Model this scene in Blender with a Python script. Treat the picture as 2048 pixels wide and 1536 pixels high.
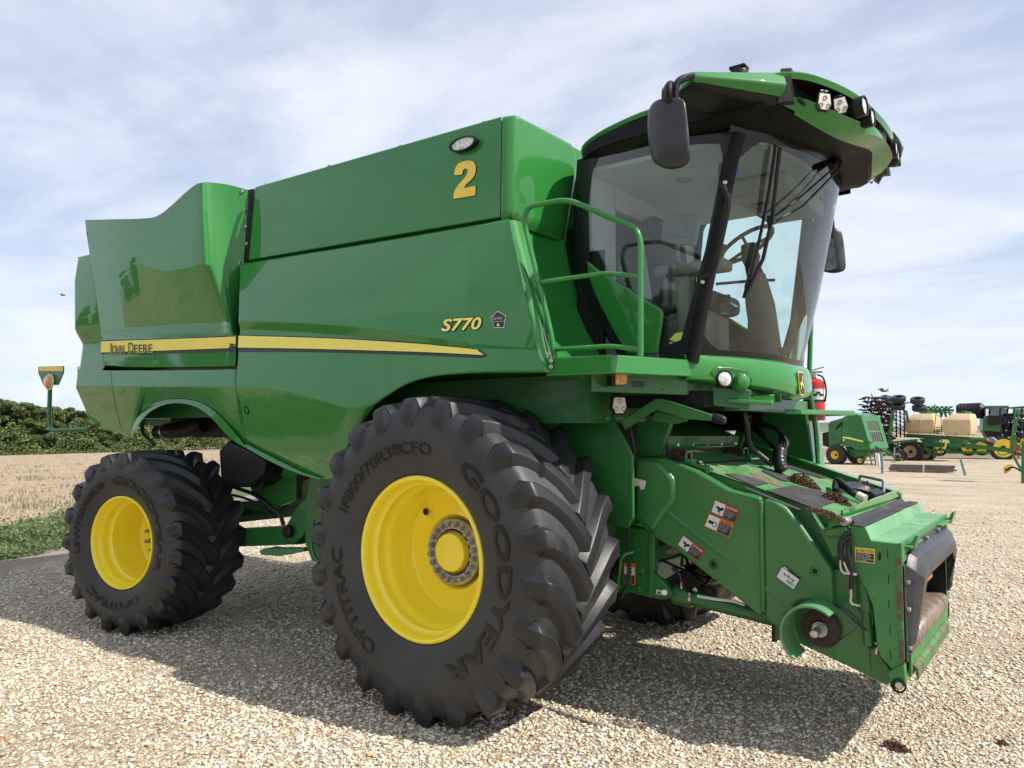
import bpy, bmesh, math, random
import numpy as np
from mathutils import Vector, Matrix
from mathutils.bvhtree import BVHTree
from mathutils import noise as mnoise
SC = bpy.context.scene
for o in list(bpy.data.objects): bpy.data.objects.remove(o)
R_ = math.radians
# ------------------------------------------------------------------ camera
CAMP = Vector((3.26705, -5.32647, 1.76515)); YAW, PITCH, FPX = 2.2058847, 0.0579574, 1543.61
FW = Vector((math.cos(YAW)*math.cos(PITCH), math.sin(YAW)*math.cos(PITCH), math.sin(PITCH)))
RT = Vector((math.sin(YAW), -math.cos(YAW), 0.0)); UP = RT.cross(FW)
cam = bpy.data.objects.new('camera', bpy.data.cameras.new('camera')); SC.collection.objects.link(cam)
cam.matrix_world = Matrix(((RT.x, UP.x, -FW.x, CAMP.x), (RT.y, UP.y, -FW.y, CAMP.y), (RT.z, UP.z, -FW.z, CAMP.z), (0, 0, 0, 1)))
cam.data.sensor_width = 36; cam.data.lens = FPX/2048*36; cam.data.clip_start = 0.05; cam.data.clip_end = 9000
SC.camera = cam
# ------------------------------------------------------------------ sun, sky
SUNV = Vector((0.85, 0.20, 1.0)).normalized()
sun = bpy.data.objects.new('sun', bpy.data.lights.new('sun', 'SUN')); SC.collection.objects.link(sun)
sun.data.energy = 5.0; sun.data.angle = R_(0.9); sun.data.color = (1.0, 0.945, 0.86)
sun.rotation_euler = SUNV.to_track_quat('Z', 'Y').to_euler()
W = bpy.data.worlds.new('World'); SC.world = W; W.use_nodes = True
nt = W.node_tree; N = nt.nodes; L = nt.links
for n in list(N): N.remove(n)
out = N.new('ShaderNodeOutputWorld'); bg = N.new('ShaderNodeBackground'); bg.inputs['Strength'].default_value = 0.122
L.new(bg.outputs[0], out.inputs[0])
sky = N.new('ShaderNodeTexSky'); sky.sky_type = 'NISHITA'; sky.sun_disc = False
sky.sun_elevation = math.asin(SUNV.z); sky.sun_rotation = math.atan2(SUNV.x, SUNV.y)
sky.air_density = 1.0; sky.dust_density = 1.2; sky.ozone_density = 1.5
tc = N.new('ShaderNodeTexCoord'); sep = N.new('ShaderNodeSeparateXYZ'); L.new(tc.outputs['Generated'], sep.inputs[0])
def mth(op, a, b=None, c=None, clamp=False):
    n = N.new('ShaderNodeMath'); n.operation = op; n.use_clamp = clamp
    for i, v in enumerate((a, b, c)):
        if v is None: continue
        if isinstance(v, (int, float)): n.inputs[i].default_value = v
        else: L.new(v, n.inputs[i])
    return n.outputs[0]
zz = mth('ADD', mth('MAXIMUM', sep.outputs[2], 0.0), 0.16)
cmb = N.new('ShaderNodeCombineXYZ'); L.new(mth('DIVIDE', sep.outputs[0], zz), cmb.inputs[0]); L.new(mth('DIVIDE', sep.outputs[1], zz), cmb.inputs[1])
def wnoise(scale, det, rot, sc, dist=0.0, rough=0.55, loc=(0, 0, 0)):
    m = N.new('ShaderNodeMapping'); m.inputs['Rotation'].default_value = (0, 0, rot); m.inputs['Scale'].default_value = sc; m.inputs['Location'].default_value = loc
    L.new(cmb.outputs[0], m.inputs[0]); n = N.new('ShaderNodeTexNoise'); L.new(m.outputs[0], n.inputs[0])
    n.inputs['Scale'].default_value = scale; n.inputs['Detail'].default_value = det; n.inputs['Distortion'].default_value = dist; n.inputs['Roughness'].default_value = rough
    return n.outputs[0]
n1 = wnoise(0.55, 6, 0.9, (1, 1.5, 1), 0.5, 0.52, (3.1, 1.7, 0))
n2 = wnoise(1.3, 7, 1.25, (0.8, 1.5, 1), 0.9, 0.55)
n3 = wnoise(5.0, 8, 0.3, (1, 1, 1), 0.3, 0.6)
msk = mth('ADD', mth('MULTIPLY', n1, 0.74), mth('ADD', mth('MULTIPLY', n2, 0.22), mth('MULTIPLY', n3, 0.10)))
mr = N.new('ShaderNodeMapRange'); mr.interpolation_type = 'SMOOTHSTEP'; L.new(msk, mr.inputs[0])
mr.inputs[1].default_value = 0.405; mr.inputs[2].default_value = 0.60; mr.inputs[3].default_value = 0.42; mr.inputs[4].default_value = 0.97
# small bright heaps of cumulus low over the horizon
n4 = wnoise(2.6, 7, 0.0, (1, 1, 1), 0.2, 0.6, (7, 2, 0))
low = N.new('ShaderNodeMapRange'); L.new(sep.outputs[2], low.inputs[0]); low.inputs[1].default_value = 0.0; low.inputs[2].default_value = 0.16; low.inputs[3].default_value = 0.42; low.inputs[4].default_value = 0.0
mx = N.new('ShaderNodeMix'); mx.data_type = 'RGBA'; L.new(mr.outputs[0], mx.inputs[0]); L.new(sky.outputs[0], mx.inputs[6])
cc = N.new('ShaderNodeMix'); cc.data_type = 'RGBA'; L.new(n2, cc.inputs[0]); cc.inputs[6].default_value = (4.4, 5.0, 6.3, 1); cc.inputs[7].default_value = (6.7, 6.95, 7.3, 1)
L.new(cc.outputs[2], mx.inputs[7])
hz = N.new('ShaderNodeMix'); hz.data_type = 'RGBA'; L.new(low.outputs[0], hz.inputs[0]); L.new(mx.outputs[2], hz.inputs[6]); hz.inputs[7].default_value = (5.9, 6.9, 7.9, 1)
L.new(hz.outputs[2], bg.inputs[0])
SC.view_settings.view_transform = 'Standard'; SC.view_settings.look = 'None'; SC.view_settings.gamma = 1; SC.view_settings.exposure = 0.33
SC.cycles.max_bounces = 8; SC.cycles.transparent_max_bounces = 24; SC.cycles.use_denoising = True
SC.cycles.caustics_reflective = False; SC.cycles.caustics_refractive = False

# ------------------------------------------------------------------ helpers
def ray(u, v): return FW + RT*((u-1024)/FPX) - UP*((v-768)/FPX)
def PY(u, v, y): d = ray(u, v); return CAMP + d*((y-CAMP.y)/d.y)      # a measured image point on the plane y = const (metres)
def PX(u, v, x): d = ray(u, v); return CAMP + d*((x-CAMP.x)/d.x)
def PZ(u, v, z): d = ray(u, v); return CAMP + d*((z-CAMP.z)/d.z)
def PP(u, v, p, n):                                                    # on the plane through p with normal n
    d = ray(u, v); n = Vector(n); return CAMP + d*((Vector(p)-CAMP).dot(n)/d.dot(n))
def V(*a): return Vector(a)
def empty(name, loc=(0, 0, 0), rz=0.0):
    o = bpy.data.objects.new(name, None); SC.collection.objects.link(o); o.location = loc; o.rotation_euler = (0, 0, rz); return o
def tag(o, label=None, cat=None, group=None, kind=None):
    if label: o['label'] = label
    if cat: o['category'] = cat
    if group: o['group'] = group
    if kind: o['kind'] = kind
    return o
def mk(name, vf, mat, parent=None, bevel=0.0, seg=2, solid=0.0, auto=30, smooth=True, sub=0):
    me = bpy.data.meshes.new(name); me.from_pydata([tuple(v) for v in vf[0]], [], vf[1]); me.validate()
    o = bpy.data.objects.new(name, me); SC.collection.objects.link(o)
    for m in (mat if isinstance(mat, (list, tuple)) else [mat]): me.materials.append(m)
    if smooth:
        me.shade_smooth()
        try: me.set_sharp_from_angle(angle=R_(auto))
        except Exception: pass
    if solid: s = o.modifiers.new('s', 'SOLIDIFY'); s.thickness = solid; s.offset = -1
    if bevel:
        b = o.modifiers.new('b', 'BEVEL'); b.width = bevel; b.segments = seg; b.limit_method = 'ANGLE'; b.angle_limit = R_(22); b.harden_normals = False
    if sub: s = o.modifiers.new('u', 'SUBSURF'); s.levels = sub; s.render_levels = sub
    if parent is not None: o.parent = parent
    return o
def join(*vfs):
    vs, fs = [], []
    for v, f in vfs:
        k = len(vs); vs += list(v); fs += [tuple(i+k for i in q) for q in f]
    return vs, fs
def xf(vf, M): return [M @ Vector(v) for v in vf[0]], vf[1]
def mirr(vf): return [Vector((v[0], -v[1], v[2])) for v in vf[0]], [tuple(reversed(f)) for f in vf[1]]
def box(c, s, rot=None):
    c = Vector(c); vs = []
    for x in (-.5, .5):
        for y in (-.5, .5):
            for z in (-.5, .5):
                v = Vector((x*s[0], y*s[1], z*s[2])); vs.append(c+(rot @ v if rot else v))
    return vs, [(0, 1, 3, 2), (4, 6, 7, 5), (0, 4, 5, 1), (2, 3, 7, 6), (0, 2, 6, 4), (1, 5, 7, 3)]
def bar(a, b, w, h, up=(0, 0, 1)):
    a, b = Vector(a), Vector(b); d = (b-a); l = d.length; d.normalize(); up = Vector(up)
    s = d.cross(up).normalized(); u = s.cross(d); M = Matrix((d, s, u)).transposed()
    return box((a+b)/2, (l, w, h), M)
def prism(pts, vec):                                                   # outline extruded along vec
    n = len(pts); vec = Vector(vec); p = [Vector(q) for q in pts]
    return p+[q+vec for q in p], [tuple(range(n)), tuple(range(2*n-1, n-1, -1))]+[(i, i+n, (i+1) % n+n, (i+1) % n) for i in range(n)]
def prismY(px, y, t): return prism([PY(u, v, y) for u, v in px], (0, t, 0))
def tube(pts, r, n=10, caps=True, closed=False):
    pts = [Vector(p) for p in pts]; vs, fs = [], []; m = len(pts)
    rr = r if isinstance(r, (list, tuple)) else [r]*m
    t0 = (pts[1]-pts[0]).normalized(); a = Vector((0, 0, 1)) if abs(t0.z) < .9 else Vector((1, 0, 0)); u = t0.cross(a).normalized()
    for i, p in enumerate(pts):
        if closed: t = (pts[(i+1) % m]-pts[i-1]).normalized()
        else: t = (pts[min(i+1, m-1)]-pts[max(i-1, 0)]).normalized()
        u = (u-t*u.dot(t)).normalized(); w = t.cross(u)
        for k in range(n):
            q = 2*math.pi*k/n; vs.append(p+(u*math.cos(q)+w*math.sin(q))*rr[i])
    for i in range(m if closed else m-1):
        j = (i+1) % m
        for k in range(n): fs.append((i*n+k, i*n+(k+1) % n, j*n+(k+1) % n, j*n+k))
    if caps and not closed: fs.append(tuple(reversed(range(n)))); fs.append(tuple(range((m-1)*n, m*n)))
    return vs, fs
def crv(pts, n=6, closed=False):                                        # Catmull-Rom through the points
    P = [Vector(p) for p in pts]; m = len(P); outp = []
    for i in range(m if closed else m-1):
        p1, p2 = P[i], P[(i+1) % m]
        p0 = P[i-1] if (i > 0 or closed) else p1*2-p2
        p3 = P[(i+2) % m] if (i+2 < m or closed) else p2*2-p1
        for k in range(n):
            t = k/n; outp.append(0.5*((2*p1)+(p2-p0)*t+(2*p0-5*p1+4*p2-p3)*t*t+(3*p1-p0-3*p2+p3)*t**3))
    if not closed: outp.append(P[-1])
    return outp
def fillet(pts, r, n=5):                                                # polyline with rounded corners
    P = [Vector(p) for p in pts]; o = [P[0]]
    for i in range(1, len(P)-1):
        a = (P[i-1]-P[i]); b = (P[i+1]-P[i]); d = min(r, a.length*.49, b.length*.49); A = P[i]+a.normalized()*d; B = P[i]+b.normalized()*d
        for k in range(n+1): t = k/n; o.append(A*(1-t)**2+P[i]*2*t*(1-t)+B*t*t)
    o.append(P[-1]); return o
def lathe(prof, c, ax=(0, 1, 0), n=48, closed=False):                  # prof: (distance along axis, radius)
    c, ax = Vector(c), Vector(ax).normalized(); a = Vector((0, 0, 1)) if abs(ax.z) < .9 else Vector((1, 0, 0)); u = ax.cross(a).normalized(); w = ax.cross(u)
    vs, fs = [], []; m = len(prof)
    for k in range(n):
        q = 2*math.pi*k/n; d = u*math.cos(q)+w*math.sin(q)
        for h, r in prof: vs.append(c+ax*h+d*r)
    for k in range(n):
        for i in range(m if closed else m-1):
            j = (i+1) % m; fs.append((k*m+i, k*m+j, ((k+1) % n)*m+j, ((k+1) % n)*m+i))
    return vs, fs
def cyl(a, b, r, n=20, ch=0.0):
    a, b = Vector(a), Vector(b); l = (b-a).length
    if ch: pr = [(0, 0), (0, r-ch), (ch, r), (l-ch, r), (l, r-ch), (l, 0)]
    else: pr = [(0, 0), (0, r), (l, r), (l, 0)]
    return lathe(pr, a, b-a, n)
def loft(rows, n=4, thick=0.0):                                         # rows of matching 3D points, smooth along, creased across
    rs = [crv(r, n) if n > 1 else [Vector(p) for p in r] for r in rows]; m = len(rs[0]); vs = [p for r in rs for p in r]
    fs = [(i*m+j, i*m+j+1, (i+1)*m+j+1, (i+1)*m+j) for i in range(len(rs)-1) for j in range(m-1)]
    return vs, fs
def rowY(pts, y):
    ys = y if isinstance(y, (list, tuple)) else [y]*len(pts)
    return [PY(u, v, yy) for (u, v), yy in zip(pts, ys)]
def ico(c, r, sx=1, sy=1, sz=1, seed=0, amp=0.0, sub=1):
    bm = bmesh.new(); bmesh.ops.create_icosphere(bm, subdivisions=sub, radius=1.0); rnd = random.Random(seed)
    vs = [Vector((v.co.x*sx, v.co.y*sy, v.co.z*sz))*r*(1+amp*(rnd.random()-.5)*2)+Vector(c) for v in bm.verts]
    fs = [tuple(v.index for v in f.verts) for f in bm.faces]; bm.free(); return vs, fs
def bvh(o):
    dg = bpy.context.evaluated_depsgraph_get(); e = o.evaluated_get(dg); return BVHTree.FromObject(e, dg)
def hitpx(tree, u, v):
    h = tree.ray_cast(CAMP, ray(u, v).normalized()); return (h[0], h[1]) if h[0] is not None else (None, None)
def decal(name, vf2, tree, off, mat, parent, cut=None):                # flat pixel-space mesh laid onto the real surface found there
    hs = [hitpx(tree, p[0], p[1]) for p in vf2[0]]; vs = []
    for i, (p, (h, nn)) in enumerate(zip(vf2[0], hs)):
        if h is None:
            ok = [k for k, q in enumerate(hs) if q[0] is not None]
            if not ok: return None
            k = min(ok, key=lambda k: (vf2[0][k][0]-p[0])**2+(vf2[0][k][1]-p[1])**2); h0, nn = hs[k]; h = PP(p[0], p[1], h0, nn)
        if nn.dot(CAMP-h) < 0: nn = -nn
        vs.append(h+nn*off)
    return mk(name, (vs, vf2[1]), mat, parent, smooth=False)
def strip2(top, bot, n=8):
    a = crv([(u, v, 0) for u, v in top], n); b = crv([(u, v, 0) for u, v in bot], n); m = len(a)
    return a+b, [(i, i+1, m+i+1, m+i) for i in range(m-1)]
def textmesh(s, size=1.0, bold=0.0, shear=0.0, space=1.0, res=3, align='LEFT'):
    c = bpy.data.curves.new('t', 'FONT'); c.body = s; c.size = size; c.offset = bold; c.shear = shear; c.space_character = space; c.resolution_u = res; c.fill_mode = 'FRONT'; c.align_x = align
    o = bpy.data.objects.new('t', c); SC.collection.objects.link(o); dg = bpy.context.evaluated_depsgraph_get(); dg.update()
    me = bpy.data.meshes.new_from_object(o.evaluated_get(dg)); vs = [v.co.copy() for v in me.vertices]; fs = [tuple(p.vertices) for p in me.polygons]
    bpy.data.objects.remove(o); bpy.data.curves.remove(c); bpy.data.meshes.remove(me); return vs, fs
def fit2(vf, p0, px, py):                                               # unit square of the mesh's bounds -> parallelogram p0, p0+px, p0+py
    vs = vf[0]; x0 = min(v.x for v in vs); x1 = max(v.x for v in vs); y0 = min(v.y for v in vs); y1 = max(v.y for v in vs)
    o = []
    for v in vs:
        s = (v.x-x0)/(x1-x0); t = (v.y-y0)/(y1-y0); o.append(Vector((p0[0]+px[0]*s+py[0]*t, p0[1]+px[1]*s+py[1]*t, p0[2] if len(p0) > 2 else 0)))
    return o, vf[1]

# ------------------------------------------------------------------ materials
def newmat(name):
    m = bpy.data.materials.new(name); m.use_nodes = True; return m, m.node_tree.nodes, m.node_tree.links, m.node_tree.nodes['Principled BSDF']
def noise_n(nodes, links, scale, det=4, rough=.55, coord='Object', sc=None):
    tc = nodes.new('ShaderNodeTexCoord'); n = nodes.new('ShaderNodeTexNoise'); n.inputs['Scale'].default_value = scale; n.inputs['Detail'].default_value = det; n.inputs['Roughness'].default_value = rough
    if sc:
        mp = nodes.new('ShaderNodeMapping'); mp.inputs['Scale'].default_value = sc; links.new(tc.outputs[coord], mp.inputs[0]); links.new(mp.outputs[0], n.inputs[0])
    else: links.new(tc.outputs[coord], n.inputs[0])
    return n.outputs[0]
def ramp(nodes, links, src, a, b, ca, cb):
    r = nodes.new('ShaderNodeValToRGB'); r.color_ramp.elements[0].position = a; r.color_ramp.elements[1].position = b
    r.color_ramp.elements[0].color = (*ca, 1) if len(ca) == 3 else ca; r.color_ramp.elements[1].color = (*cb, 1) if len(cb) == 3 else cb
    links.new(src, r.inputs[0]); return r.outputs[0]
def mixc(nodes, links, fac, a, b):
    m = nodes.new('ShaderNodeMix'); m.data_type = 'RGBA'
    for s, i in ((fac, 0), (a, 6), (b, 7)):
        if isinstance(s, (int, float)): m.inputs[i].default_value = s
        elif isinstance(s, tuple): m.inputs[i].default_value = (*s, 1)
        else: links.new(s, m.inputs[i])
    return m.outputs[2]
def bumpn(nodes, links, bs, h, strength, dist=0.01):
    b = nodes.new('ShaderNodeBump'); b.inputs['Strength'].default_value = strength; b.inputs['Distance'].default_value = dist
    links.new(h, b.inputs['Height']); links.new(b.outputs[0], bs.inputs['Normal'])
def mat(name, col, rough=.5, metal=0.0, coat=0.0, var=0.12, scale=6.0, bump=0.0, bscale=60, dust=None, dsc=3.0, dlo=.5, dhi=.75, spec=.5, wave=0):
    m, n, l, b = newmat(name); b.inputs['Roughness'].default_value = rough; b.inputs['Metallic'].default_value = metal
    b.inputs['Specular IOR Level'].default_value = spec
    if wave:
        bw = n.new('ShaderNodeBump'); bw.inputs['Strength'].default_value = wave; bw.inputs['Distance'].default_value = .02; l.new(noise_n(n, l, 1.3, 2), bw.inputs['Height']); l.new(bw.outputs[0], b.inputs['Coat Normal'])
    if coat: b.inputs['Coat Weight'].default_value = coat; b.inputs['Coat Roughness'].default_value = 0.035
    nz = noise_n(n, l, scale); c = ramp(n, l, nz, .3, .7, tuple(x*(1-var) for x in col), tuple(min(1, x*(1+var)) for x in col))
    if dust:
        f = ramp(n, l, noise_n(n, l, dsc, 9, .65), dlo, dhi, (0, 0, 0), (1, 1, 1)); c = mixc(n, l, f, c, dust)
        rr = n.new('ShaderNodeMapRange'); l.new(f, rr.inputs[0]); rr.inputs[3].default_value = rough; rr.inputs[4].default_value = max(rough, .8); l.new(rr.outputs[0], b.inputs['Roughness'])
    l.new(c, b.inputs['Base Color'])
    if bump: bumpn(n, l, b, noise_n(n, l, bscale, 5), bump)
    return m
M = {}
M['green'] = mat('green_paint', (.022, .190, .031), .5, coat=1.0, var=.05, scale=1.5, spec=.15, wave=.07)
M['green_matte'] = mat('green_satin_plastic', (.036, .170, .042), .42, coat=.2, var=.08, scale=3, dust=(.12, .17, .09), dsc=2.2, dlo=.56, dhi=.95)
M['green_worn'] = mat('green_worn_paint', (.040, .19, .05), .45, var=.14, scale=5, dust=(.13, .075, .04), dsc=13, dlo=.60, dhi=.68, bump=.05)
M['green_faded'] = mat('green_faded_paint', (.12, .30, .14), .5, var=.16, scale=4, dust=(.19, .11, .07), dsc=5, dlo=.55, dhi=.64, bump=.05)
M['green_dusty'] = mat('green_dusty_paint', (.055, .21, .06), .5, var=.18, scale=9, dust=(.22, .24, .16), dsc=5, dlo=.46, dhi=.80, bump=.08)
M['green_frame'] = mat('green_frame_paint', (.018, .130, .026), .45, coat=.3, var=.1, scale=3)
M['yellow'] = mat('yellow_paint', (.95, .77, .04), .34, coat=.5, var=.03, scale=3, dust=(.55, .40, .06), dsc=9, dlo=.66, dhi=.86)
M['decal_yellow'] = mat('yellow_decal', (.93, .82, .14), .35, var=.02)
M['gold'] = mat('gold_decal', (.84, .62, .07), .4, var=.03)
M['black'] = mat('black_plastic', (.009, .009, .010), .45, spec=.3, var=.1, scale=12)
M['black_matte'] = mat('black_satin_plastic', (.007, .007, .0075), .62, spec=.22)
M['black_gloss'] = mat('black_gloss_trim', (.007, .007, .009), .22, coat=.15, var=.05, spec=.3)
M['decal_black'] = mat('black_decal', (.012, .014, .02), .4, var=.05)
M['rubber'] = mat('tyre_rubber', (.015, .0153, .0175), .44, var=.16, scale=5, dust=(.080, .077, .074), dsc=3.1, dlo=.56, dhi=.86, bump=.10, bscale=90)
M['rubber_text'] = mat('tyre_lettering', (.003, .003, .004), .35, var=.1)
M['sidewall'] = mat('tyre_sidewall', (.026, .0265, .029), .50, var=.14, scale=4, dust=(.066, .065, .064), dsc=2.6, dlo=.46, dhi=.85, bump=.06, bscale=120)
M['belt'] = mat('baler_belt', (.075, .062, .058), .7)
M['rust_dark'] = mat('dark_rust', (.055, .032, .026), .75, metal=.2, var=.35, scale=25, bump=.2)
M['rust_edge'] = mat('rust_edged_paint', (.05, .19, .055), .5, var=.14, scale=5, dust=(.13, .07, .04), dsc=16, dlo=.45, dhi=.56, bump=.12)
M['shroud'] = mat('pale_green_plastic', (.095, .26, .11), .5, coat=.1, var=.07, scale=5)
M['hose'] = mat('hose_rubber', (.010, .010, .011), .38, var=.1, scale=20)
M['grey_plastic'] = mat('weathered_black_plastic', (.022, .023, .027), .36, var=.12, scale=4, dust=(.07, .07, .078), dsc=5, dlo=.5, dhi=.85)
M['steel'] = mat('zinc_steel', (.52, .50, .46), .32, metal=1, var=.15, scale=20)
M['dull_steel'] = mat('dull_steel', (.42, .41, .39), .38, metal=.8, var=.25, scale=25)
M['rust'] = mat('rusty_steel', (.13, .06, .035), .8, metal=.2, var=.4, scale=18, bump=.25, bscale=50)
M['rust_pale'] = mat('worn_rusty_plate', (.24, .19, .15), .5, metal=.4, var=.4, scale=22, dust=(.16, .07, .035), dsc=8, dlo=.5, dhi=.7)
M['rust_orange'] = mat('orange_rust', (.33, .13, .05), .8, var=.3, scale=30)
M['brown_seed'] = mat('brown_chaff', (.085, .040, .022), .9, var=.5, scale=90, bump=.5, bscale=120)
M['grip'] = mat('grip_tape', (.030, .030, .034), .9, var=.25, scale=120, dust=(.10, .10, .10), dsc=6, dlo=.5, dhi=.9, bump=.3, bscale=300)
M['interior'] = mat('cab_interior_beige', (.25, .235, .20), .7, var=.12, scale=8, bump=.05)
M['liner'] = mat('cab_roof_liner', (.44, .45, .45), .85, var=.06, scale=5)
M['interior_dark'] = mat('cab_interior_dark', (.045, .045, .045), .7, var=.2, scale=10)
M['grey'] = mat('grey_plastic', (.20, .20, .21), .5, var=.1)
M['red'] = mat('red_paint', (.55, .018, .020), .3, coat=.5, var=.05)
M['white'] = mat('white_paint', (.70, .70, .68), .5, var=.06)
M['cream'] = mat('cream_lamp_face', (.62, .58, .50), .45, var=.05)
M['orange_decal'] = mat('orange_decal', (.72, .22, .02), .4, var=.04)
M['red_decal'] = mat('red_decal', (.55, .03, .03), .4, var=.04)
M['tank_beige'] = mat('beige_poly_tank', (.62, .46, .27), .5, var=.06, scale=1.0)
M['wood'] = mat('grey_weathered_wood', (.17, .145, .13), .85, var=.3, scale=6, bump=.2)
M['mirror'] = mat('mirror_glass', (.85, .85, .87), .03, metal=1, var=.01)
def glassmat(name, tint, gl=.02, base=0.06):
    m, n, l, b = newmat(name); n.remove(b); o = n['Material Output']
    t = n.new('ShaderNodeBsdfTransparent'); t.inputs[0].default_value = (*tint, 1); g = n.new('ShaderNodeBsdfGlossy'); g.inputs['Roughness'].default_value = gl
    f = n.new('ShaderNodeFresnel'); f.inputs[0].default_value = 1.52; a = n.new('ShaderNodeMath'); a.operation = 'ADD'; a.inputs[1].default_value = base; a.use_clamp = True; l.new(f.outputs[0], a.inputs[0])
    df = n.new('ShaderNodeBsdfDiffuse'); df.inputs[0].default_value = (.6, .58, .52, 1); dm = n.new('ShaderNodeMixShader'); dz = ramp(n, l, noise_n(n, l, 6, 8, .7), .4, .8, (.004,)*3, (.03,)*3); l.new(dz, dm.inputs[0]); l.new(t.outputs[0], dm.inputs[1]); l.new(df.outputs[0], dm.inputs[2])
    x = n.new('ShaderNodeMixShader'); l.new(a.outputs[0], x.inputs[0]); l.new(dm.outputs[0], x.inputs[1]); l.new(g.outputs[0], x.inputs[2]); l.new(x.outputs[0], o.inputs[0]); return m
M['glass'] = glassmat('cab_glass', (.84, .96, .94), base=.02); M['glass_side'] = glassmat('side_glass', (.80, .93, .91), base=.03)
M['dark_glass'] = glassmat('dark_glass', (.2, .26, .26))
def lens(name, col, rough=.15):
    m, n, l, b = newmat(name); b.inputs['Roughness'].default_value = rough; b.inputs['Coat Weight'].default_value = 1
    v = n.new('ShaderNodeTexVoronoi'); v.inputs['Scale'].default_value = 45; tc = n.new('ShaderNodeTexCoord'); l.new(tc.outputs['Object'], v.inputs[0])
    l.new(ramp(n, l, v.outputs[0], 0, .7, tuple(min(1, c*1.25) for c in col), tuple(c*.6 for c in col)), b.inputs['Base Color']); bumpn(n, l, b, v.outputs[0], .4, .004); return m
M['amber'] = lens('amber_lens', (.98, .34, .02)); M['clear_lens'] = lens('clear_lens', (.78, .80, .80)); M['red_lens'] = lens('red_lens', (.6, .03, .01))
# ================================================================== ground: yard, dirt strip, stubble field
def sfun(x, y): return -.8*x-.6*y
def gz(x, y):
    s = sfun(x, y); z = -max(0.0, min(s-9.5, 95.0))*.0208
    if y > 60: z += max(0, min(y-60, 600))*.0015
    return z
def axis_(lo, hi, fine0, fine1, step, grow_):
    a = [fine0]
    while a[-1] < fine1: a.append(a[-1]+step)
    b = step
    while a[-1] < hi: b *= grow_; a.append(a[-1]+b)
    c = [fine0]; b = step
    while c[-1] > lo: b *= grow_; c.append(c[-1]-b)
    return list(reversed(c[1:]))+a
gx = axis_(-1800, 1500, -14, 6, 1.0, 1.22); gy = axis_(-900, 2600, -8, 10, 1.0, 1.22)
gv_ = [(x, y, gz(x, y)) for y in gy for x in gx]; nx = len(gx)
gm, n, l, b = newmat('yard_and_field'); b.inputs['Roughness'].default_value = .9
tcn = n.new('ShaderNodeTexCoord'); sp = n.new('ShaderNodeSeparateXYZ'); l.new(tcn.outputs['Object'], sp.inputs[0])
def mm(op, a, b_=None, cl=False):
    q = n.new('ShaderNodeMath'); q.operation = op; q.use_clamp = cl
    for i, v in enumerate((a, b_)):
        if v is None: continue
        if isinstance(v, (int, float)): q.inputs[i].default_value = v
        else: l.new(v, q.inputs[i])
    return q.outputs[0]
def nz(s, d=4, r=.55, sc=None): return noise_n(n, l, s, d, r, 'Object', sc)
# gravel: two sizes of stones as voronoi cells, each its own colour
def vor(scale, feat='F1'):
    v = n.new('ShaderNodeTexVoronoi'); v.feature = feat; v.inputs['Scale'].default_value = scale; mp = n.new('ShaderNodeMapping'); l.new(tcn.outputs['Object'], mp.inputs[0])
    wp = n.new('ShaderNodeTexNoise'); wp.inputs['Scale'].default_value = scale*.6; l.new(tcn.outputs['Object'], wp.inputs[0]); vm = n.new('ShaderNodeVectorMath'); vm.operation = 'MULTIPLY_ADD'
    l.new(wp.outputs['Color'], vm.inputs[0]); vm.inputs[1].default_value = (.5/scale,)*3; l.new(tcn.outputs['Object'], vm.inputs[2]); l.new(vm.outputs[0], v.inputs[0]); return v
v1 = vor(38); v2 = vor(75)
cr = n.new('ShaderNodeValToRGB'); cr.color_ramp.interpolation = 'LINEAR'
st_ = [(0, (.54, .46, .34)), (.25, (.62, .54, .41)), (.45, (.48, .43, .35)), (.6, (.68, .61, .48)), (.72, (.36, .24, .14)), (.8, (.58, .49, .36)), (1, (.74, .69, .60))]
while len(cr.color_ramp.elements) < len(st_): cr.color_ramp.elements.new(.5)
for e, (p_, c_) in zip(cr.color_ramp.elements, st_): e.position = p_; e.color = (*c_, 1)
l.new(v1.outputs['Color'], cr.inputs[0])
gap_shade = ramp(n, l, v1.outputs['Distance'], .4, .85, (1, 1, 1), (.55, .52, .48))  # darker towards the cell edges: shade between stones painted into the colour
mixm = n.new('ShaderNodeMix'); mixm.data_type = 'RGBA'; mixm.blend_type = 'MULTIPLY'; mixm.inputs[0].default_value = .8; l.new(cr.outputs[0], mixm.inputs[6]); l.new(gap_shade, mixm.inputs[7])
patch = ramp(n, l, nz(.35, 6, .6), .42, .68, (0, 0, 0), (1, 1, 1)); fines = ramp(n, l, nz(9, 6), .3, .7, (.29, .24, .17), (.47, .40, .30))  # sandy fines, their brown darkened to deepen the shade between stones
gcol = mixc(n, l, mm('MULTIPLY', patch, .55), mixm.outputs[2], fines)
mott = ramp(n, l, nz(.9, 9, .72, (.45, 1, 1)), .36, .60, (.76, .73, .68), (1.02, 1.02, 1.02)); fmul = n.new('ShaderNodeMix'); fmul.data_type = 'RGBA'; fmul.blend_type = 'MULTIPLY'; fmul.inputs[0].default_value = 1; l.new(gcol, fmul.inputs[6]); l.new(mott, fmul.inputs[7]); gcol = fmul.outputs[2]
mott2 = ramp(n, l, nz(14, 6, .7), .38, .60, (.78, .75, .70), (1.12, 1.12, 1.12)); fm2 = n.new('ShaderNodeMix'); fm2.data_type = 'RGBA'; fm2.blend_type = 'MULTIPLY'; fm2.inputs[0].default_value = 1; l.new(gcol, fm2.inputs[6]); l.new(mott2, fm2.inputs[7]); gcol = fm2.outputs[2]
dirt = ramp(n, l, nz(3.0, 8, .65), .3, .75, (.23, .185, .145), (.37, .305, .245))
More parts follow.
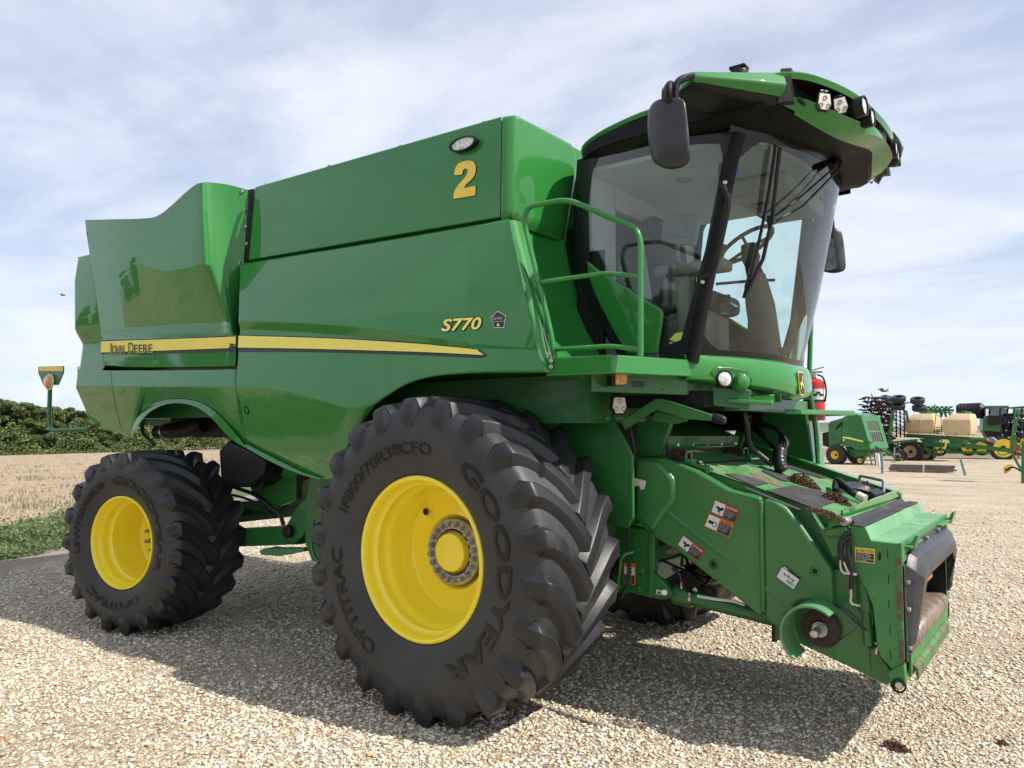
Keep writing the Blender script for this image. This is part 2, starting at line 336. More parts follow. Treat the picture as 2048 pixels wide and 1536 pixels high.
stub = mixc(n, l, ramp(n, l, nz(1.1, 8, .7), .50, .68, (0, 0, 0), (1, 1, 1)), ramp(n, l, nz(5, 9, .75, (1, 1, 1)), .25, .75, (.30, .22, .145), (.50, .39, .27)), (.21, .19, .085))
grn = ramp(n, l, nz(6, 8, .7), .3, .7, (.05, .09, .02), (.12, .16, .05))
sv = mm('ADD', mm('ADD', mm('MULTIPLY', sp.outputs[0], -.8), mm('MULTIPLY', sp.outputs[1], -.6)), mm('MULTIPLY', mm('SUBTRACT', nz(.8, 6, .65), .5), 1.6))
def step_(x, a, w):
    m_ = n.new('ShaderNodeMapRange'); m_.interpolation_type = 'SMOOTHSTEP'; l.new(x, m_.inputs[0]); m_.inputs[1].default_value = a-w; m_.inputs[2].default_value = a+w; return m_.outputs[0]
c0 = mixc(n, l, step_(sv, 6.6, .12), gcol, dirt); c0 = mixc(n, l, step_(sv, 7.35, .15), c0, grn); c0 = mixc(n, l, step_(sv, 8.8, .4), c0, stub)
far = mm('ADD', sp.outputs[1], mm('ADD', mm('MULTIPLY', sp.outputs[0], -.18), mm('MULTIPLY', mm('SUBTRACT', nz(.12, 6, .65), .5), 9)))
stub2 = mixc(n, l, ramp(n, l, nz(.03, 6, .6, (.2, 1, 1)), .4, .62, (0, 0, 0), (1, 1, 1)), stub, (.17, .13, .085))
hill = step_(sp.outputs[1], 330, 40)
c0 = mixc(n, l, step_(far, 47, 1.5), c0, stub2); c0 = mixc(n, l, hill, c0, ramp(n, l, nz(.012, 6, .7, (.5, 2, 1)), .42, .6, (.055, .085, .035), (.20, .20, .11)))
l.new(c0, b.inputs['Base Color'])
hgt_ = mm('ADD', mm('MULTIPLY', v1.outputs['Distance'], -1.0), mm('ADD', mm('MULTIPLY', v2.outputs['Distance'], -.5), mm('MULTIPLY', nz(3, 6), .5)))
bumpn(n, l, b, hgt_, .9, .02)
G = mk('ground', (gv_, [(j*nx+i, j*nx+i+1, (j+1)*nx+i+1, (j+1)*nx+i) for j in range(len(gy)-1) for i in range(nx-1)]), gm, smooth=True, auto=60); tag(G, kind='structure')
# loose gravel: real stones near the camera, thinning with distance
def stones(n_, seed):
    rs = np.random.RandomState(seed)
    tmpl = []
    for k in range(6):
        v, f = ico((0, 0, 0), 1, 1, 1, 1, seed+k, .30, 1); tmpl.append((np.array([tuple(q) for q in v], dtype=np.float32), np.array(f)))
    # sample by camera distance, in the wedge seen
    dist = 2.3+(rs.rand(n_)**1.6)*17.5; ang = (rs.rand(n_)-.5)*R_(86)
    fx, fy = FW.x/math.hypot(FW.x, FW.y), FW.y/math.hypot(FW.x, FW.y)
    dx = fx*np.cos(ang)-fy*np.sin(ang); dy = fy*np.cos(ang)+fx*np.sin(ang)
    X = CAMP.x+dx*dist; Y = CAMP.y+dy*dist
    keep = (-.8*X-.6*Y) < 6.45+.3*rs.rand(n_); keep &= (dist < 10) | (rs.rand(n_) > (dist-10)/10.5)
    
    pn = np.sin(X*1.7+1.3*np.sin(Y*1.1))*np.sin(Y*2.1+1.1*np.sin(X*.9)); keep &= (rs.rand(n_) > np.where(pn > .35, .62, .10))
    X, Y = X[keep], Y[keep]; dd = np.hypot(X-CAMP.x, Y-CAMP.y); m = len(X)
    size = (.0056+.0100*rs.rand(m)**1.9)*np.where(X-.6*Y > 2.2, .84, 1.0)*(1+.035*np.maximum(dd-5, 0)); big = rs.rand(m) < .03; size[big] *= 1.5
    pal = np.array([(.60, .53, .42), (.50, .43, .33), (.68, .62, .52), (.40, .37, .34), (.58, .55, .50), (.45, .36, .26), (.33, .17, .09), (.25, .22, .21), (.55, .36, .16), (.74, .72, .66)])
    pi = rs.choice(len(pal), m, p=[.22, .18, .17, .11, .12, .08, .035, .035, .02, .03]); col = pal[pi]*np.array([1.0, .99, .955])*(1.0+.30*rs.rand(m, 1))
    nv = len(tmpl[0][0]); nf = len(tmpl[0][1])
    V_ = np.empty((m, nv, 3), np.float32); F_ = np.empty((m, nf, 3), np.int32)
    a = rs.rand(m)*6.283; ca, sa = np.cos(a), np.sin(a); sx = .8+.7*rs.rand(m); sy = .6+.5*rs.rand(m); sz = .38+.32*rs.rand(m); ti = rs.randint(0, 6, m); tl = (rs.rand(m)-.5)*.8
    for k in range(6):
        s_ = ti == k; v = tmpl[k][0][None]*np.stack([sx, sy, sz], -1)[s_][:, None, :]*size[s_][:, None, None]
        t = tl[s_][:, None]; vx = v[..., 0]*np.cos(t)-v[..., 2]*np.sin(t); vz = v[..., 0]*np.sin(t)+v[..., 2]*np.cos(t); vy = v[..., 1]
        c_, s2 = ca[s_][:, None], sa[s_][:, None]; V_[s_, :, 0] = vx*c_-vy*s2+X[s_][:, None]; V_[s_, :, 1] = vx*s2+vy*c_+Y[s_][:, None]
        V_[s_, :, 2] = vz+(size[s_]*(.1+.45*rs.rand(s_.sum())))[:, None]; F_[s_] = tmpl[k][1][None]
    F_ += (np.arange(m)*nv)[:, None, None]
    me = bpy.data.meshes.new('gravel'); me.vertices.add(m*nv); me.vertices.foreach_set('co', V_.ravel()); me.loops.add(m*nf*3); me.loops.foreach_set('vertex_index', F_.ravel())
    me.polygons.add(m*nf); me.polygons.foreach_set('loop_start', np.arange(0, m*nf*3, 3, dtype=np.int32)); me.polygons.foreach_set('loop_total', np.full(m*nf, 3, np.int32)); me.update()
    ca_ = me.color_attributes.new('stone', 'FLOAT_COLOR', 'POINT'); cc_ = np.ones((m, nv, 4), np.float32); cc_[..., :3] = col[:, None, :]; ca_.data.foreach_set('color', cc_.ravel()); me.update()
    return me
sm, n, l, b = newmat('stones'); at = n.new('ShaderNodeAttribute'); at.attribute_name = 'stone'; b.inputs['Roughness'].default_value = .85
l.new(mixc(n, l, mm('MULTIPLY', noise_n(n, l, 120, 3), .35), at.outputs['Color'], (.30, .25, .19)), b.inputs['Base Color']) if False else l.new(at.outputs['Color'], b.inputs['Base Color'])
me = stones(260000, 3); me.materials.append(sm); o = bpy.data.objects.new('gravel', me); SC.collection.objects.link(o); tag(o, 'loose pale gravel stones covering the yard', 'gravel', kind='stuff')
# leafy weeds at the edge of the field and stubble stalks
def blades(pts, name, m_, w, tilt, seed, lab, cat):
    rs = random.Random(seed); vs, fs = [], []
    for (x, y, z, h) in pts:
        a = rs.random()*6.28; d = V(math.cos(a), math.sin(a), 0); ln = V(rs.gauss(0, tilt), rs.gauss(0, tilt), 1).normalized()*h; p = V(x, y, z); k = len(vs)
        vs += [p-d*w, p+d*w, p+ln+d*w*.35, p+ln-d*w*.35]; fs.append((k, k+1, k+2, k+3))
    o = mk(name, (vs, fs), m_, smooth=False); tag(o, lab, cat, kind='stuff'); return o
def leafmat(name, c1, c2, tr=.35, scale=1.5, c3=None):
    m, n, l, b = newmat(name); o = n['Material Output']; b.inputs['Roughness'].default_value = .5
    nz_ = noise_n(n, l, scale, 5, .6); c = ramp(n, l, nz_, .35, .68, c1, c2)
    if c3: c = mixc(n, l, ramp(n, l, noise_n(n, l, scale*.23, 3), .5, .62, (0, 0, 0), (1, 1, 1)), c, c3)
    l.new(c, b.inputs['Base Color']); t = n.new('ShaderNodeBsdfTranslucent'); l.new(c, t.inputs[0]); x = n.new('ShaderNodeMixShader'); x.inputs[0].default_value = tr
    l.new(b.outputs[0], x.inputs[1]); l.new(t.outputs[0], x.inputs[2]); l.new(x.outputs[0], o.inputs[0]); return m
M['weed'] = leafmat('weed_leaves', (.10, .15, .055), (.22, .29, .12), .4, 4); M['straw'] = leafmat('straw', (.30, .22, .14), (.52, .41, .28), .2, 3)
M['leaf'] = leafmat('tree_leaves', (.115, .165, .060), (.205, .27, .10), .38, .9, (.27, .30, .11)); M['bark'] = mat('bark', (.10, .08, .06), .9, var=.3, bump=.4)
dv = V(-.6, .8, 0); nv_ = V(-.8, -.6, 0)
rs = random.Random(2); pts = []; lv = []
for i in range(900):
    t = rs.uniform(-3.5, 9); s = 7.35+1.65*rs.random()+.15*math.sin(t*2.3); p = dv*t+nv_*s; hh = (.10+.22*rs.random())*(1 if s > 7.6 else .5)
    for k in range(34):
        q = p+V(rs.gauss(0, .12), rs.gauss(0, .12), rs.random()**.8*hh); a = V(rs.gauss(0, 1), rs.gauss(0, 1), rs.gauss(0, .5)).normalized(); b2 = a.cross(V(rs.random()-.5, rs.random()-.5, rs.random())).normalized(); sz = .012+.016*rs.random()
        lv.append((q, a*sz*1.7, b2*sz))
def leafmesh(lv):
    vs, fs = [], []
    for q, a, b2 in lv: k = len(vs); vs += [q-a, q+b2*.8, q+a, q-b2*.8]; fs.append((k, k+1, k+2, k+3))
    return vs, fs
o = mk('weeds', leafmesh(lv), M['weed'], smooth=False); tag(o, 'low green leafy weeds along the edge of the stubble field', 'weeds', kind='stuff')
pts = []
for i in range(26000):
    d_ = 12+(rs.random()**1.9)*70; a = math.atan2(FW.y, FW.x)+R_(16+22*rs.random()); x, y = CAMP.x+math.cos(a)*d_, CAMP.y+math.sin(a)*d_
    if sfun(x, y) > 9.0: pts.append((x, y, gz(x, y)-.01, (.02+.06*rs.random())*(1+d_*.012)))
blades(pts, 'stubble', M['straw'], .012, .6, 3, 'pale cut straw stubble on the field', 'stubble')
pts = []
for i in range(120):
    d_ = 15+(rs.random()**1.5)*40; a = math.atan2(FW.y, FW.x)+R_(18+20*rs.random()); x, y = CAMP.x+math.cos(a)*d_, CAMP.y+math.sin(a)*d_
    if sfun(x, y) > 9.5:
        for k in range(26): pts.append((x+rs.gauss(0, .35), y+rs.gauss(0, .35), gz(x, y)-.01, .08+.16*rs.random()))
blades(pts, 'volunteer_plants', M['weed'], .012, .4, 4, 'thin green sprouts dotted through the stubble', 'sprouts')
# trees ---------------------------------------------------------------
def tree_proto(seed, H=6.6, Wd=3.4, nleaf=15000, bare=.02):
    r = random.Random(seed); cl = []
    limbs = []
    for i in range(48):
        z = H*(.10+.86*r.random()**.9); rad = Wd*.5*(1.0-.50*abs(z/H-.42)**1.3*1.6)*(.55+.5*r.random()); a = r.random()*6.28
        c = V(math.cos(a)*rad*r.random()**.4, math.sin(a)*rad*r.random()**.4, z); cl.append((c, (.45+.55*r.random())*(1.15-.55*z/H)))
        if i % 3 == 0: limbs.append(tube([V(0, 0, z*.45), V(c.x*.5, c.y*.5, z*.8), c], [.06, .035, .015], 5))
    lv = []
    per = nleaf//len(cl)
    for c, s in cl:
        for k in range(per):
            d = V(r.gauss(0, 1), r.gauss(0, 1), r.gauss(0, 1)).normalized()*(s*(.55+.5*r.random())); d.z *= .62; q = c+d
            if q.z < .15: q.z = .15+r.random()*.3
            a = V(r.gauss(0, 1), r.gauss(0, 1), r.gauss(0, .6)).normalized(); b2 = a.cross(V(r.random()-.5, r.random()-.5, r.random())).normalized(); sz = .06+.06*r.random(); lv.append((q, a*sz*1.4, b2*sz))
    rt = empty('tree')
    mk('crown', leafmesh(lv), M['leaf'], rt, smooth=False); mk('trunk', join(tube([V(0, 0, -.2), V(.05, 0, H*.35), V(0, .05, H*.8)], [.16, .11, .04], 8), *limbs), M['bark'], rt)
    return rt
PR = [tree_proto(11), tree_proto(12, 6.0, 3.8), tree_proto(13, 7.2, 3.0), tree_proto(14, 5.4, 4.2)]
used = [False]*4
def place_tree(k, loc, rz, sc, lab, grp):
    r0_ = PR[k]
    if not used[k]: r, used[k] = r0_, True
    else:
        r = r0_.copy(); SC.collection.objects.link(r)
        for c in r0_.children: d = c.copy(); SC.collection.objects.link(d); d.parent = r
    r.location = loc; r.rotation_euler = (0, 0, rz); r.scale = (sc, sc, sc); tag(r, lab, 'tree', grp); return r
tops = [(-30, 800), (-8, 797), (18, 800), (42, 806), (66, 816), (88, 812), (112, 814), (134, 822), (158, 822), (182, 830), (205, 826), (228, 824), (252, 832), (276, 828), (300, 836), (326, 832), (352, 838), (380, 834), (408, 840), (436, 836), (470, 842), (510, 846), (550, 848)]
labs = ['dense green tree in the treeline beyond the field, left of the orange lamp pole', 'dense green tree in the treeline beyond the field, right of the orange lamp pole', 'tree of the treeline showing between the rear tyre and the body above it']
tops = tops+[(u+13, tv+1+(i*5) % 6) for i, (u, tv) in enumerate(tops)]
for i, (u, tv) in enumerate(tops):
    D = 92+4*((i*7) % 5)/5+(3.5 if i >= 23 else 0); d = ray(u, 857); d = V(d.x, d.y, 0).normalized(); x, y = CAMP.x+d.x*D, CAMP.y+d.y*D; g = gz(x, y)
    dep = (V(x, y, 0)-V(CAMP.x, CAMP.y, 0)).dot(V(FW.x, FW.y, 0)); Hn = CAMP.z+(857-tv)/FPX*dep-g; k = i % 4; H0 = (6.6, 6.0, 7.2, 5.4)[k]
    place_tree(k, (x, y, g), i*1.7, Hn/H0*1.02, labs[0 if u < 98 else 1 if u < 200 else 2], 'trees of the treeline beyond the stubble field')
# undergrowth at the foot of the treeline
lv = []
for i in range(9000):
    u = rs.uniform(-60, 600); d = ray(u, 857); d = V(d.x, d.y, 0).normalized(); D = 89+2.5*rs.random(); x, y = CAMP.x+d.x*D, CAMP.y+d.y*D; a = V(rs.gauss(0, 1), rs.gauss(0, 1), rs.gauss(0, .6)).normalized(); b2 = a.cross(V(rs.random()-.5, rs.random()-.5, rs.random())).normalized(); sz = .06+.05*rs.random()
    lv.append((V(x, y, gz(x, y)+rs.random()**1.5*(2.0+1.6*math.sin(u*.05))), a*sz*1.5, b2*sz))
o = mk('undergrowth', leafmesh(lv), M['leaf'], smooth=False); tag(o, 'dark undergrowth at the foot of the treeline', 'undergrowth', kind='stuff')
# far wooded rise on the right-hand horizon
hv, hf_ = [], []
for i in range(61):
    u = 1560+i*16; d = ray(u, 857); d = V(d.x, d.y, 0).normalized(); D = 1400; h_ = 4+ (10*math.exp(-((u-1672)/60)**2)) + 4*math.exp(-((u-1900)/140)**2)+2*mnoise.noise(V(i*.7, 0, 0))
    for k, hh in ((0, -3), (1, h_), (2, h_*.8)): 
        q = CAMP+d*(D+k*90); hv.append(V(q.x, q.y, hh))
for i in range(60):
    for k in range(2): hf_.append((i*3+k, (i+1)*3+k, (i+1)*3+k+1, i*3+k+1))
o = mk('hills', (hv, hf_), mat('far_hill', (.10, .13, .09), .95, var=.3, scale=.01), smooth=True); tag(o, kind='structure')
# trees standing behind the photographer: they show as reflections in the machine's side
for i in range(22):
    x, y = -96+i*4.4, -44-2.5*((i*5) % 3); place_tree(i % 4, (x, y, gz(x, y)), i*2.1, 1.45+.2*((i*3) % 4), 'tree behind the viewpoint, mirrored darkly in the green side panels', 'trees mirrored in the side panels')
# ================================================================== combine harvester: body
CH = empty('combine_harvester'); tag(CH, 'large glossy green combine harvester with yellow wheels, number 2 on its grain tank', 'combine harvester')
# centre side panel: rows from top to bottom
KX = [481, 540, 600, 650, 700, 745, 780, 820, 865, 940, 1018]
top = list(zip(KX, [531, 520.5, 511, 503, 495, 487.5, 481.5, 475, 467, 454, 440]))
r0 = [(u, v-3) for u, v in top]
r2 = [(477, 643), (540, 644), (600, 646), (650, 649), (700, 653), (745, 658.5), (780, 663.5), (820, 669), (870, 676), (950, 686), (1074, 697)]
r3 = [(480.5, 659), (540, 660.5), (600, 663.5), (650, 667.5), (700, 671.5), (745, 676), (780, 680), (820, 685), (870, 690), (950, 697), (1076, 700)]
r4 = [(472, 773), (540, 779), (600, 790), (650, 803), (702, 816), (745, 806), (780, 785), (820, 763), (870, 750), (950, 743), (1086, 739)]
r4b = [(u, v+3) for u, v in r4]
r5 = [(492, 888), (545, 915), (600, 941), (640, 956), (668, 952), (698, 885), (733, 830), (783, 784), (845, 757), (940, 748), (1087, 745)]
side = loft([rowY(r0, [-1.46]*11), rowY(top, -1.50), rowY(r2, [-1.655]*9+[-1.66, -1.665]), rowY(r3, [-1.618]*7+[-1.625, -1.635, -1.655, -1.664]),
             rowY(r4, [-1.70]*11), rowY(r4b, [-1.697]*11), rowY(r5, [-1.52, -1.52, -1.52, -1.53, -1.55, -1.60, -1.64, -1.66, -1.67, -1.68, -1.69])], 5)
# rolled front edge of the side panel
fe = [PY(1018, 440, -1.50), PY(1047, 560, -1.59), PY(1074, 697, -1.665), PY(1086, 739, -1.70), PY(1087, 745, -1.69)]
fe2 = [p+V(.035, .09, -.0) for p in fe]; fe3 = [p+V(.02, .30, 0) for p in fe]
edge = loft([fe, [p+V(.022, .018, 0) for p in fe], [p+V(.03, .05, 0) for p in fe], fe2], 5)
PANEL = mk('side_panel', side, M['green'], CH, bevel=.022, seg=3, auto=50)
mk('panel_edge', edge, M['green'], PANEL, auto=80)
mk('side_panel', mirr(join(side, edge)), M['green'], CH, bevel=.018, seg=2, auto=50)
# thick return along the rear (left) end of the panel, in shade
le = [PY(481, 531, -1.50), PY(477, 643, -1.655), PY(480.5, 659, -1.618), PY(472, 773, -1.70), PY(480, 820, -1.64), PY(492, 888, -1.52)]
mk('panel_return', loft([le, [p+V(-.02, .22, 0) for p in le]], 1), M['green'], PANEL)
# fender lip that runs over the rear wheel and on below the centre panel
lo = [(262, 874), (263, 862), (270, 842), (285, 820), (305, 806), (330, 799), (360, 797), (390, 801), (415, 812), (438, 830), (462, 856), (485, 884), (492, 890)]
li = [(268, 876), (272, 862), (281, 844), (296, 827), (313, 816), (335, 808), (360, 806.5), (384, 811), (405, 821), (427, 840), (450, 866), (472, 885), (490, 895)]
yo = [-1.47]+[-1.53]*11+[-1.525]
lip = loft([rowY(lo, yo), rowY([(u+.5, v+1) for u, v in lo], [y-.03 for y in yo]), rowY(li, [y-.035 for y in yo]), rowY(li, [y+.05 for y in yo])], 5)
mk('fender_lip', lip, M['green'], CH, auto=50)
lo2 = [(492, 888), (545, 915), (600, 942), (640, 956.5)]; li2 = [(492, 896), (543, 924), (598, 948), (640, 959)]
mk('sill_lip', loft([rowY(lo2, -1.52), rowY(lo2, -1.555), rowY(li2, -1.56), rowY(li2, -1.48)], 5), M['green'], CH, auto=50)
# rear lower side panel with the wheel arch
t1 = [(157, 737), (190, 739), (218, 741), (262, 741), (300, 741), (340, 741), (380, 740), (420, 740), (450, 739), (470, 739)]
t2 = [(152, 773), (190, 773), (222, 773), (262, 773), (300, 773), (340, 773), (380, 773), (420, 774), (450, 774), (470, 775)]
t3 = [(184, 850), (212, 859), (237, 866), (263, 874), (281, 824), (335, 799), (386, 800), (424, 819), (453, 846), (488, 888)]
rl = loft([rowY(t1, -1.62), rowY(t2, -1.66), rowY([(u, v+2) for u, v in t2], -1.657), rowY(t3, [-1.46, -1.47, -1.48, -1.49]+[-1.545, -1.56, -1.56, -1.545, -1.54, -1.52])], 5)
RLP = mk('rear_side_panel', rl, M['green'], CH, bevel=.02, seg=3, auto=50)
mk('rear_side_panel', mirr(rl), M['green'], CH, auto=50)
rr = [PY(470, 739, -1.62), PY(470, 775, -1.66), PY(478, 820, -1.60), PY(488, 888, -1.52)]
mk('panel_return', loft([rr, [p+V(.06, .07, 0) for p in rr], [p+V(.07, .2, 0) for p in rr]], 3), M['green'], RLP)
# tail hood behind the engine door
xr = -5.22
h = []
for (u, v, y2) in ((153, 517, .0), (147, 560, 0), (147, 659, 0), (156, 688, 0), (153, 773, 0), (184, 850, 0)):
    p = PX(u, v, xr); h.append(p)
h[3].y += .035; h[5] = PY(184, 850, -1.46); h[4] = PY(152, 773, -1.66)
h[0] = h[1]+V(.02, .02, .24)
hf = [V(-4.5, q.y+.03+.05*(i == 2 or i == 3), q.z) for i, q in enumerate(h)]; hf[4] = V(-4.62, -1.655, h[4].z); hf[5] = V(-4.4, -1.48, h[5].z)
hb = [V(q.x-.12, q.y+.12, q.z) for q in h]; hc = [V(q.x-.16, 0, q.z) for q in h]
cols = [hf, h, hb, hc]
hood = ([p for c in cols for p in c], [(i*6+j, (i+1)*6+j, (i+1)*6+j+1, i*6+j+1) for i in range(3) for j in range(5)])
topc = ([hf[0], h[0], hb[0], hc[0], V(-4.55, 0, hf[0].z)], [(0, 4, 3, 2, 1)])
mk('tail_hood', join(hood, topc, mirr(hood), mirr(topc)), M['green'], CH, bevel=.045, seg=4, auto=50)
mk('tail_light', prism([PX(154.5, 733, -5.235), PX(157.5, 735, -5.235), PX(157.5, 770, -5.235), PX(154.5, 768, -5.235)], (.06, .0, 0)), M['decal_yellow'], CH)
# flared engine door
xl = -4.7
d0 = rowY([(170, 440)], -1.72)+rowY([(230, 438.5), (292, 436.5), (318, 430), (345, 409), (372, 384), (392, 369)], -1.74)+rowY([(405, 365)], -1.72)+rowY([(418, 364.5)], -1.66)+rowY([(455, 369)], -1.54)+rowY([(496, 380)], -1.42)
d0b = [p+V(0, .0, -.03) for p in d0]
d1 = rowY([(171.5, 452)], -1.715)+rowY([(230, 462), (292, 463), (318, 462), (345, 445), (372, 424), (392, 410), (405, 407)], -1.735)+rowY([(419, 408)], -1.67)+rowY([(455, 410)], -1.55)+rowY([(495, 418)], -1.42)
d2 = rowY([(178, 500)], -1.70)+rowY([(230, 514), (285, 531), (309, 538), (335, 542), (366, 538), (393, 532), (410, 529)], [-1.745]*6+[-1.73])+rowY([(424, 529)], -1.68)+rowY([(447, 529)], -1.57)+rowY([(487, 528)], -1.43)
d3 = rowY([(201, 657)], -1.55)+rowY([(250, 654), (300, 651), (330, 649), (360, 647), (395, 645), (425, 644), (445, 644)], [-1.545]*7)+rowY([(453, 644)], -1.565)+rowY([(462, 644)], -1.55)+rowY([(472, 644)], -1.47)
d4 = rowY([(202, 670)], -1.552)+rowY([(250, 668), (300, 667), (330, 666.5), (360, 666), (395, 665), (425, 665), (445, 665)], [-1.552]*7)+rowY([(455, 665)], -1.57)+rowY([(465, 665)], -1.56)+rowY([(473, 665)], -1.50)
d5 = rowY([(203.5, 680)], -1.61)+rowY([(250, 679), (300, 677), (330, 676.5), (360, 675), (395, 674), (425, 673), (445, 673)], [-1.61]*7)+rowY([(455, 672.5)], -1.61)+rowY([(465, 672)], -1.605)+rowY([(474, 672)], -1.60)
d6 = rowY([(207, 730)], -1.60)+rowY([(250, 733), (300, 734), (330, 734), (360, 734), (395, 733.5), (425, 733), (445, 733)], [-1.60]*7)+rowY([(455, 732.5)], -1.60)+rowY([(465, 732)], -1.595)+rowY([(471, 732)], -1.59)
d7 = [p+V(0, .04, -.015) for p in d6]
for r in (d0, d1, d2, d3, d4, d5, d6, d7): r[0].y = min(r[0].y, -1.5)
door = loft([d0, d1, d2, d3, d4, d5, d6, d7], 4)
DOOR = mk('engine_door', door, M['green'], CH, bevel=.03, seg=3, auto=50)
mk('engine_door', mirr(door), M['green'], CH, auto=50)
lf = [r[0] for r in (d0, d1, d2, d3, d4, d5, d6)]
mk('door_return', loft([lf, [p+V(-.03, .03, 0) for p in lf], [V(p.x-.0, -1.40, p.z) for p in lf]], 2), M['green'], DOOR, auto=60)
# dark gap and recess below the door, black seal beside the tank
mk('recess', join(box((-3.35, -1.38, 2.255), (2.2, .4, .10))), M['black'], CH)
mk('seal', prismY([(490, 380), (508, 377), (509, 384), (499, 520), (488, 522)], -1.415, .08), M['black'], CH, bevel=.004)
for i, (u, v) in enumerate([(486.5, 384), (492, 420), (494, 454), (496, 488), (481, 526), (465, 588)]):
    p = PY(u, v, -1.445); mk('bolt', cyl(p+V(0, -.004, 0), p+V(0, -.022, 0), .016, 10, .004), M['steel'], DOOR)
# grain tank
tk = [PY(511, 374, -1.44), PY(1003, 233, -1.44), PY(1000, 434, -1.46), PY(498, 520, -1.46)]
T0, T1, T2, T3 = tk
Lg = PY(1002, 441, -1.41); Lg2 = PY(499, 526, -1.41)
tsk = ([T0+V(0, .03, .012), T1+V(0, .03, .012), T0, T1, T2, T3, Lg, Lg2], [(0, 1, 3, 2), (2, 3, 4, 5), (5, 4, 6, 7)])
tsk = (tsk[0], [tuple(reversed(f)) for f in tsk[1]])
TANK = mk('grain_tank', tsk, M['green'], CH, bevel=.006, seg=2)
TANKBVH = bvh(TANK)
zt, zb = T1.z, T2.z; xf0 = T1.x
def fr(pt): return V(*pt)
P_A = T1+V(.008, -.003, 0); P_B = PZ(1145, 285, zt-.0); P_Bd = PX(1152, 312, P_B.x+.01)
bl = T2+V(.008, -.003, 0); blr = PX(1018, 424, T1.x+.10)
c1 = [P_A, P_A+V(.055, .0, .0), P_A+V(.10, .045, 0), P_B+V(0, 0, 0), P_Bd+V(-.005, .02, 0), P_Bd+V(-.05, .12, -.02)]
bx = T1.x+.10; by = PX(1128, 463, bx+.02)
c2 = [bl, bl+V(.05, 0, .0), V(bx, bl.y+.045, zb+.015), V(bx+.015, by.y, by.z), PX(1132, 463, bx+.0), PX(1132, 463, bx)+V(-.05, .10, 0)]
c3 = [p+V(-.03, .05, -.06) for p in c2]
cap = [p+V(-.2*(i > 1)-.03, .05, .01) for i, p in enumerate(c1)]
tf = ([*cap, *c1, *c2, *c3], [(i*6+j+6, i*6+j+7, i*6+j+1, i*6+j) for i in range(3) for j in range(5)])
TFR = mk('tank_front', tf, M['green'], TANK, bevel=.03, seg=4, auto=50)
mk('grain_tank_side', mirr(join(tsk, tf)), M['green'], CH)
mk('tank_roof', prism([V(T0.x, -1.40, zt+.01), V(.35, -1.40, zt-.01), V(.42, -.8, zt-.01), V(.42, .8, zt-.01), V(.35, 1.40, zt-.01), V(T0.x, 1.40, zt+.01)], (0, 0, -.6)), M['green'], CH)
for (u, v) in ((529, 368), (655, 331), (797, 291), (965, 243)):
    p = PY(u, v, -1.38); mk('rivet', box(p+V(0, .02, -.005), (.03, .02, .02)), M['green_frame'], TANK)
# tank lamp
lp = PY(931, 290, -1.45); rim = join(lathe([(0.02, .0), (.02, .085), (-.01, .098), (-.035, .098), (-.04, .086), (-.025, .082)], lp, (0, 1, 0), 32))
def scx(vf, c, s): return [Vector((c.x+(v[0]-c.x)*s*1.02, v[1], c.z+(v[2]-c.z)*.50)) for v in vf[0]], vf[1]
LW = mk('work_lamp', scx(rim, lp, 1.18), M['black'], TANK)
mk('lamp_lens', scx(lathe([(-.030, 0), (-.030, .05), (-.026, .082)], lp, (0, 1, 0), 32), lp, 1.18), M['clear_lens'], LW)
# front wall of the body between side panel and cab
zz_ = [zb-.03, 2.86, 2.62, 2.40, 2.20, 2.10]
def bodyx(z): t = (zb-z)/(zb-2.1); return T1.x+.06+.43*t**1.5
rws = []
for z in zz_:
    t = (zb-z)/(zb-2.1); x = bodyx(z); ye = -.84-.06*t
    rws.append([V(x-.10, -1.47-.14*t, z), V(x-.03, -1.43-.14*t, z), V(x, -1.36-.12*t, z), V(x-.015, -1.1-.05*t, z), V(x+.005, ye-.06, z), V(x+.03, ye, z), V(x-.03, ye+.05, z), V(x-.2, ye+.12, z)])
fb = loft(rws, 4); fb = (fb[0], [tuple(reversed(f)) for f in fb[1]])
mk('body_front', fb, M['green'], CH, auto=60)
mk('body_front', mirr(fb), M['green'], CH, auto=60)
# seam strip beside the panel edge
s1 = [PY(1036, 447, -1.44), PY(1062, 560, -1.52), PY(1092, 690, -1.60), PY(1100, 722, -1.62)]
mk('seam_strip', tube(crv(s1, 4), .012, 8), M['black'], CH)
# inner core so that nothing shows through
core = join(box((-2.2, 0, 2.95), (5.0, 2.6, 1.4)), box((-4.7, 0, 2.7), (1.0, 2.7, 1.4)))
mk('inner_body', core, M['green_frame'], CH)
mk('arch_filler', join(box((-3.45, -.85, 1.83), (1.7, .3, .3)), box((-2.75, -.9, 1.6), (.5, .5, .6))), M['black'], CH)  # black boxes added to fill the arch in place of dark machinery
mk('underbody', join(box((-1.0, 0, 1.9), (2.9, 2.3, .9)), box((-3.7, 0, 2.12), (2.6, 2.6, .5)), box((-1.45, 0, 1.15), (1.5, 1.5, .9))), M['green_frame'], CH)
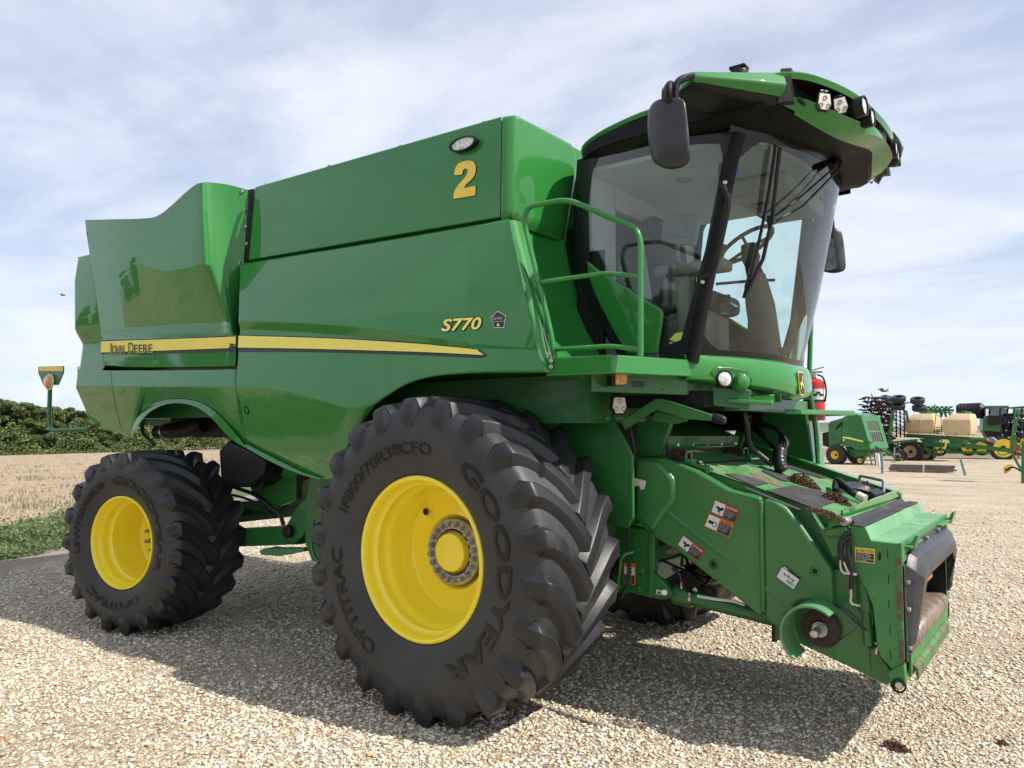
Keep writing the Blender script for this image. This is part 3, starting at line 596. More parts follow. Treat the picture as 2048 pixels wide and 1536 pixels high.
# ================================================================== wheels
def circ_text(s, cw, radius, a0, size, w, wid=1.0, bold=.0, arc=None, track=1.0):
    """letters bent round the sidewall; a0 = start angle (clockwise seen from outside), w = bulge lookup"""
    vf = textmesh(s, size, bold, 0, track, 3); bm = bmesh.new(); vv_ = [bm.verts.new(v) for v in vf[0]]
    for f in vf[1]:
        try: bm.faces.new([vv_[i] for i in f])
        except ValueError: pass
    for k in range(-2, 12): bmesh.ops.bisect_plane(bm, geom=bm.verts[:]+bm.edges[:]+bm.faces[:], plane_co=(0, k*.018, 0), plane_no=(0, 1, 0))
    bm.verts.index_update(); vf = ([v.co.copy() for v in bm.verts], [tuple(v.index for v in f.verts) for f in bm.faces]); bm.free(); x0 = min(v.x for v in vf[0]); x1 = max(v.x for v in vf[0]); k = (arc*radius/(x1-x0)) if arc else wid
    o = []
    for v in vf[0]:
        th = a0-(v.x-x0)*k/radius; r = radius+v.y-size*.35; o.append((r, th, w(r)))
    return o, vf[1]
def make_wheel(c, R, W, rr, nl, seed, steer=0.0, flip=1, disc=.40, kind='front', texts=()):
    """c = hub centre on the rim's outer face; axis runs inward (+y). flip = 1: right side of machine"""
    WH = empty('wheel'); WH.parent = CH
    hw = W/2; cy = hw-.03                                               # distance from rim plane to tyre mid plane
    ca, sa = math.cos(steer), math.sin(steer)
    def P(r, th, w):                                                    # w measured from mid plane, negative = outer
        x, y, z = r*math.cos(th), w+cy, r*math.sin(th)
        if z < -R+.06 and r > R*.9: z = max(z, -c.z-.015)
        X = x*ca-y*sa; Y = x*sa+y*ca
        return V(c.x+X, c.y+Y*flip, c.z+z) if flip == 1 else V(c.x+X, c.y-Y, c.z+z)
    td = .066                                                           # tread depth
    RC = R-td
    prof = [(-hw+.035, rr-.004), (-hw+.015, rr+.02), (-hw-.005, rr+(RC-rr)*.22), (-hw-.022, rr+(RC-rr)*.48), (-hw-.012, rr+(RC-rr)*.72), (-hw+.012, RC-.045), (-hw+.05, RC-.008), (-hw+.16, RC+.008), (-.12, RC+.016), (0, RC+.018)]
    pr = crv([V(a, b, 0) for a, b in prof], 3); pr = [(p.x, p.y) for p in pr]; pr = pr+[(-a, b) for a, b in reversed(pr[:-1])]
    def side_w(r):
        for (a0, b0), (a1, b1) in zip(pr[:26], pr[1:27]):
            if b0 <= r <= b1 and b1 > b0: return a0+(a1-a0)*(r-b0)/(b1-b0)
        return -hw
    def carc(w):                                                        # carcass radius at width w
        w = -abs(w)
        best = RC
        for (a0, b0), (a1, b1) in zip(pr[12:30], pr[13:31]):
            if a0 <= w <= a1: return b0+(b1-b0)*(w-a0)/max(a1-a0, 1e-6)
        return RC-.03
    n = 144; vs, fs = [], []; m = len(pr)
    for k in range(n):
        for a, b in pr: vs.append(P(b, 2*math.pi*k/n, a))
    for k in range(n):
        for i in range(m-1): fs.append((k*m+i, k*m+i+1, ((k+1) % n)*m+i+1, ((k+1) % n)*m+i))
    if flip == -1: fs = [tuple(reversed(f)) for f in fs]
    T = mk('tyre', (vs, fs), M['sidewall'], WH, auto=60)
    # lugs
    vs, fs = [], []; rnd = random.Random(seed); pitch = 2*math.pi/nl
    for s in (-1, 1):
        for k in range(nl):
            a0 = k*pitch+(pitch/2 if s > 0 else 0)+.13
            secs = []
            NS = 11
            for q in range(NS):
                u = q/(NS-1)                                            # 0 = centre tip, 1 = shoulder
                w = -.025+u*(hw+.012)
                # on the front of the wheel the tip must be lowest: angle grows towards the shoulder
                sweep = (.38*W/R)*(1-(1-u)**1.55)*1.22
                th = a0+sweep
                wd = (.033+.020*u*u+.010*(1-u)**4)
                rt = R-.006-.016*(abs(w)/hw)**2.2
                slope = 1.0-.97*u                                       # direction of the bar: steep near the centre, crosswise at the shoulder
                secs.append((w, th, wd, rt, carc(w)-.004, slope))
            lug = []
            for (w, th, wd, rt, rb, sl) in secs:
                dth = wd/R; dw = sl*wd*.75
                lug.append([(rb, th-dth*1.85, w+dw*1.5), (rt, th-dth*.90, w+dw*.7), (rt, th+dth*.90, w-dw*.7), (rb, th+dth*1.85, w-dw*1.5)])
            th = secs[-1][1]
            for (rt2, wt2, rb2, wb2, hw1, hw2) in ((R-.036, hw+.001, RC-.012, hw-.022, .046, .085), (RC-.002, hw+.012, RC-.030, hw-.016, .045, .085), (RC-.045, hw+.020, RC-.055, hw-.012, .043, .082), (RC-.095, hw+.026, RC-.100, hw+.000, .040, .080), (RC-.13, hw+.019, RC-.14, hw+.011, .030, .085)):
                if R < .9: rt2 = RC-(RC-rt2)*.72 if rt2 < RC else rt2; rb2 = RC-(RC-rb2)*.72; hw1 *= .9; hw2 *= .85
                th2 = th+.006
                lug.append([(rb2, th2-hw2/R, wb2), (rt2, th2-hw1/R, wt2), (rt2, th2+hw1/R, wt2), (rb2, th2+hw2/R, wb2)])
            b = len(vs)
            for sec in lug:
                for (r, t, w) in sec: vs.append(P(r, t, w*(-1 if s < 0 else 1)))
            rev = (s > 0) ^ (flip == -1)
            F = []
            for i in range(len(lug)-1):
                for j in range(3): F.append((b+i*4+j, b+(i+1)*4+j, b+(i+1)*4+j+1, b+i*4+j+1))
            F.append((b, b+1, b+2, b+3)); e = b+(len(lug)-1)*4; F.append((e+3, e+2, e+1, e))
            fs += [tuple(reversed(f)) for f in F] if rev else F
    mk('tread', (vs, fs), M['rubber'], T, bevel=.010, seg=3, auto=180)
    # rim
    def ring(prof, n=72): 
        vs, fs = [], []; m = len(prof)
        for k in range(n):
            for d, r in prof: vs.append(P(r, 2*math.pi*k/n, d-cy))
        for k in range(n):
            for i in range(m-1): fs.append((k*m+i, ((k+1) % n)*m+i, ((k+1) % n)*m+i+1, k*m+i+1))
        return vs, fs
    q = rr/.508
    if kind == 'front':
        pf = [(.0, .530), (.030, .538), (.03, .530), (-.004, .524), (-.012, .512), (-.008, .500), (.004, .493), (.03, .487), (.055, .486), (.072, .478), (.085, .462), (.115, .460), (.135, .466), (.15, .464), (.17, .448), (.195, .440), (.26, .438), (.285, .430), (.31, .416), (.34, .412), (.352, .408), (.36, .398), (.36, .30), (.352, .285), (.345, .25), (.375, .215), (.40, .205), (.40, .0)]
        pf = [(a, b*rr/.508*(.508/.53)) for a, b in pf]
    else:
        pf = [(.0, .425), (.03, .43), (.03, .424), (-.006, .418), (-.010, .406), (.0, .398), (.03, .391), (.05, .388), (.065, .376), (.09, .372), (.13, .374), (.145, .368), (.16, .352), (.22, .346), (.40, .335), (.43, .325), (.44, .31), (.44, .0)]
        pf = [(a, b*rr/.406*(.406/.425)) for a, b in pf]
    RM = mk('rim', ring(pf), M['yellow'], WH, auto=35)
    if flip == 1: RM.data.flip_normals(); RM.data.flip_normals()
    if kind == 'front':
        hc_ = P(.350, R_(137), .340-cy); mk('valve_hole', lathe([(0, .024), (-.004, .022), (-.004, 0)], hc_, (0, 1, 0), 16), M['black'], RM)
        # bolt ring
        mk('hub_ring', ring([(.40, .145), (.325, .145), (.318, .150), (.318, .205), (.325, .212), (.36, .212)]), M['dull_steel'], WH)
        mk('hub_cap', ring([(.35, .145), (.33, .128), (.30, .124), (.285, .118), (.28, .104), (.28, .0)], 48), M['yellow'], WH, auto=35)
        mk('hub_bore', ring([(.345, .145), (.315, .138), (.345, .120)], 48), M['steel'], WH)
        for k in range(20):
            a = 2*math.pi*(k+.5)/20; cc_ = lambda r, d: P(r, a, d-cy)
            mk('wheel_bolt', join(cyl(cc_(.178, .318), cc_(.178, .308), .021, 12), cyl(cc_(.178, .308), cc_(.178, .284), .0165, 6, .003), cyl(cc_(.178, .285), cc_(.178, .278), .010, 8)), M['dull_steel'], WH)
        h0 = P(.36, R_(118), .17-cy); h1 = P(.36, R_(118), .37-cy)
    else:
        mk('hub_ring', ring([(.44, .20), (.425, .20), (.425, .0)], 48), M['yellow'], WH)
        mk('hub_cap', ring([(.43, .085), (.40, .085), (.37, .06), (.36, .0)], 32), M['dark_glass'], WH)
        for k in range(10):
            a = 2*math.pi*(k+.5)/10; cc_ = lambda r, d: P(r, a, d-cy)
            mk('wheel_bolt', join(cyl(cc_(.15, .43), cc_(.15, .405), .026, 14, .003), cyl(cc_(.15, .405), cc_(.15, .365), .020, 6, .003), cyl(cc_(.15, .365), cc_(.15, .345), .012, 8)), M['dull_steel'], WH)
    for (s, rad, a, size, arc, bold) in texts:
        o, f = circ_text(s, None, rad, R_(a), size, side_w, bold=bold, arc=R_(arc) if arc else None)
        mk('sidewall_lettering', ([P(r, th, side_w(r)-.0055) for r, th, w in o], f), M['rubber_text'], T, smooth=False)
    return WH, P, cy
FT = (('IF800/70R38CFO', .755, 168, .075, 78, .003), ('GOODYEAR', .765, 57, .125, 118, .006), ('OPTITRAC', .76, 258, .10, 78, .004))
FT = (('IF800/70R38CFO', .675, 158, .105, 80, .001), ('GOODYEAR', .690, 57, .150, 124, .004), ('OPTITRAC', .685, -119, .125, 62, .003))
make_wheel(V(0, -1.85, .9775), 1.003, .78, .508, 22, 1, texts=FT)
make_wheel(V(0, 1.85, .9775), 1.003, .78, .508, 22, 2, flip=-1)
RTx = (('LSW750/60R30', .530, 193, .085, 82, .001), ('GOODYEAR', .535, 98, .10, 122, .004), ('OPTITRAC', .532, -55, .09, 76, .002))
make_wheel(V(-3.465, -1.898, .782), .80, .72, .406, 19, 3, steer=.169, kind='rear', texts=RTx)
make_wheel(V(-3.465, 1.898, .782), .80, .72, .406, 19, 4, steer=-.169, flip=-1, kind='rear')
AX = empty('axles'); AX.parent = CH
mk('front_axle', join(cyl((0, -1.45, .9775), (0, 1.45, .9775), .16, 20), box((0, -1.15, 1.05), (.45, .5, .5)), box((0, 0, 1.2), (.5, 1.8, .3))), M['green_frame'], AX, bevel=.01)
mk('rear_axle', join(box((-3.5, 0, .95), (.22, 2.6, .2)), cyl((-3.5, -1.45, .782), (-3.5, -1.1, .782), .12, 16), box((-3.5, 0, 1.35), (.3, .5, .8))), M['green_frame'], AX, bevel=.01)
# ================================================================== cab
CAB = empty('cab'); CAB.parent = CH
PER = [(.52, 0), (.52, -.6), (.60, -.90), (.78, -1.01), (1.1, -1.035), (1.4, -1.04), (1.65, -1.03), (1.88, -1.0), (2.03, -.88), (2.15, -.72), (2.25, -.5), (2.31, -.25), (2.33, 0)]
ZT = [3.66, 3.66, 3.665, 3.70, 3.75, 3.76, 3.77, 3.79, 3.81, 3.79, 3.76, 3.72, 3.705]
ZG = [3.63, 3.63, 3.635, 3.665, 3.705, 3.71, 3.70, 3.645, 3.605, 3.565, 3.545, 3.565, 3.585]
ZB = [3.56, 3.56, 3.565, 3.59, 3.60, 3.60, 3.60, 3.595, 3.57, 3.53, 3.51, 3.535, 3.555]
RC_ = [0, 0, 0, 0, 0, 0, 0, 0, .07, .12, .12, .05, .0]
U1 = [.035]*7+[.035, .045, .045, .045, .045, .045]
cx, cy_ = 1.35, 0
def inn(p, d): v = V(p[0]-cx, p[1]-cy_, 0); l = v.length; return V(p[0], p[1], 0)-v*(d/l)
def full(lst): return lst+[V(p.x, -p.y, p.z) for p in reversed(lst[:-1])]
L0 = [inn(p, .42)+V(0, 0, max(z, 3.74)+.075) for p, z in zip(PER, ZT)]
L0b = [inn(p, .10)+V(0, 0, z+.045) for p, z in zip(PER, ZT)]
L1 = [V(p[0], p[1], z) for p, z in zip(PER, ZT)]
L1b = [V(p[0], p[1], z-.012)+(V(p[0]-cx, p[1], 0).normalized()*.012) for p, z in zip(PER, ZT)]
L2 = [V(p[0], p[1], z-u) for p, z, u in zip(PER, ZT, U1)]
L3 = [inn(p, .012+d)+V(0, 0, z-u-.005) for p, z, u, d in zip(PER, ZT, U1, RC_)]
ZL = [g+.001 if d == 0 else g+.055 for g, d in zip(ZG, RC_)]
L4 = [inn(p, .012+d)+V(0, 0, z) for p, z, d in zip(PER, ZL, RC_)]
L5 = [inn(p, .004)+V(0, 0, z) for p, z, d in zip(PER, ZL, RC_)]
L6 = [inn(p, .065*(d > .06))+V(0, 0, z) for p, z, d in zip(PER, ZG, RC_)]
L7 = [(inn(p, .01)+V(0, 0, z)) if i < 7 else (inn(p, (.01, .075, .11, .125, .125, .10)[i-7])+V(0, 0, g-(.004, .012, .02, .022, .022, .022)[i-7])) for i, (p, z, g) in enumerate(zip(PER, ZB, ZG))]
L8 = [inn(p, .05 if i < 7 else .15)+V(0, 0, z-.01) for i, (p, z) in enumerate(zip(PER, ZB))]
UN = [(.62, 0), (.62, -.6), (.66, -.84), (.80, -.90), (1.1, -.91), (1.4, -.91), (1.60, -.90), (1.72, -.84), (1.80, -.72), (1.86, -.58), (1.91, -.40), (1.94, -.2), (1.95, 0)]
L9 = [V(p[0], p[1], z) for p, z in zip(UN, [3.56]*4+[3.57, 3.56, 3.55, 3.55, 3.54, 3.53, 3.53, 3.53, 3.53])]
def ringl(rows): 
    vs, fs = loft([full(r) for r in rows], 4)
    return vs, [tuple(reversed(f)) for f in fs]
L6k = [a if i < 8 else b+V(0, 0, .0) for i, (a, b) in enumerate(zip(L6, L7))]
RF = mk('roof', ringl([L0, L0b, L1, L1b, L2]), M['green'], CAB, auto=50)
capv = [p for p in crv(full(L0), 4)]
mk('roof_top', (capv+[V(1.35, 0, 3.88)], [(i, i+1, len(capv)) for i in range(len(capv)-1)]), M['green'], RF)
nfront = slice(7, 13)
mk('roof_band', ringl([L2, L3, L4, L5]), M['black'], RF, auto=50)
mk('roof_visor_lip', ringl([[p for p in L5], L6]), M['green'], RF, auto=60)
mk('roof_underside', ringl([L6k, L7, L8, L9]), M['black_matte'], RF, auto=40)
fl = [L6[8:], [q+V(0, 0, -.003) for q in L7[8:]]]
fl = [r+[V(p.x, -p.y, p.z) for p in reversed(r[:-1])] for r in fl]
mk('roof_visor_flange', loft(fl, 4), M['green'], RF)
# side of the roof: green only as a thin strip, black below
for s in (1, -1):
    sd = [V(p[0], p[1]*s, 0) for p in PER[1:8]]
    a = [q+V(0, -.006*s, z+.0) for q, z in zip(sd, [x for x in ZG[1:7]]+[3.66])]; b = [q+V(0, -.006*s, z) for q, z in zip(sd, [x-.0 for x in ZB[1:8]])]
    vf = loft([a, b], 4); mk('roof_side_band', vf, M['black_matte'], RF)
# wings carrying the mirrors
def wing(s):
    rt, rb = V(1.965, -.93, 3.805), V(1.955, -.955, 3.655); tt, tb = V(1.60, -1.375, 3.745), V(1.60, -1.385, 3.685)
    d = V(-.30, -.05, 0)
    sec = []
    for t, tk in ((0, 1), (.35, 1), (.75, .8), (.95, .55), (1.0, .3)):
        a = rt.lerp(tt, t); b = rb.lerp(tb, t); mid = a.lerp(b, .62)+V(.035, -.02, 0)*(tk)
        k = V(-.26*tk, .10*tk, 0)
        sec.append([a+k+V(0, 0, -.01), a, mid, b, b+V(-.03, .015, -.035*tk), b+k+V(0, 0, -.05*tk), a+k+V(0, 0, -.01)])
    vs = [p for q in sec for p in q]; n = 7
    fs = [(i*n+j, (i+1)*n+j, (i+1)*n+j+1, i*n+j+1) for i in range(4) for j in range(n-1)]+[tuple(reversed(range(4*n, 4*n+6))), tuple(range(0, 6))]
    vf = (vs, fs)
    if s < 0: vf = mirr(vf)
    w = mk('mirror_wing', vf, [M['green'], M['black']], CAB, bevel=.012, seg=3, auto=45)
    for i, p in enumerate(w.data.polygons):
        if i < 24 and i % 6 in (3, 4): p.material_index = 1
    e = [V(1.952, -.955, 3.82), V(2.0, -.92, 3.825), V(2.0, -.93, 3.63), V(1.94, -.97, 3.62)]
    e = e if s > 0 else [V(p.x, -p.y, p.z) for p in e]
    mk('wing_gap', prism(e, (0, .12*s, 0)), M['black'], w)
wing(1); wing(-1)
mk('beacon_socket', join(cyl((1.67, -.84, 3.86), (1.67, -.84, 3.935), .055, 16, .01), box((1.67, -.84, 3.945), (.10, .08, .02))), M['black'], RF, bevel=.006)
mk('antenna_dome', lathe([(0, .11), (.05, .10), (.07, .05), (.075, 0)], (1.95, 0, 3.80), (0, 0, 1), 24), M['grey'], RF)
# glass -------------------------------------------------------------
def wx(y, z):
    k = .37*(min(1.05, abs(y)/.93))**2.3; t = (z-2.17)/1.15
    return 1.69-k+(.27*t-.035*t*(1-t)*0)+.03*math.sin(max(0, min(1, t))*math.pi)*.6
zs = [2.14, 2.3, 2.5, 2.7, 2.9, 3.1, 3.3, 3.45, 3.56]; ys = [-.93+.093*i for i in range(21)]
rows = [[V(wx(y, z), y, z) for y in ys] for z in zs]
ws = loft(rows, 2); mk('windshield', ws, M['glass'], CAB, auto=80)
# black printed border of the windscreen: bottom and top arch
def band(fz0, fz1, off, n=44):
    v, f = [], []
    for i in range(n+1):
        y = -.935+1.87*i/n
        for z in (fz0(y), (fz0(y)+fz1(y))/2, fz1(y)): v.append(V(wx(y, z)+off, y, z))
    for i in range(n):
        for j in range(2): f.append((i*3+j, (i+1)*3+j, (i+1)*3+j+1, i*3+j+1))
    return v, f
mk('screen_border', join(band(lambda y: 2.12, lambda y: 2.235+.02*abs(y)+max(0, abs(y)-.78)*1.0, .004),
    band(lambda y: 3.49-max(0, abs(y)-.78)*1.3, lambda y: 3.58, .004)), M['black_gloss'], CAB)
# A pillars, side glass, door frame
SY = -.94
def side_parts(s):
    def Q(u, v, y=SY): p = PY(u, v, y); return V(p.x, p.y*s, p.z)
    def MR(vf): return vf if s > 0 else mirr(vf)
    ap = [PY(1478, 268, -.925), PY(1462, 330, -.93), PY(1428, 500, -.935), PY(1400, 640, -.935), PY(1385, 722, -.935)]
    apv = crv(ap, 4)
    mk('pillar', MR(join(tube(apv, .042, 8), )), M['black_matte'], CAB, auto=60)
    # hinge side bar in front of the pillar
    if s > 0:
        hb = [PY(1441, 370, -.98), PY(1447, 372, -1.0), PY(1460, 400, -1.0), PY(1432, 530, -1.0), PY(1420, 548, -.98), PY(1402, 560, -.97)]
        mk('door_hinge_bar', tube(fillet(hb, .05), .016, 8), M['black'], CAB)
        for (u, v) in ((1450, 365), (1405, 564)): mk('hinge_bolt', cyl(PY(u, v, -.98), PY(u, v, -1.005), .013, 10, .003), M['steel'], CAB)
    rp = [PY(1163, 318, SY+.02), PY(1158, 420, SY), PY(1163, 530, SY), PY(1190, 610, SY-.0), PY(1222, 665, SY), PY(1253, 712, SY)]
    mk('rear_pillar', MR(loft([[p+V(-.10, .10, 0) for p in crv(rp, 3)], [p+V(-.035, .0, 0) for p in crv(rp, 3)], [p+V(.028, -.01, 0) for p in crv(rp, 3)], [p+V(.04, .03, 0) for p in crv(rp, 3)]], 1)), M['black'], CAB, auto=50)
    # glazed door: glass polygon and black printed rim
    gl = [PY(1166, 300, SY), PY(1478, 262, SY), PY(1386, 716, SY), PY(1256, 712, SY), PY(1163, 545, SY)]
    mk('side_glass', MR((gl, [(0, 1, 2, 3, 4)])), M['glass_side'], CAB, smooth=False)
    def frame(outer, inner, y, name, m):
        o = [PY(u, v, y) for u, v in outer]; i_ = [PY(u, v, y) for u, v in inner]; o = crv(o, 1, True) if False else o
        n = len(o); vf = (o+i_, [(k, (k+1) % n, n+(k+1) % n, n+k) for k in range(n)]); return mk(name, MR(vf), m, CAB, smooth=False)
    ot = [(1166, 300), (1250, 286), (1370, 274), (1477, 262), (1462, 330), (1430, 500), (1386, 716), (1320, 714), (1322, 660), (1240, 590), (1172, 545), (1163, 420)]
    it = [(1184, 345), (1205, 296), (1370, 288), (1440, 287), (1446, 320), (1410, 500), (1362, 680), (1335, 690), (1335, 640), (1240, 578), (1180, 528), (1177, 420)]
    frame(ot, it, SY-.004, 'door_frame', M['black_gloss'])
    gp = [(1172, 521), (1203, 546), (1250, 573), (1300, 606), (1321, 618), (1325, 626), (1324, 640), (1314, 708), (1253, 708), (1222, 655), (1190, 590), (1175, 548)]
    p1 = prism([PY(u, v, SY-.035) for u, v in gp], (0, .03, 0)); mk('lower_door_panel', MR(p1), M['green'], CAB, bevel=.012, seg=3)
side_parts(1); side_parts(-1)
# rear wall with window opening, floor, liner
rw = join(box((.60, -.70, 2.85), (.05, .42, 1.4)), box((.60, .70, 2.85), (.05, .42, 1.4)), box((.60, 0, 2.45), (.05, 1.0, .62)), box((.60, 0, 3.44), (.05, 1.0, .2)))
mk('rear_wall', rw, M['liner'], CAB)
mk('cab_corner', join(box((.665, -.905, 2.52), (.20, .03, .85)), box((.665, .905, 2.52), (.20, .03, .85)), box((.565, 0, 2.52), (.015, 1.82, .85))), M['black'], CAB)
mk('rear_window', box((.585, 0, 3.05), (.01, 1.0, .62)), M['glass_side'], CAB)
mk('cab_floor', prism([V(.6, -.9, 2.13), V(1.3, -.9, 2.13), V(1.55, -.6, 2.13), V(1.64, -.2, 2.13), V(1.66, 0, 2.13), V(1.64, .2, 2.13), V(1.55, .6, 2.13), V(1.3, .9, 2.13), V(.6, .9, 2.13)], (0, 0, .05)), M['interior'], CAB)
mk('roof_liner', prism([V(.62, -.86, 3.50), V(1.5, -.86, 3.50), V(1.78, -.6, 3.49), V(1.86, -.2, 3.49), V(1.86, .2, 3.49), V(1.78, .6, 3.49), V(1.5, .86, 3.50), V(.62, .86, 3.50)], (0, 0, .03)), M['liner'], CAB)
# roof console inside, above the windscreen
mk('roof_console', join(box((1.55, .25, 3.42), (.42, .9, .12))), M['interior'], CAB, bevel=.03, seg=3)
mk('console_vent', box((1.50, .15, 3.352), (.16, .22, .012)), M['interior_dark'], CAB)
mk('liner_lamp', lathe([(0, .06), (.012, .05), (.014, 0)], (1.1, -.35, 3.50), (0, 0, -1), 20), M['grey'], CAB)
# sun shade strips behind the glass
mk('corner_post', join(bar((.70, -.88, 2.2), (.70, -.88, 3.5), .05, .09), bar((.66, .88, 2.2), (.66, .88, 3.5), .06, .12)), M['interior'], CAB)
fp = PY(1585, 640, .86)
mk('far_post', bar(PY(1622, 380, .90), PY(1580, 735, .90), .05, .07), M['interior'], CAB)
# seat
st = empty('seat'); st.parent = CAB
def rbox(c, s, b, rot=None): return box(c, s, rot)
mk('seat_cushion', box((1.02, 0, 2.66), (.50, .52, .14)), M['interior_dark'], st, bevel=.05, seg=3)
mk('seat_back', box((.80, 0, 3.0), (.14, .50, .66), Matrix.Rotation(R_(-8), 3, 'Y')), M['interior_dark'], st, bevel=.05, seg=3)
mk('seat_pedestal', box((1.0, 0, 2.38), (.4, .4, .42)), M['interior'], st, bevel=.03)
mk('armrest', join(box((1.15, -.36, 2.86), (.52, .16, .08)), box((1.0, -.36, 2.72), (.12, .1, .24))), M['interior'], st, bevel=.025, seg=3)
mk('joystick', join(tube([(1.34, -.36, 2.88), (1.36, -.36, 2.95), (1.38, -.36, 3.0)], [.02, .02, .03], 10)), M['interior_dark'], st)
mo = empty('monitor'); mo.parent = CAB
a, b, c_, d = PY(1326, 424, -.42), PY(1398, 431, -.42), PY(1387, 491, -.42), PY(1320, 486, -.42)
mk('monitor_back', prism([a, b, c_, d], (.01, .035, 0)), M['grey'], mo, bevel=.008)
mk('monitor_plate', prism([a.lerp(c_, .3)+V(0, -.012, 0), b.lerp(d, .3)+V(0, -.012, 0), c_.lerp(a, .25)+V(0, -.012, 0), d.lerp(b, .25)+V(0, -.012, 0)], (0, .012, 0)), M['grey'], mo, bevel=.003)
mk('monitor_arm', join(tube(fillet([PY(1355, 480, -.40), PY(1355, 520, -.40), PY(1365, 530, -.38), V(1.15, -.34, 2.86)], .04), .018, 8)), M['grey'], mo)
# left grab rail seen through the glass (black), door grab
mk('inner_rail', tube(fillet([PY(1246, 560, -.80), PY(1238, 520, -.80), PY(1250, 495, -.80), PY(1290, 475, -.80), PY(1340, 500, -.80), PY(1340, 620, -.80)], .05), .014, 8), M['interior_dark'], CAB)
# steering
sw = empty('steering_column'); sw.parent = CAB
hub = PY(1493, 490, 0); tilt = V(-.50, -.0, .86).normalized()
wl = PY(1441, 500, 0); 
u = tilt.cross(V(0, 1, 0)).normalized(); w_ = V(0, 1, 0)
ringp = [hub+(u*math.cos(t)+w_*math.sin(t))*.20 for t in [2*math.pi*k/36 for k in range(36)]]
mk('steering_wheel', join(tube(ringp, .015, 8, closed=True), *[tube([hub-tilt*.03, hub+(u*math.cos(t)+w_*math.sin(t))*.20], .012, 6) for t in (0.3, 2.4, 4.5)]), M['interior_dark'], sw)
pb = PY(1513, 560, 0); pm = PY(1525, 640, 0); pd = PY(1530, 735, 0)
mk('column_boot', tube([hub+V(.01, 0, .0), hub+V(.03, 0, -.10), hub.lerp(pb, .55), pb], [.05, .065, .05, .062], 14), M['interior_dark'], sw)
mk('pedestal', loft([[q+V(math.cos(t)*rx, math.sin(t)*ry, 0) for t in [2*math.pi*k/16 for k in range(17)]] for q, rx, ry in ((pb+V(0, 0, .05), .01, .01), (pb+V(0, 0, .04), .06, .055), (pb+V(0, 0, -.04), .085, .075), (pb.lerp(pm, .6), .10, .085), (pm, .10, .085), (pm.lerp(pd, .5), .115, .095), (pd+V(0, 0, -.05), .14, .12))], 1), M['interior'], sw, auto=70)
lv = PY(1519, 559, -.09); mk('hazard_switch', ico(lv, .018), M['amber'], sw)
mk('stalk', join(tube([PY(1432, 568, -.05), PY(1500, 562, -.02), PY(1550, 560, .05)], .011, 6)), M['interior_dark'], sw)
mk('pedal', tube([PY(1528, 690, -.05), PY(1578, 706, -.0)], .022, 8), M['interior'], sw)
pbg = join(ico(PY(1430, 600, -.15), .10, 1, 1, .5, 3, .25, 2), ico(PY(1440, 618, -.2), .10, 1.1, 1, .4, 4, .3, 2))
mk('plastic_bag', pbg, M['glass'], CAB)
mk('side_console', box((1.22, -.52, 2.36), (.30, .20, .34)), M['grey'], CAB, bevel=.03, seg=3)
mk('side_console', join(box((1.25, .62, 2.24), (.5, .4, .14)), box((1.28, -.78, 2.45), (.10, .10, .55))), M['interior'], CAB, bevel=.03, seg=3)
# bumper fascia with headlamp ------------------------------------------
def bxp(y, off=0): return 1.765+off-.385*(min(1.1, abs(y)/.95))**2.3
yy = [-.97, -.93, -.85, -.7, -.5, -.25, 0, .25, .5, .7, .85, .93, .97]
def brow(off, z, ex=0): return [V(bxp(y, off)-(ex if abs(y) > .95 else 0), y, z(abs(y))) for y in yy]
bump = loft([brow(-.10, lambda a: 2.205+.0*a), brow(-.05, lambda a: 2.20+.02*a), brow(-.015, lambda a: 2.175+.035*a), brow(.0, lambda a: 2.135+.045*a), brow(.012, lambda a: 2.05+.06*a), brow(.0, lambda a: 1.975+.095*a), brow(-.04, lambda a: 1.955+.11*a)], 4)
BF = mk('bumper', bump, M['green'], CAB, bevel=.006, auto=35)
BB = bvh(BF)
hl = [(1420, 745), (1433, 733), (1460, 734), (1478, 737), (1492, 742), (1502, 760), (1500, 778), (1478, 784), (1440, 774), (1430, 764)]
n = len(hl); rimv = []
for k, sc_ in ((0, 1), (1, .86)):
    for (u, v) in hl:
        uu, vv = 1462+(u-1462)*sc_, 758+(v-758)*sc_; hh, nn = hitpx(BB, uu, vv)
        if hh is None: hh, nn = PY(uu, vv, -.6), V(1, 0, 0)
        rimv.append(hh+V(.9, -.3, 0)*(.006 if k == 0 else -.0)+(V(-.02, .01, 0) if k else V(0, 0, 0)))
bz = [q for q in (hitpx(BB, u, v)[0] for u, v in hl) if q is not None]
mk('pocket_shade', prism([q+V(.008, -.006, 0) for q in bz], V(-.02, .015, 0)), M['green_frame'], BF, bevel=.008, seg=3)  # raised darker panel; the shade of the lamp recess is in its colour
mk('lamp_recess', (rimv, [(i, (i+1) % n, n+(i+1) % n, n+i) for i in range(n)]), M['green'], BF)
nrm = V(.72, -.62, .05).normalized()
def onb(u, v): h, q = hitpx(BB, u, v); return h
p = onb(1447, 758); mk('headlamp', join(lathe([(0.0, .052), (.022, .052), (.022, .044), (.016, .043)], p, nrm, 28)), M['black'], BF); mk('lamp_lens', lathe([(.017, .044), (.024, .03), (.026, 0)], p, nrm, 28), M['clear_lens'], BF)
p = onb(1481, 764); mk('lamp_blank', lathe([(-.01, .062), (.02, .055), (.045, .04), (.055, .02), (.057, 0)], p, nrm, 28), M['green'], BF)
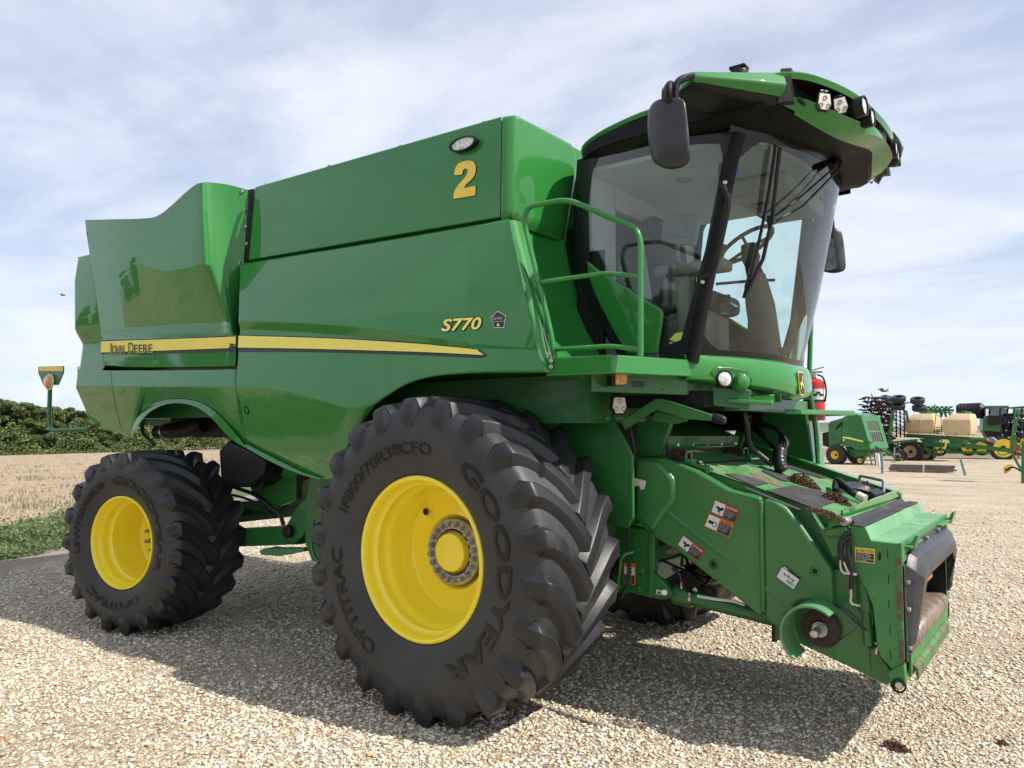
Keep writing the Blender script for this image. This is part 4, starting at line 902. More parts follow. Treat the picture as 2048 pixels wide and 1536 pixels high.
# emblem
ep = onb(1600, 767); en = V(.95, -.12, .05).normalized(); eu = en.cross(V(0, 0, 1)).normalized()*-1
def shieldpts(w, h): return [(-w*.78, h), (w*.78, h), (w, h*.72), (w*.92, -h*.55), (w*.5, -h), (-w*.5, -h), (-w*.92, -h*.55), (-w, h*.72)]
def onplane(pts, c, du, dv, t, nrm): 
    q = [c+du*a+dv*b for a, b in pts]; return prism(q, nrm*t)
EU, EV = V(.05, 1, 0).normalized()*.62, V(-.05, 0, 1).normalized()*.92
mk('emblem', onplane(shieldpts(.078, .085), ep+en*.004, EU, EV, .006, en), M['gold'], BF)
mk('emblem', onplane(shieldpts(.070, .077), ep+en*.0105, EU, EV, .002, en), M['decal_black'], BF)
deer = [(-.055, -.012), (-.035, .008), (-.01, .006), (.012, .012), (.02, .03), (.016, .048), (.03, .06), (.024, .04), (.036, .045), (.046, .038), (.034, .026), (.03, .005), (.045, -.012), (.05, -.035), (.04, -.03), (.03, -.012), (.012, -.01), (-.012, -.016), (-.03, -.035), (-.052, -.045), (-.04, -.03), (-.03, -.012)]
mk('emblem', onplane([(a*.95, b*1.1) for a, b in deer], ep+en*.013, EU, EV, .0015, en), M['gold'], BF)
# mirrors ---------------------------------------------------------------
def mirror(s, sh=Vector((0, 0, 0))):
    MRr = empty('mirror'); MRr.parent = CAB; y = -1.49
    def MR(vf):
        vf = vf if s > 0 else mirr(vf); return [Vector(v)+sh for v in vf[0]], vf[1]
    arm = [V(1.60, -1.38, 3.715), PY(1362, 158, -1.44), PY(1351, 170, -1.47), PY(1350, 205, y)]
    arm = [V(p.x, p.y*s, p.z)+(sh if i else V(0, 0, 0)) for i, p in enumerate(arm)]
    mk('mirror_arm', tube(fillet(arm, .05), .021, 12), M['black_gloss'], MRr)
    ou = [(1303, 206), (1315, 198), (1340, 194), (1362, 197), (1369, 203), (1375, 260), (1379, 318), (1378, 326), (1371, 333), (1350, 339), (1330, 336), (1312, 326), (1305, 316), (1297, 270), (1297, 222)]
    o = [PY(u, v, y) for u, v in ou]; c = sum(o, V(0, 0, 0))/len(o)
    rows = []
    for k, (sc_, dx) in enumerate(((.2, .065), (.6, .06), (.88, .042), (.985, .018), (1.0, -.01), (.97, -.03), (.86, -.045))):
        rows.append([c+(p-c)*sc_+V(.75, -.66, 0)*dx for p in o])
    m_ = len(o); vs = [p for r in rows for p in r]; fs = [(i*m_+j, i*m_+(j+1) % m_, (i+1)*m_+(j+1) % m_, (i+1)*m_+j) for i in range(6) for j in range(m_)]
    fs.append(tuple(range(m_))[::-1])
    mk('mirror_housing', MR((vs, fs)), M['grey_plastic'], MRr, sub=2, auto=180)
    b = rows[-1]; mk('mirror_glass', MR(([p-V(.75, -.66, 0)*.002 for p in b], [tuple(range(m_))])), M['mirror'], MRr)
    mk('spot_mirror', MR(lathe([(-.05, 0), (-.05, .05), (-.02, .085), (0, .09), (.01, .085), (.01, 0)], PY(1344, 195, -1.46), (1, .3, 0), 24)), M['black'], MRr)
mirror(1); mirror(-1, Vector((.085, -.02, -.10)))
# roof lamps -------------------------------------------------------------
def led_lamp(c, d, s, par, roll=0):
    d = Vector(d).normalized(); u = V(0, 0, 1).cross(d).normalized(); v = d.cross(u); c = Vector(c)
    q = Matrix.Rotation(R_(roll), 3, d); u = q @ u; v = q @ v
    out_ = [(-.5, .62), (.5, .62), (.62, -.1), (.62, -.25), (.35, -.66), (-.35, -.66), (-.62, -.25), (-.62, -.1)]
    LM = mk('work_lamp', prism([c+u*a*s+v*b*s for a, b in out_], -d*s*.35), M['black'], par, bevel=.004)
    mk('lamp_face', prism([c+d*.003+u*a*s*.84+v*b*s*.86 for a, b in out_], -d*.004), M['cream'], LM, bevel=.002)
    for a, b in ((0, .25), (-.3, -.28), (.3, -.28)):
        p = c+d*.004+u*a*s+v*b*s; mk('lamp_reflector', join(lathe([(0, s*.17), (.004, s*.15), (-.006, s*.08), (.0, .0)], p, d, 14)), M['dull_steel'], LM)
    mk('lamp_bracket', join(tube([c-d*s*.2-u*s*.3+v*s*.72, c-d*s*.2+u*s*.3+v*s*.72], s*.16, 10), box(c-d*s*.2+v*s*.65, (s*.3, s*.3, s*.3))), M['black'], LM)
    return LM
def round_lamp(c, d, r, par):
    LM = mk('work_lamp', lathe([(-.11, 0), (-.11, r*.5), (-.07, r*.8), (-.05, r), (0, r), (.0, r*.88), (-.012, r*.86)], c, d, 28), M['black'], par)
    mk('lamp_lens', lathe([(-.010, r*.87), (-.002, r*.5), (0, 0)], c, d, 24), M['clear_lens'], LM)
    for k in range(14):
        a = 2*math.pi*k/14
    return LM
def mir(p, s): return V(p[0], p[1]*s, p[2])
for s in (1, -1):
    led_lamp(mir(PP(1649, 203, (2.12, -.76, 3.66), (1, -.9, 0)), s), (1, -.75*s, -.12), .082, RF)
    led_lamp(mir(PP(1681, 211, (2.17, -.66, 3.64), (1, -.6, 0)), s), (.85, -1.0*s, -.1) if s > 0 else (1, .4, -.1), .078, RF, 14*s)
    round_lamp(mir(PP(1731, 211, (2.32, -.5, 3.66), (1, -.2, 0)), s), (1, -.10*s, .02), .060, RF)
    round_lamp(mir(PP(1747, 234, (2.33, -.38, 3.6), (1, -.2, 0)), s), (1, -.04*s, 0), .056, RF)
for (u, v, y, r) in ((1794, 297, .30, .060), (1793, 316, .42, .056)): round_lamp(PY(u, v, y), (1, .05, 0), r, RF)
mk('lamp_pod', join(ico(PY(1768, 300, .45), .11, 1, 1.2, 1.1, 4, .15, 2), ico(PY(1757, 335, .62), .085, .9, 1.3, 1.2, 5, .25, 2)), M['black'], RF, auto=20)
# recess insides between lamps: brackets and wiring
for s in (1, -1):
    for k in range(5):
        y = -(.86-.13*k)*s; mk('lamp_wiring', tube(crv([V(2.02+.045*k, y, 3.66), V(2.06+.045*k, y-.02, 3.61), V(2.05+.05*k, y-.05*s, 3.63)], 4), .012, 6), M['hose'], RF)
# wiper
WP = empty('wiper'); WP.parent = CAB
def onw(u, v, off=.02): 
    # point on the windscreen seen at this image point
    lo_, hi_ = 2.0, 9.0; d = ray(u, v)
    f = lambda t: (CAMP+d*t).x-wx((CAMP+d*t).y, (CAMP+d*t).z)
    a = 3.0
    for k in range(300):
        b = a+.02
        if f(a) > 0 >= f(b): break
        a = b
    p = CAMP+d*a; return p+V(off*.8, -off*.5, 0)
bl_ = [onw(1547, 291), onw(1536, 370), onw(1521, 450), onw(1503, 530), onw(1483, 597)]
mk('wiper_blade', tube(crv(bl_, 3), .010, 6), M['black'], WP)
mk('wiper_arm', join(tube([onw(1549, 300, .05), onw(1532, 440, .06), onw(1516, 520, .05), onw(1483, 594, .04)], .012, 6), tube([onw(1530, 442, .06), onw(1580, 405, .07), onw(1655, 338, .09)], .007, 6), tube([onw(1533, 450, .06), onw(1590, 418, .07), onw(1660, 345, .09)], .007, 6), box(onw(1530, 445, .06), (.04, .04, .05))), M['black'], WP)
mk('wiper_mount', join(tube([onw(1650, 342, .09), PY(1682, 290, .35)+V(-.02, 0, 0)], .02, 8), tube([onw(1656, 348, .09), PY(1690, 290, .30)], .013, 8)), M['black'], WP)
wt = (V(*onw(1455, 345, .003)),)
# cab base and structure below
mk('cab_underside', join(box((1.0, .0, 1.95), (.85, 1.7, .10)), box((.9, .75, 1.9), (.7, .04, .3))), M['black'], CAB)  # black plate and closing wall added so the space under the cab reads dark
mk('cab_base', join(prism([V(.75, -.88, 1.98), V(1.30, -.88, 1.98), V(1.58, -.5, 1.98), V(1.66, 0, 1.98), V(1.58, .5, 1.98), V(1.30, .88, 1.98), V(.75, .88, 1.98)], (0, 0, .15))), M['green_frame'], CAB)
# ================================================================== service deck, rails and front of the chassis
DK = empty('service_deck'); DK.parent = CH
A = PY(1091, 716, -1.66); B = PY(1224, 709, -1.60); C_ = V(1.385, -.95, PX(1381, 719, 1.385).z)
Dn = .105
deck = prism([A, B, C_, V(.9, -.95, C_.z), V(.8, -1.3, A.z)], (0, 0, -Dn))
mk('deck_tread', deck, M['green'], DK, bevel=.008)
for (u, v) in ((1104, 722), (1104, 734), (1100, 708)):
    p = PY(u, v, -1.665); mk('bolt', cyl(p, p+V(0, -.018, 0), .014, 10, .004), M['steel'], DK)
# guard rail
RL = empty('guard_rail'); RL.parent = CH; yr = -1.56
def ty(pts, y, r, rad=.05): return tube(fillet([PY(u, v, y) for u, v in pts], rad), r, 12)
mk('rail_frame', ty([(1110, 715), (1101, 660), (1047, 442), (1056, 413), (1135, 398), (1272, 457), (1281, 480), (1281, 712)], yr, .0165, .09), M['green'], RL)
mk('rail_bar', ty([(1084, 564), (1213, 546), (1279, 553)], yr, .014, .06), M['green'], RL)
mk('rail_bar', ty([(1110, 699), (1218, 692), (1279, 698)], yr, .014, .05), M['green'], RL)
# left ladder side
LD = empty('ladder'); LD.parent = CH
mk('ladder_rail', tube(fillet([PY(1617, 600, .98), PY(1623, 612, .98), PY(1618, 770, .98), PY(1632, 860, .98), PY(1638, 950, .98)], .05), .019, 10), M['green'], LD)
mk('ladder_rail', tube(fillet([PY(1598, 660, 1.05), PY(1608, 690, 1.05), PY(1600, 760, 1.05)], .05), .014, 10), M['green'], LD)
def chain(a, b, n, par, nm='chain'):
    a, b = Vector(a), Vector(b); parts = []
    for i in range(n):
        c = a.lerp(b, (i+.5)/n); c.z -= .0; L_ = (b-a).length/n*.78; d = (b-a).normalized(); w = V(1, 0, 0) if i % 2 else V(0, 1, 0)
        parts.append(tube([c+d*L_*math.cos(t)*.72+w*L_*.42*math.sin(t) for t in [2*math.pi*k/8 for k in range(8)]], .005, 5, closed=True))
    mk(nm, join(*parts), M['dull_steel'], par)
chain(PY(1617, 618, 1.04), PY(1617, 672, 1.04), 9, LD); chain(PY(1601, 690, 1.04), PY(1601, 740, 1.04), 9, LD)
tw = [(1560, 813), (1614, 813), (1622, 890), (1630, 950), (1631, 946), (1560, 900)]
mk('ladder_panel', prism([PY(1500, 812, 1.0), PY(1600, 812, 1.0), PY(1612, 826, 1.0), PY(1630, 946, 1.0), PY(1560, 920, 1.0), PY(1490, 880, 1.0)], (0, .04, 0)), M['green_frame'], LD, bevel=.01)
mk('ladder_panel', prism([PY(1604, 815, 1.0), PY(1614, 820, 1.02), PY(1632, 950, 1.02), PY(1627, 948, 1.0)], (0, .3, 0)), M['green'], LD)
# step beams below the bumper
mk('step_beam', join(bar(PY(1330, 806, -.75), PY(1545, 797, -.35), .10, .05), bar(PY(1545, 797, -.35)+V(0, 0, 0), PY(1547, 797, -.34), .12, .05)), M['green_frame'], DK, bevel=.006)
mk('front_step', prism([PY(1455, 797, -.72), PY(1465, 790, -.55), PY(1545, 794, -.50), PY(1547, 799, -.58), PY(1545, 803, -.62)], (0, 0, -.025)), M['green'], DK, bevel=.006)
mk('front_step', prism([V(1.60, .15, 1.90), V(1.70, .2, 1.90), V(1.86, 1.06, 1.905), V(1.80, 1.22, 1.905), V(1.60, 1.2, 1.90)], (0, 0, -.035)), M['green'], DK, bevel=.006)
mk('cab_mount', join(bar(PY(1400, 790, -.7), PY(1500, 800, -.6), .08, .12), bar(V(1.5, -.6, 1.93), V(1.5, .9, 1.93), .1, .1)), M['green_frame'], DK, bevel=.006)
# bracket plate under the deck with the orange lamp
pl = [PY(1183, 740, -1.42), PP(1376, 742, (1.33, -.94, 2.0), (.9, -.35, 0)), PP(1375, 790, (1.33, -.94, 2.0), (.9, -.35, 0)), PY(1183, 783, -1.42)]
mk('bracket_plate', prism([pl[0], pl[1], pl[2], pl[3]], (-.03, .02, 0)), M['green_frame'], DK, bevel=.004)
pn = (pl[1]-pl[0]).cross(pl[3]-pl[0]).normalized()
if pn.dot(CAMP-pl[0]) < 0: pn = -pn
def onpl(u, v, off=0): return PP(u, v, pl[0], pn)+pn*off
DECKN = pn
def quad_on(f, q, th, nrm): return prism([f(u, v) for u, v in q], nrm*th)
ol = mk('marker_lamp', quad_on(onpl, [(1214, 746), (1224, 745), (1224, 773), (1214, 771)], .06, pn), M['black'], DK, bevel=.004)
mk('lamp_lens', prism([onpl(u, v, .03) for u, v in [(1222, 746), (1246, 747), (1245, 770), (1222, 771)]], pn*.035), M['amber'], ol, bevel=.006)
mk('rating_plate', quad_on(onpl, [(1264, 762), (1288, 762), (1288, 775), (1264, 774)], .003, pn), M['decal_black'], DK)
for i in range(3): 
    vf = textmesh('0000 00000'[:10-i], 1, 0.02); 
for (u, v) in ((1256, 748), (1282, 748), (1307, 749), (1188, 745)):
    p = onpl(u, v); mk('bolt', cyl(p, p+pn*.014, .013, 8, .003), M['steel'], DK)
for (u, v) in ((1332, 749), (1324, 779), (1343, 780)):
    mk('slot', quad_on(onpl, [(u-1.5, v-2), (u+1.5, v-2), (u+1.5, v+2), (u-1.5, v+2)], .002, pn), M['black'], DK)
mk('lamp_cable', tube(crv([onpl(1208, 742, .02), onpl(1198, 752, .03), onpl(1202, 768, .02), onpl(1212, 774, .02)], 4), .006, 6), M['hose'], DK)
led_lamp(PY(1239, 810, -1.12), (.85, -.55, 0), .088, DK)
# wheel-well shield beside the feeder
sh = [(1040, 800), (1043, 742), (1180, 745), (1207, 808), (1214, 812), (1265, 912), (1266, 1036), (1255, 1056), (1225, 1052), (1150, 1000), (1060, 900)]
mk('side_shield', prism([PY(u, v, -.98) for u, v in sh], (0, .03, 0)), M['green_frame'], CH, bevel=.006)
mk('shield_slot', prism([PY(u, v, -.984) for u, v in [(1248, 936), (1258, 936), (1258, 973), (1250, 973), (1247, 968)]], (0, .003, 0)), M['green_frame'], CH)
mk('upper_shield', prism([PY(u, v, -1.0) for u, v in [(940, 748), (1180, 745), (1207, 806), (1000, 803)]], (0, .02, 0)), M['green_frame'], CH)
mk('shield_flange', bar(PY(1000, 806, -1.0), PY(1208, 808, -1.0), .03, .03), M['green_frame'], CH)
mk('wheel_well', join(box((.1, -.80, 1.95), (1.5, .9, .3)), box((-.1, -.76, 1.55), (1.1, .4, .8))), M['green_frame'], CH)
# chassis front post and lift cylinder
FR = empty('front_frame'); FR.parent = CH
mk('front_post', join(prismY([(1232, 1050), (1300, 1060), (1306, 1100), (1300, 1195), (1238, 1180)], -.78, .10)), M['green_frame'], FR, bevel=.008)
mk('post_flange', prismY([(1298, 1060), (1309, 1060), (1303, 1190), (1296, 1196)], -.80, .03), M['green_frame'], FR, bevel=.004)
mk('cylinder_lug', prismY([(1300, 1140), (1328, 1165), (1342, 1185), (1340, 1196), (1325, 1200), (1300, 1195)], -.79, .05), M['green_frame'], FR, bevel=.006)
for (u, v) in ((1283, 1141), (1276, 1178), (1236, 1172)):
    p = PY(u, v, -.785); mk('bolt', join(cyl(p, p+V(0, -.012, 0), .024, 16, .004), cyl(p+V(0, -.012, 0), p+V(0, -.024, 0), .013, 6)), M['green_frame'], FR)
cy0, cy1 = PY(1348, 1187, -.66), PY(1580, 1245, -.60)
cd = (cy1-cy0).normalized()
mk('lift_cylinder', join(cyl(cy0, cy0+cd*.13, .062, 20, .006), cyl(cy0+cd*.12, cy1+cd*.1, .046, 20)), M['green_frame'], FR)
mk('clamp', join(cyl(PY(1383, 1192, -.66), PY(1388, 1193, -.66), .056, 20)), M['steel'], FR)
mk('pin', join(cyl(PY(1329, 1185, -.80), PY(1329, 1185, -.76), .018, 12)), M['steel'], FR)
mk('grab_handle', tube(fillet([PY(1234, 1183, -.9), PY(1242, 1120, -.9), PY(1250, 1108, -.9), PY(1266, 1104, -.85)], .03), .011, 8), M['green'], FR)
mk('front_hose', join(tube(crv([PY(1258, 1055, -.86), PY(1258, 1110, -.87), PY(1255, 1165, -.88), PY(1242, 1197, -.9)], 4), .011, 8), tube(crv([PY(1345, 1135, -.68), PY(1358, 1148, -.68), PY(1368, 1172, -.68), PY(1385, 1185, -.7)], 4), .014, 8), tube([PY(1258, 840, -.8), PY(1268, 900, -.8), PY(1262, 1050, -.8)], .011, 8)), M['hose'], FR)
mk('hose_sleeve', tube(crv([PY(1395, 1192, -.68), PY(1430, 1198, -.68), PY(1465, 1202, -.66), PY(1490, 1210, -.64)], 4), .010, 8), M['white'], FR)
mk('tee_fitting', cyl(PY(1363, 1178, -.68), PY(1363, 1160, -.68), .012, 8), M['steel'], FR)
mk('crossmember', join(bar(V(.70, -.6, .72), V(.70, .6, .72), .10, .14), bar(V(.95, -.6, .95), V(.95, .6, .95), .1, .1)), M['green_frame'], FR, bevel=.01)
mk('clutter', join(*[tube(crv([V(.95+random.Random(i).random()*.5, -.55+random.Random(i+9).random()*.5, .75+random.Random(i+3).random()*.3) for _ in range(1)]+[V(.9+random.Random(i*7+k).random()*.6, -.6+random.Random(i*5+k).random()*.5, .7+random.Random(i*3+k).random()*.35) for k in range(4)], 4), .010, 6) for i in range(7)]), M['hose'], FR)
# front tower around the feeder opening
TWR = empty('feeder_tower'); TWR.parent = CH
mk('tower_side', prismY([(1275, 845), (1345, 835), (1320, 912), (1275, 915)], -.72, .05), M['green_frame'], TWR, bevel=.006)
mk('tower_side', prismY([(1468, 870), (1485, 835), (1500, 830), (1478, 905), (1470, 906)], .55, .04), M['green_frame'], TWR, bevel=.004)
mk('tower_shelf', join(prism([PY(1330, 872, -.55), PY(1474, 872, .5), V(.75, .5, 1.86), V(.75, -.66, 1.86)], (0, 0, -.02)), prism([PY(1328, 874, -.55), PY(1474, 872, .5), PY(1473, 886, .5), PY(1327, 889, -.55)], (.01, .02, 0))), M['green_frame'], TWR)
mk('tower_back', box((.62, 0, 1.75), (.04, 1.6, .6)), M['green_frame'], TWR)
mk('tower_lip', join(prism([PY(1327, 889, -.55), PY(1472, 886, .5), PY(1471, 892, .5), PY(1326, 896, -.55)], (.01, .02, -.0)), prism([PY(1323, 902, -.58), PY(1470, 898, .5), PY(1470, 907, .5), PY(1322, 910, -.58)], (.01, .02, 0))), M['green'], TWR)
for i in range(6):
    p = PY(1328+143*i/5, 890-3*i/5, -.55+1.05*i/5)+V(.01, -.03, 0); mk('bolt', cyl(p, p+V(.008, -.012, 0), .010, 8), M['steel'], TWR)
mk('dark_flap', prism([PY(1326, 896, -.55), PY(1471, 893, .5), PY(1460, 901, .4), PY(1420, 904, .1), PY(1323, 901, -.55)], (.012, .015, 0)), M['hose'], TWR)
mk('lever_arm', join(prism([PY(1240, 843, -1.0), PY(1310, 797, -1.0), PY(1325, 797, -1.0), PY(1425, 829, -.95), PY(1423, 842, -.95), PY(1370, 838, -.97), PY(1312, 820, -1.0), PY(1250, 860, -1.0)], (-.02, .05, 0))), M['green_frame'], TWR, bevel=.006)
mk('lever_grip', tube([PY(1422, 834, -.92), PY(1430, 836, -.92), PY(1446, 840, -.92), PY(1451, 841, -.92)], [.027, .030, .028, .018], 12), M['black'], TWR)
mk('lever_plate', prismY([(1310, 822), (1370, 838), (1372, 842), (1350, 848), (1305, 842)], -.93, .02), M['green_frame'], TWR)
mk('gas_strut', tube([PY(1333, 846, -.60), PY(1333, 880, -.6), PY(1335, 918, -.62)], .008, 8), M['black'], TWR)
# hose bundle
HB = empty('hose_bundle'); HB.parent = CH
for i, k in enumerate((0, 5, 10, 15)):
    mk('hose', tube(crv([PY(1505, 846+k*.4, .35), PY(1535+k*.2, 849+k*.3, .30), PY(1556+k*.35-2, 860+k*.3, .25), PY(1568-k*.9+6, 885+k*.4, .2), PY(1562-k*.8+4, 905, .15)], 5), .015, 8), M['hose'], HB)
for i in range(4): mk('hose', tube(crv([PY(1507, 850+3*i, .35), PY(1525, 866+3*i, .3), PY(1540+2*i, 890, .25), PY(1555, 905, .2)], 4), .009, 6), M['hose'], HB)
mk('hose', tube(crv([PY(1486, 815, -.1), PY(1490, 835, -.1), PY(1494, 860, -.05), PY(1497, 885, 0), PY(1510, 902, .05), PY(1545, 930, .1)], 5), .020, 10), M['hose'], HB)
mk('hose_sleeve', tube(crv([PY(1560, 900, .15), PY(1558, 915, .12), PY(1560, 930, .1), PY(1568, 943, .1)], 4), [.045+.004*(i % 2) for i in range(13)], 12), M['hose'], HB)
mk('mount_plate', join(bar(PY(1476, 848, .5), PY(1500, 852, .5), .02, .12)), M['black'], HB)
# underside behind the front wheel: unloading/elevator housings
EL = empty('elevator_housing'); EL.parent = CH
e1 = [(571, 1052), (588, 1022), (608, 998), (612, 1000), (612, 1060), (602, 1075), (588, 1087), (578, 1085), (569, 1072)]
mk('elevator_boot', prismY(e1, -1.16, .10), M['green_frame'], EL, bevel=.012, seg=3)
p = PY(580, 1062, -1.17); mk('bearing', join(cyl(p, p+V(0, -.05, 0), .055, 16, .012)), M['black'], EL)
mk('elevator_post', prismY([(619, 950), (690, 950), (690, 1130), (650, 1134), (622, 1120), (609, 1085), (611, 1000)], -1.20, .3), M['green_frame'], EL, bevel=.012, seg=3)
mk('post_rim', tube(crv([PY(626, 1040, -1.205), PY(623, 1090, -1.205), PY(632, 1118, -1.205), PY(650, 1130, -1.205)], 4), .012, 6), M['green'], EL)
mk('frame_panel', prismY([(534, 918), (592, 935), (592, 1000), (560, 1012), (534, 1010), (505, 990), (480, 900)], -1.05, .03), M['green_frame'], EL, bevel=.004)
mk('frame_cover', prismY([(534, 918), (594, 948), (594, 953), (534, 951)], -1.10, .02), M['green'], EL)
mk('lower_beam', join(bar(PY(300, 1083, -1.05), PY(610, 1068, -1.05), .12, .16), bar(PY(480, 1025, -.7), PY(560, 1022, -.7), .1, .05)), M['green_frame'], EL)
mk('hanging_step', prism([PY(517, 1101, -1.35), PY(528, 1096, -1.30), PY(560, 1098, -1.2), PY(606, 1095, -1.15), PY(608, 1103, -1.15), PY(560, 1112, -1.22), PY(522, 1110, -1.36)], (0, .12, .0)), M['green'], EL, bevel=.008)
mk('fuel_tank', prism([PY(u, v, -1.30) for u, v in [(436, 900), (455, 880), (492, 897), (530, 918), (525, 950), (495, 975), (462, 975), (440, 960)]], (0, .6, 0)), M['black'], EL, bevel=.03, seg=3)
mk('arm_link', join(tube([PY(530, 925, -1.2), PY(524, 980, -1.2)], .022, 8)), M['black'], EL)
mk('chassis_hose', join(tube(crv([PY(470, 975, -1.1), PY(510, 990, -1.1), PY(545, 1018, -1.1), PY(560, 1030, -1.1), PY(567, 1050, -1.1)], 4), .018, 8), tube(crv([PY(440, 985, -1.1), PY(500, 1000, -1.1), PY(550, 1035, -1.1)], 4), .012, 8), tube([PY(594, 950, -1.0), PY(594, 1000, -1.0)], .02, 8), tube([PY(602, 950, -1.0), PY(600, 995, -1.0)], .012, 8)), M['hose'], EL)
# duct in the rear wheel arch
mk('rear_duct', tube(crv([PY(316, 865, -1.1), PY(335, 862, -1.1), PY(370, 858, -1.05), PY(410, 848, -1.0)], 4), [.07]*5+[.085]*8, 16), M['black'], CH)
mk('rear_strut', tube([PY(283, 848, -1.2), PY(286, 868, -1.2), PY(308, 890, -1.2)], .022, 8), M['green_frame'], CH)
mk('duct_clamp', cyl(PY(331, 863, -1.1), PY(334, 862, -1.1), .078, 20), M['steel'], CH)
# side lamp on its bent pole at the rear
SL = empty('marker_arm'); SL.parent = CH
pts = [PY(188, 853, -1.44), PY(176, 859, -1.52), PY(105, 861, -1.62), PY(98, 850, -1.62), PY(100, 775, -1.62)]
mk('marker_pole', tube(fillet(pts, .07), .022, 12), M['green_frame'], SL)
bd = [(76, 733), (127, 732), (126, 746), (116, 770), (86, 770), (76, 746)]
mk('marker_board', prismY(bd, -1.64, .012), M['green_frame'], SL, bevel=.004)
mk('marker_stripe', prismY([(78, 733.5), (125.5, 733), (125, 742), (78, 742)], -1.644, .004), M['gold'], SL)
p = PY(101, 764, -1.65); lp_ = mk('marker_lamp', lathe([(.0, 0), (0, .085), (-.02, .085), (-.02, .075)], p, (0, 1, 0), 28), M['white'], SL)
mk('lamp_lens', lathe([(-.02, .072), (-.045, .06), (-.05, 0)], p, (0, 1, 0), 28), M['amber'], lp_)
# ================================================================== feeder house
FH = empty('feeder_house'); FH.parent = CH
ya, yf = -.80, -.85
def YS(px, y, t, name, m, par=FH, bev=.006, seg=2, **k): return mk(name, prismY(px, y, t), m, par, bevel=bev, seg=seg, **k)
# the box itself
q0, q1 = PY(1345, 917, -.70), PY(1697, 1040, -.70); qb0, qb1 = PY(1290, 1045, -.70), PY(1775, 1372, -.70)
kk = PY(1560, 1262, -.70)
bxo = [q0+V(-.25, 0, .06), q0, q1, V(q1.x+.03, q1.y, q1.z-.02), qb1, kk, qb0]
mk('feeder_box', prism(bxo, (0, 1.40, 0)), M['green_frame'], FH, bevel=.006)
# upper skin: worn and dusty deck
TN = (q1-q0).cross(V(0, 1, 0)).normalized()
if TN.z < 0: TN = -TN
def onT(u, v, off=0.0): return PP(u, v, q0, TN)+TN*off
up = [q0+TN*.003+V(0, -.02, 0), q1+TN*.003+V(0, -.02, 0), q1+TN*.003+V(0, 1.43, 0), q0+TN*.003+V(0, 1.43, 0)]
mk('feeder_deck', prism(up, TN*.006), M['green_dusty'], FH, bevel=.002)
mk('deck_seam', prism([onT(u, v, .01) for u, v in [(1336, 918), (1400, 929), (1500, 922), (1502, 923.5), (1400, 931), (1336, 920)]], TN*.004), M['black'], FH)
for q, nm in (([(1449, 952), (1467, 951), (1495, 957), (1535, 971), (1507, 976)], 0), ([(1522, 945), (1540, 942), (1592, 962), (1572, 966.5), (1560, 964)], 1), ([(1532, 985), (1585, 975), (1693, 999), (1629, 1022)], 2), ([(1535, 925), (1552, 926), (1655, 958), (1640, 960)], 3), ([(1486, 980), (1492, 979), (1600, 1023), (1592, 1024)], 4)):
    mk('grip_mat', prism([onT(u, v, .011) for u, v in q], TN*.005), M['grip'], FH, bevel=.001)
# left edge wall of the feeder seen over the deck
e0, e1 = q0+V(-.1, 1.46, .12), q1+V(0.02, 1.46, .06)
mk('edge_wall', prism([e0, e1, e1+V(0, 0, -.16), e0+V(0, 0, -.25)], (0, .04, 0)), M['green'], FH, bevel=.008)
mk('edge_flange', prism([e0+V(0, .0, .0), e1, e1+V(0, -.06, 0), e0+V(0, -.06, 0)], (0, 0, -.012)), M['green'], FH, bevel=.003)
# plastic side shields
SHD = empty('chain_shield'); SHD.parent = FH
rear = [(1268, 916), (1334, 917), (1390, 941), (1457, 980), (1490, 988), (1521, 996), (1524, 1232), (1515, 1229), (1361, 1107), (1304, 1072), (1268, 1038)]
def bulge(px, y, t, name, m, par, nu=0, bev=.03):
    return mk(name, prismY(px, y, t), m, par, bevel=bev, seg=5, auto=60)
S1 = bulge(rear, ya, .14, 'shield_panel', M['green_matte'], SHD)
bl2 = [(1267, 918), (1316, 920), (1350, 958), (1351, 1003), (1326, 1032), (1304, 1066), (1268, 1036)]
bulge(bl2, ya-.03, .12, 'shield_bulge', M['green_matte'], S1, bev=.032)
front = [(1524, 998), (1548, 1000), (1572, 1015), (1600, 1047), (1640, 1105), (1665, 1140), (1667, 1208), (1652, 1216), (1625, 1203), (1600, 1205), (1578, 1222), (1563, 1246), (1562, 1262), (1527, 1236)]
S2 = bulge(front, ya-.005, .14, 'shield_panel', M['green_matte'], SHD)
YS([(1516, 1007), (1525, 1007), (1530, 1226), (1521, 1224)], ya-.02, .05, 'hinge_column', M['green_matte'], SHD, .008, 3)
YS([(1516, 1003), (1524, 1003), (1524, 1018), (1516, 1017)], ya-.026, .04, 'hinge_cap', M['green_matte'], SHD, .008, 3)
def ridge(a, b, w=.022, h=.010, y=ya):
    A_, B_ = PY(*a, y), PY(*b, y); d = (B_-A_).normalized(); n = d.cross(V(0, 1, 0)).normalized()
    vs = []
    for P_ in (A_, B_): vs += [P_+n*w+V(0, .004, 0), P_+V(0, -h, 0), P_-n*w+V(0, .004, 0)]
    return vs, [(0, 1, 4, 3), (1, 2, 5, 4)]
mk('shield_crease', ridge((1335, 1025), (1514, 1166)), M['green_matte'], S1, auto=80)
mk('shield_crease', ridge((1530, 1176), (1582, 1220), y=ya-.005), M['green_matte'], S2, auto=80)
for (u, v, m) in ((1428, 1129, 'black'), (1630, 1142, 'black')):
    p = PY(u, v, ya); mk('shield_latch', lathe([(.0, .0), (-.004, .012), (.004, .022), (-.006, .027), (.0, .032)], p+V(0, -.003, 0), (0, 1, 0), 24), M['green_matte'], SHD); mk('latch_core', cyl(p+V(0, .002, 0), p+V(0, -.010, 0), .015, 16, .003), M['black'], SHD)
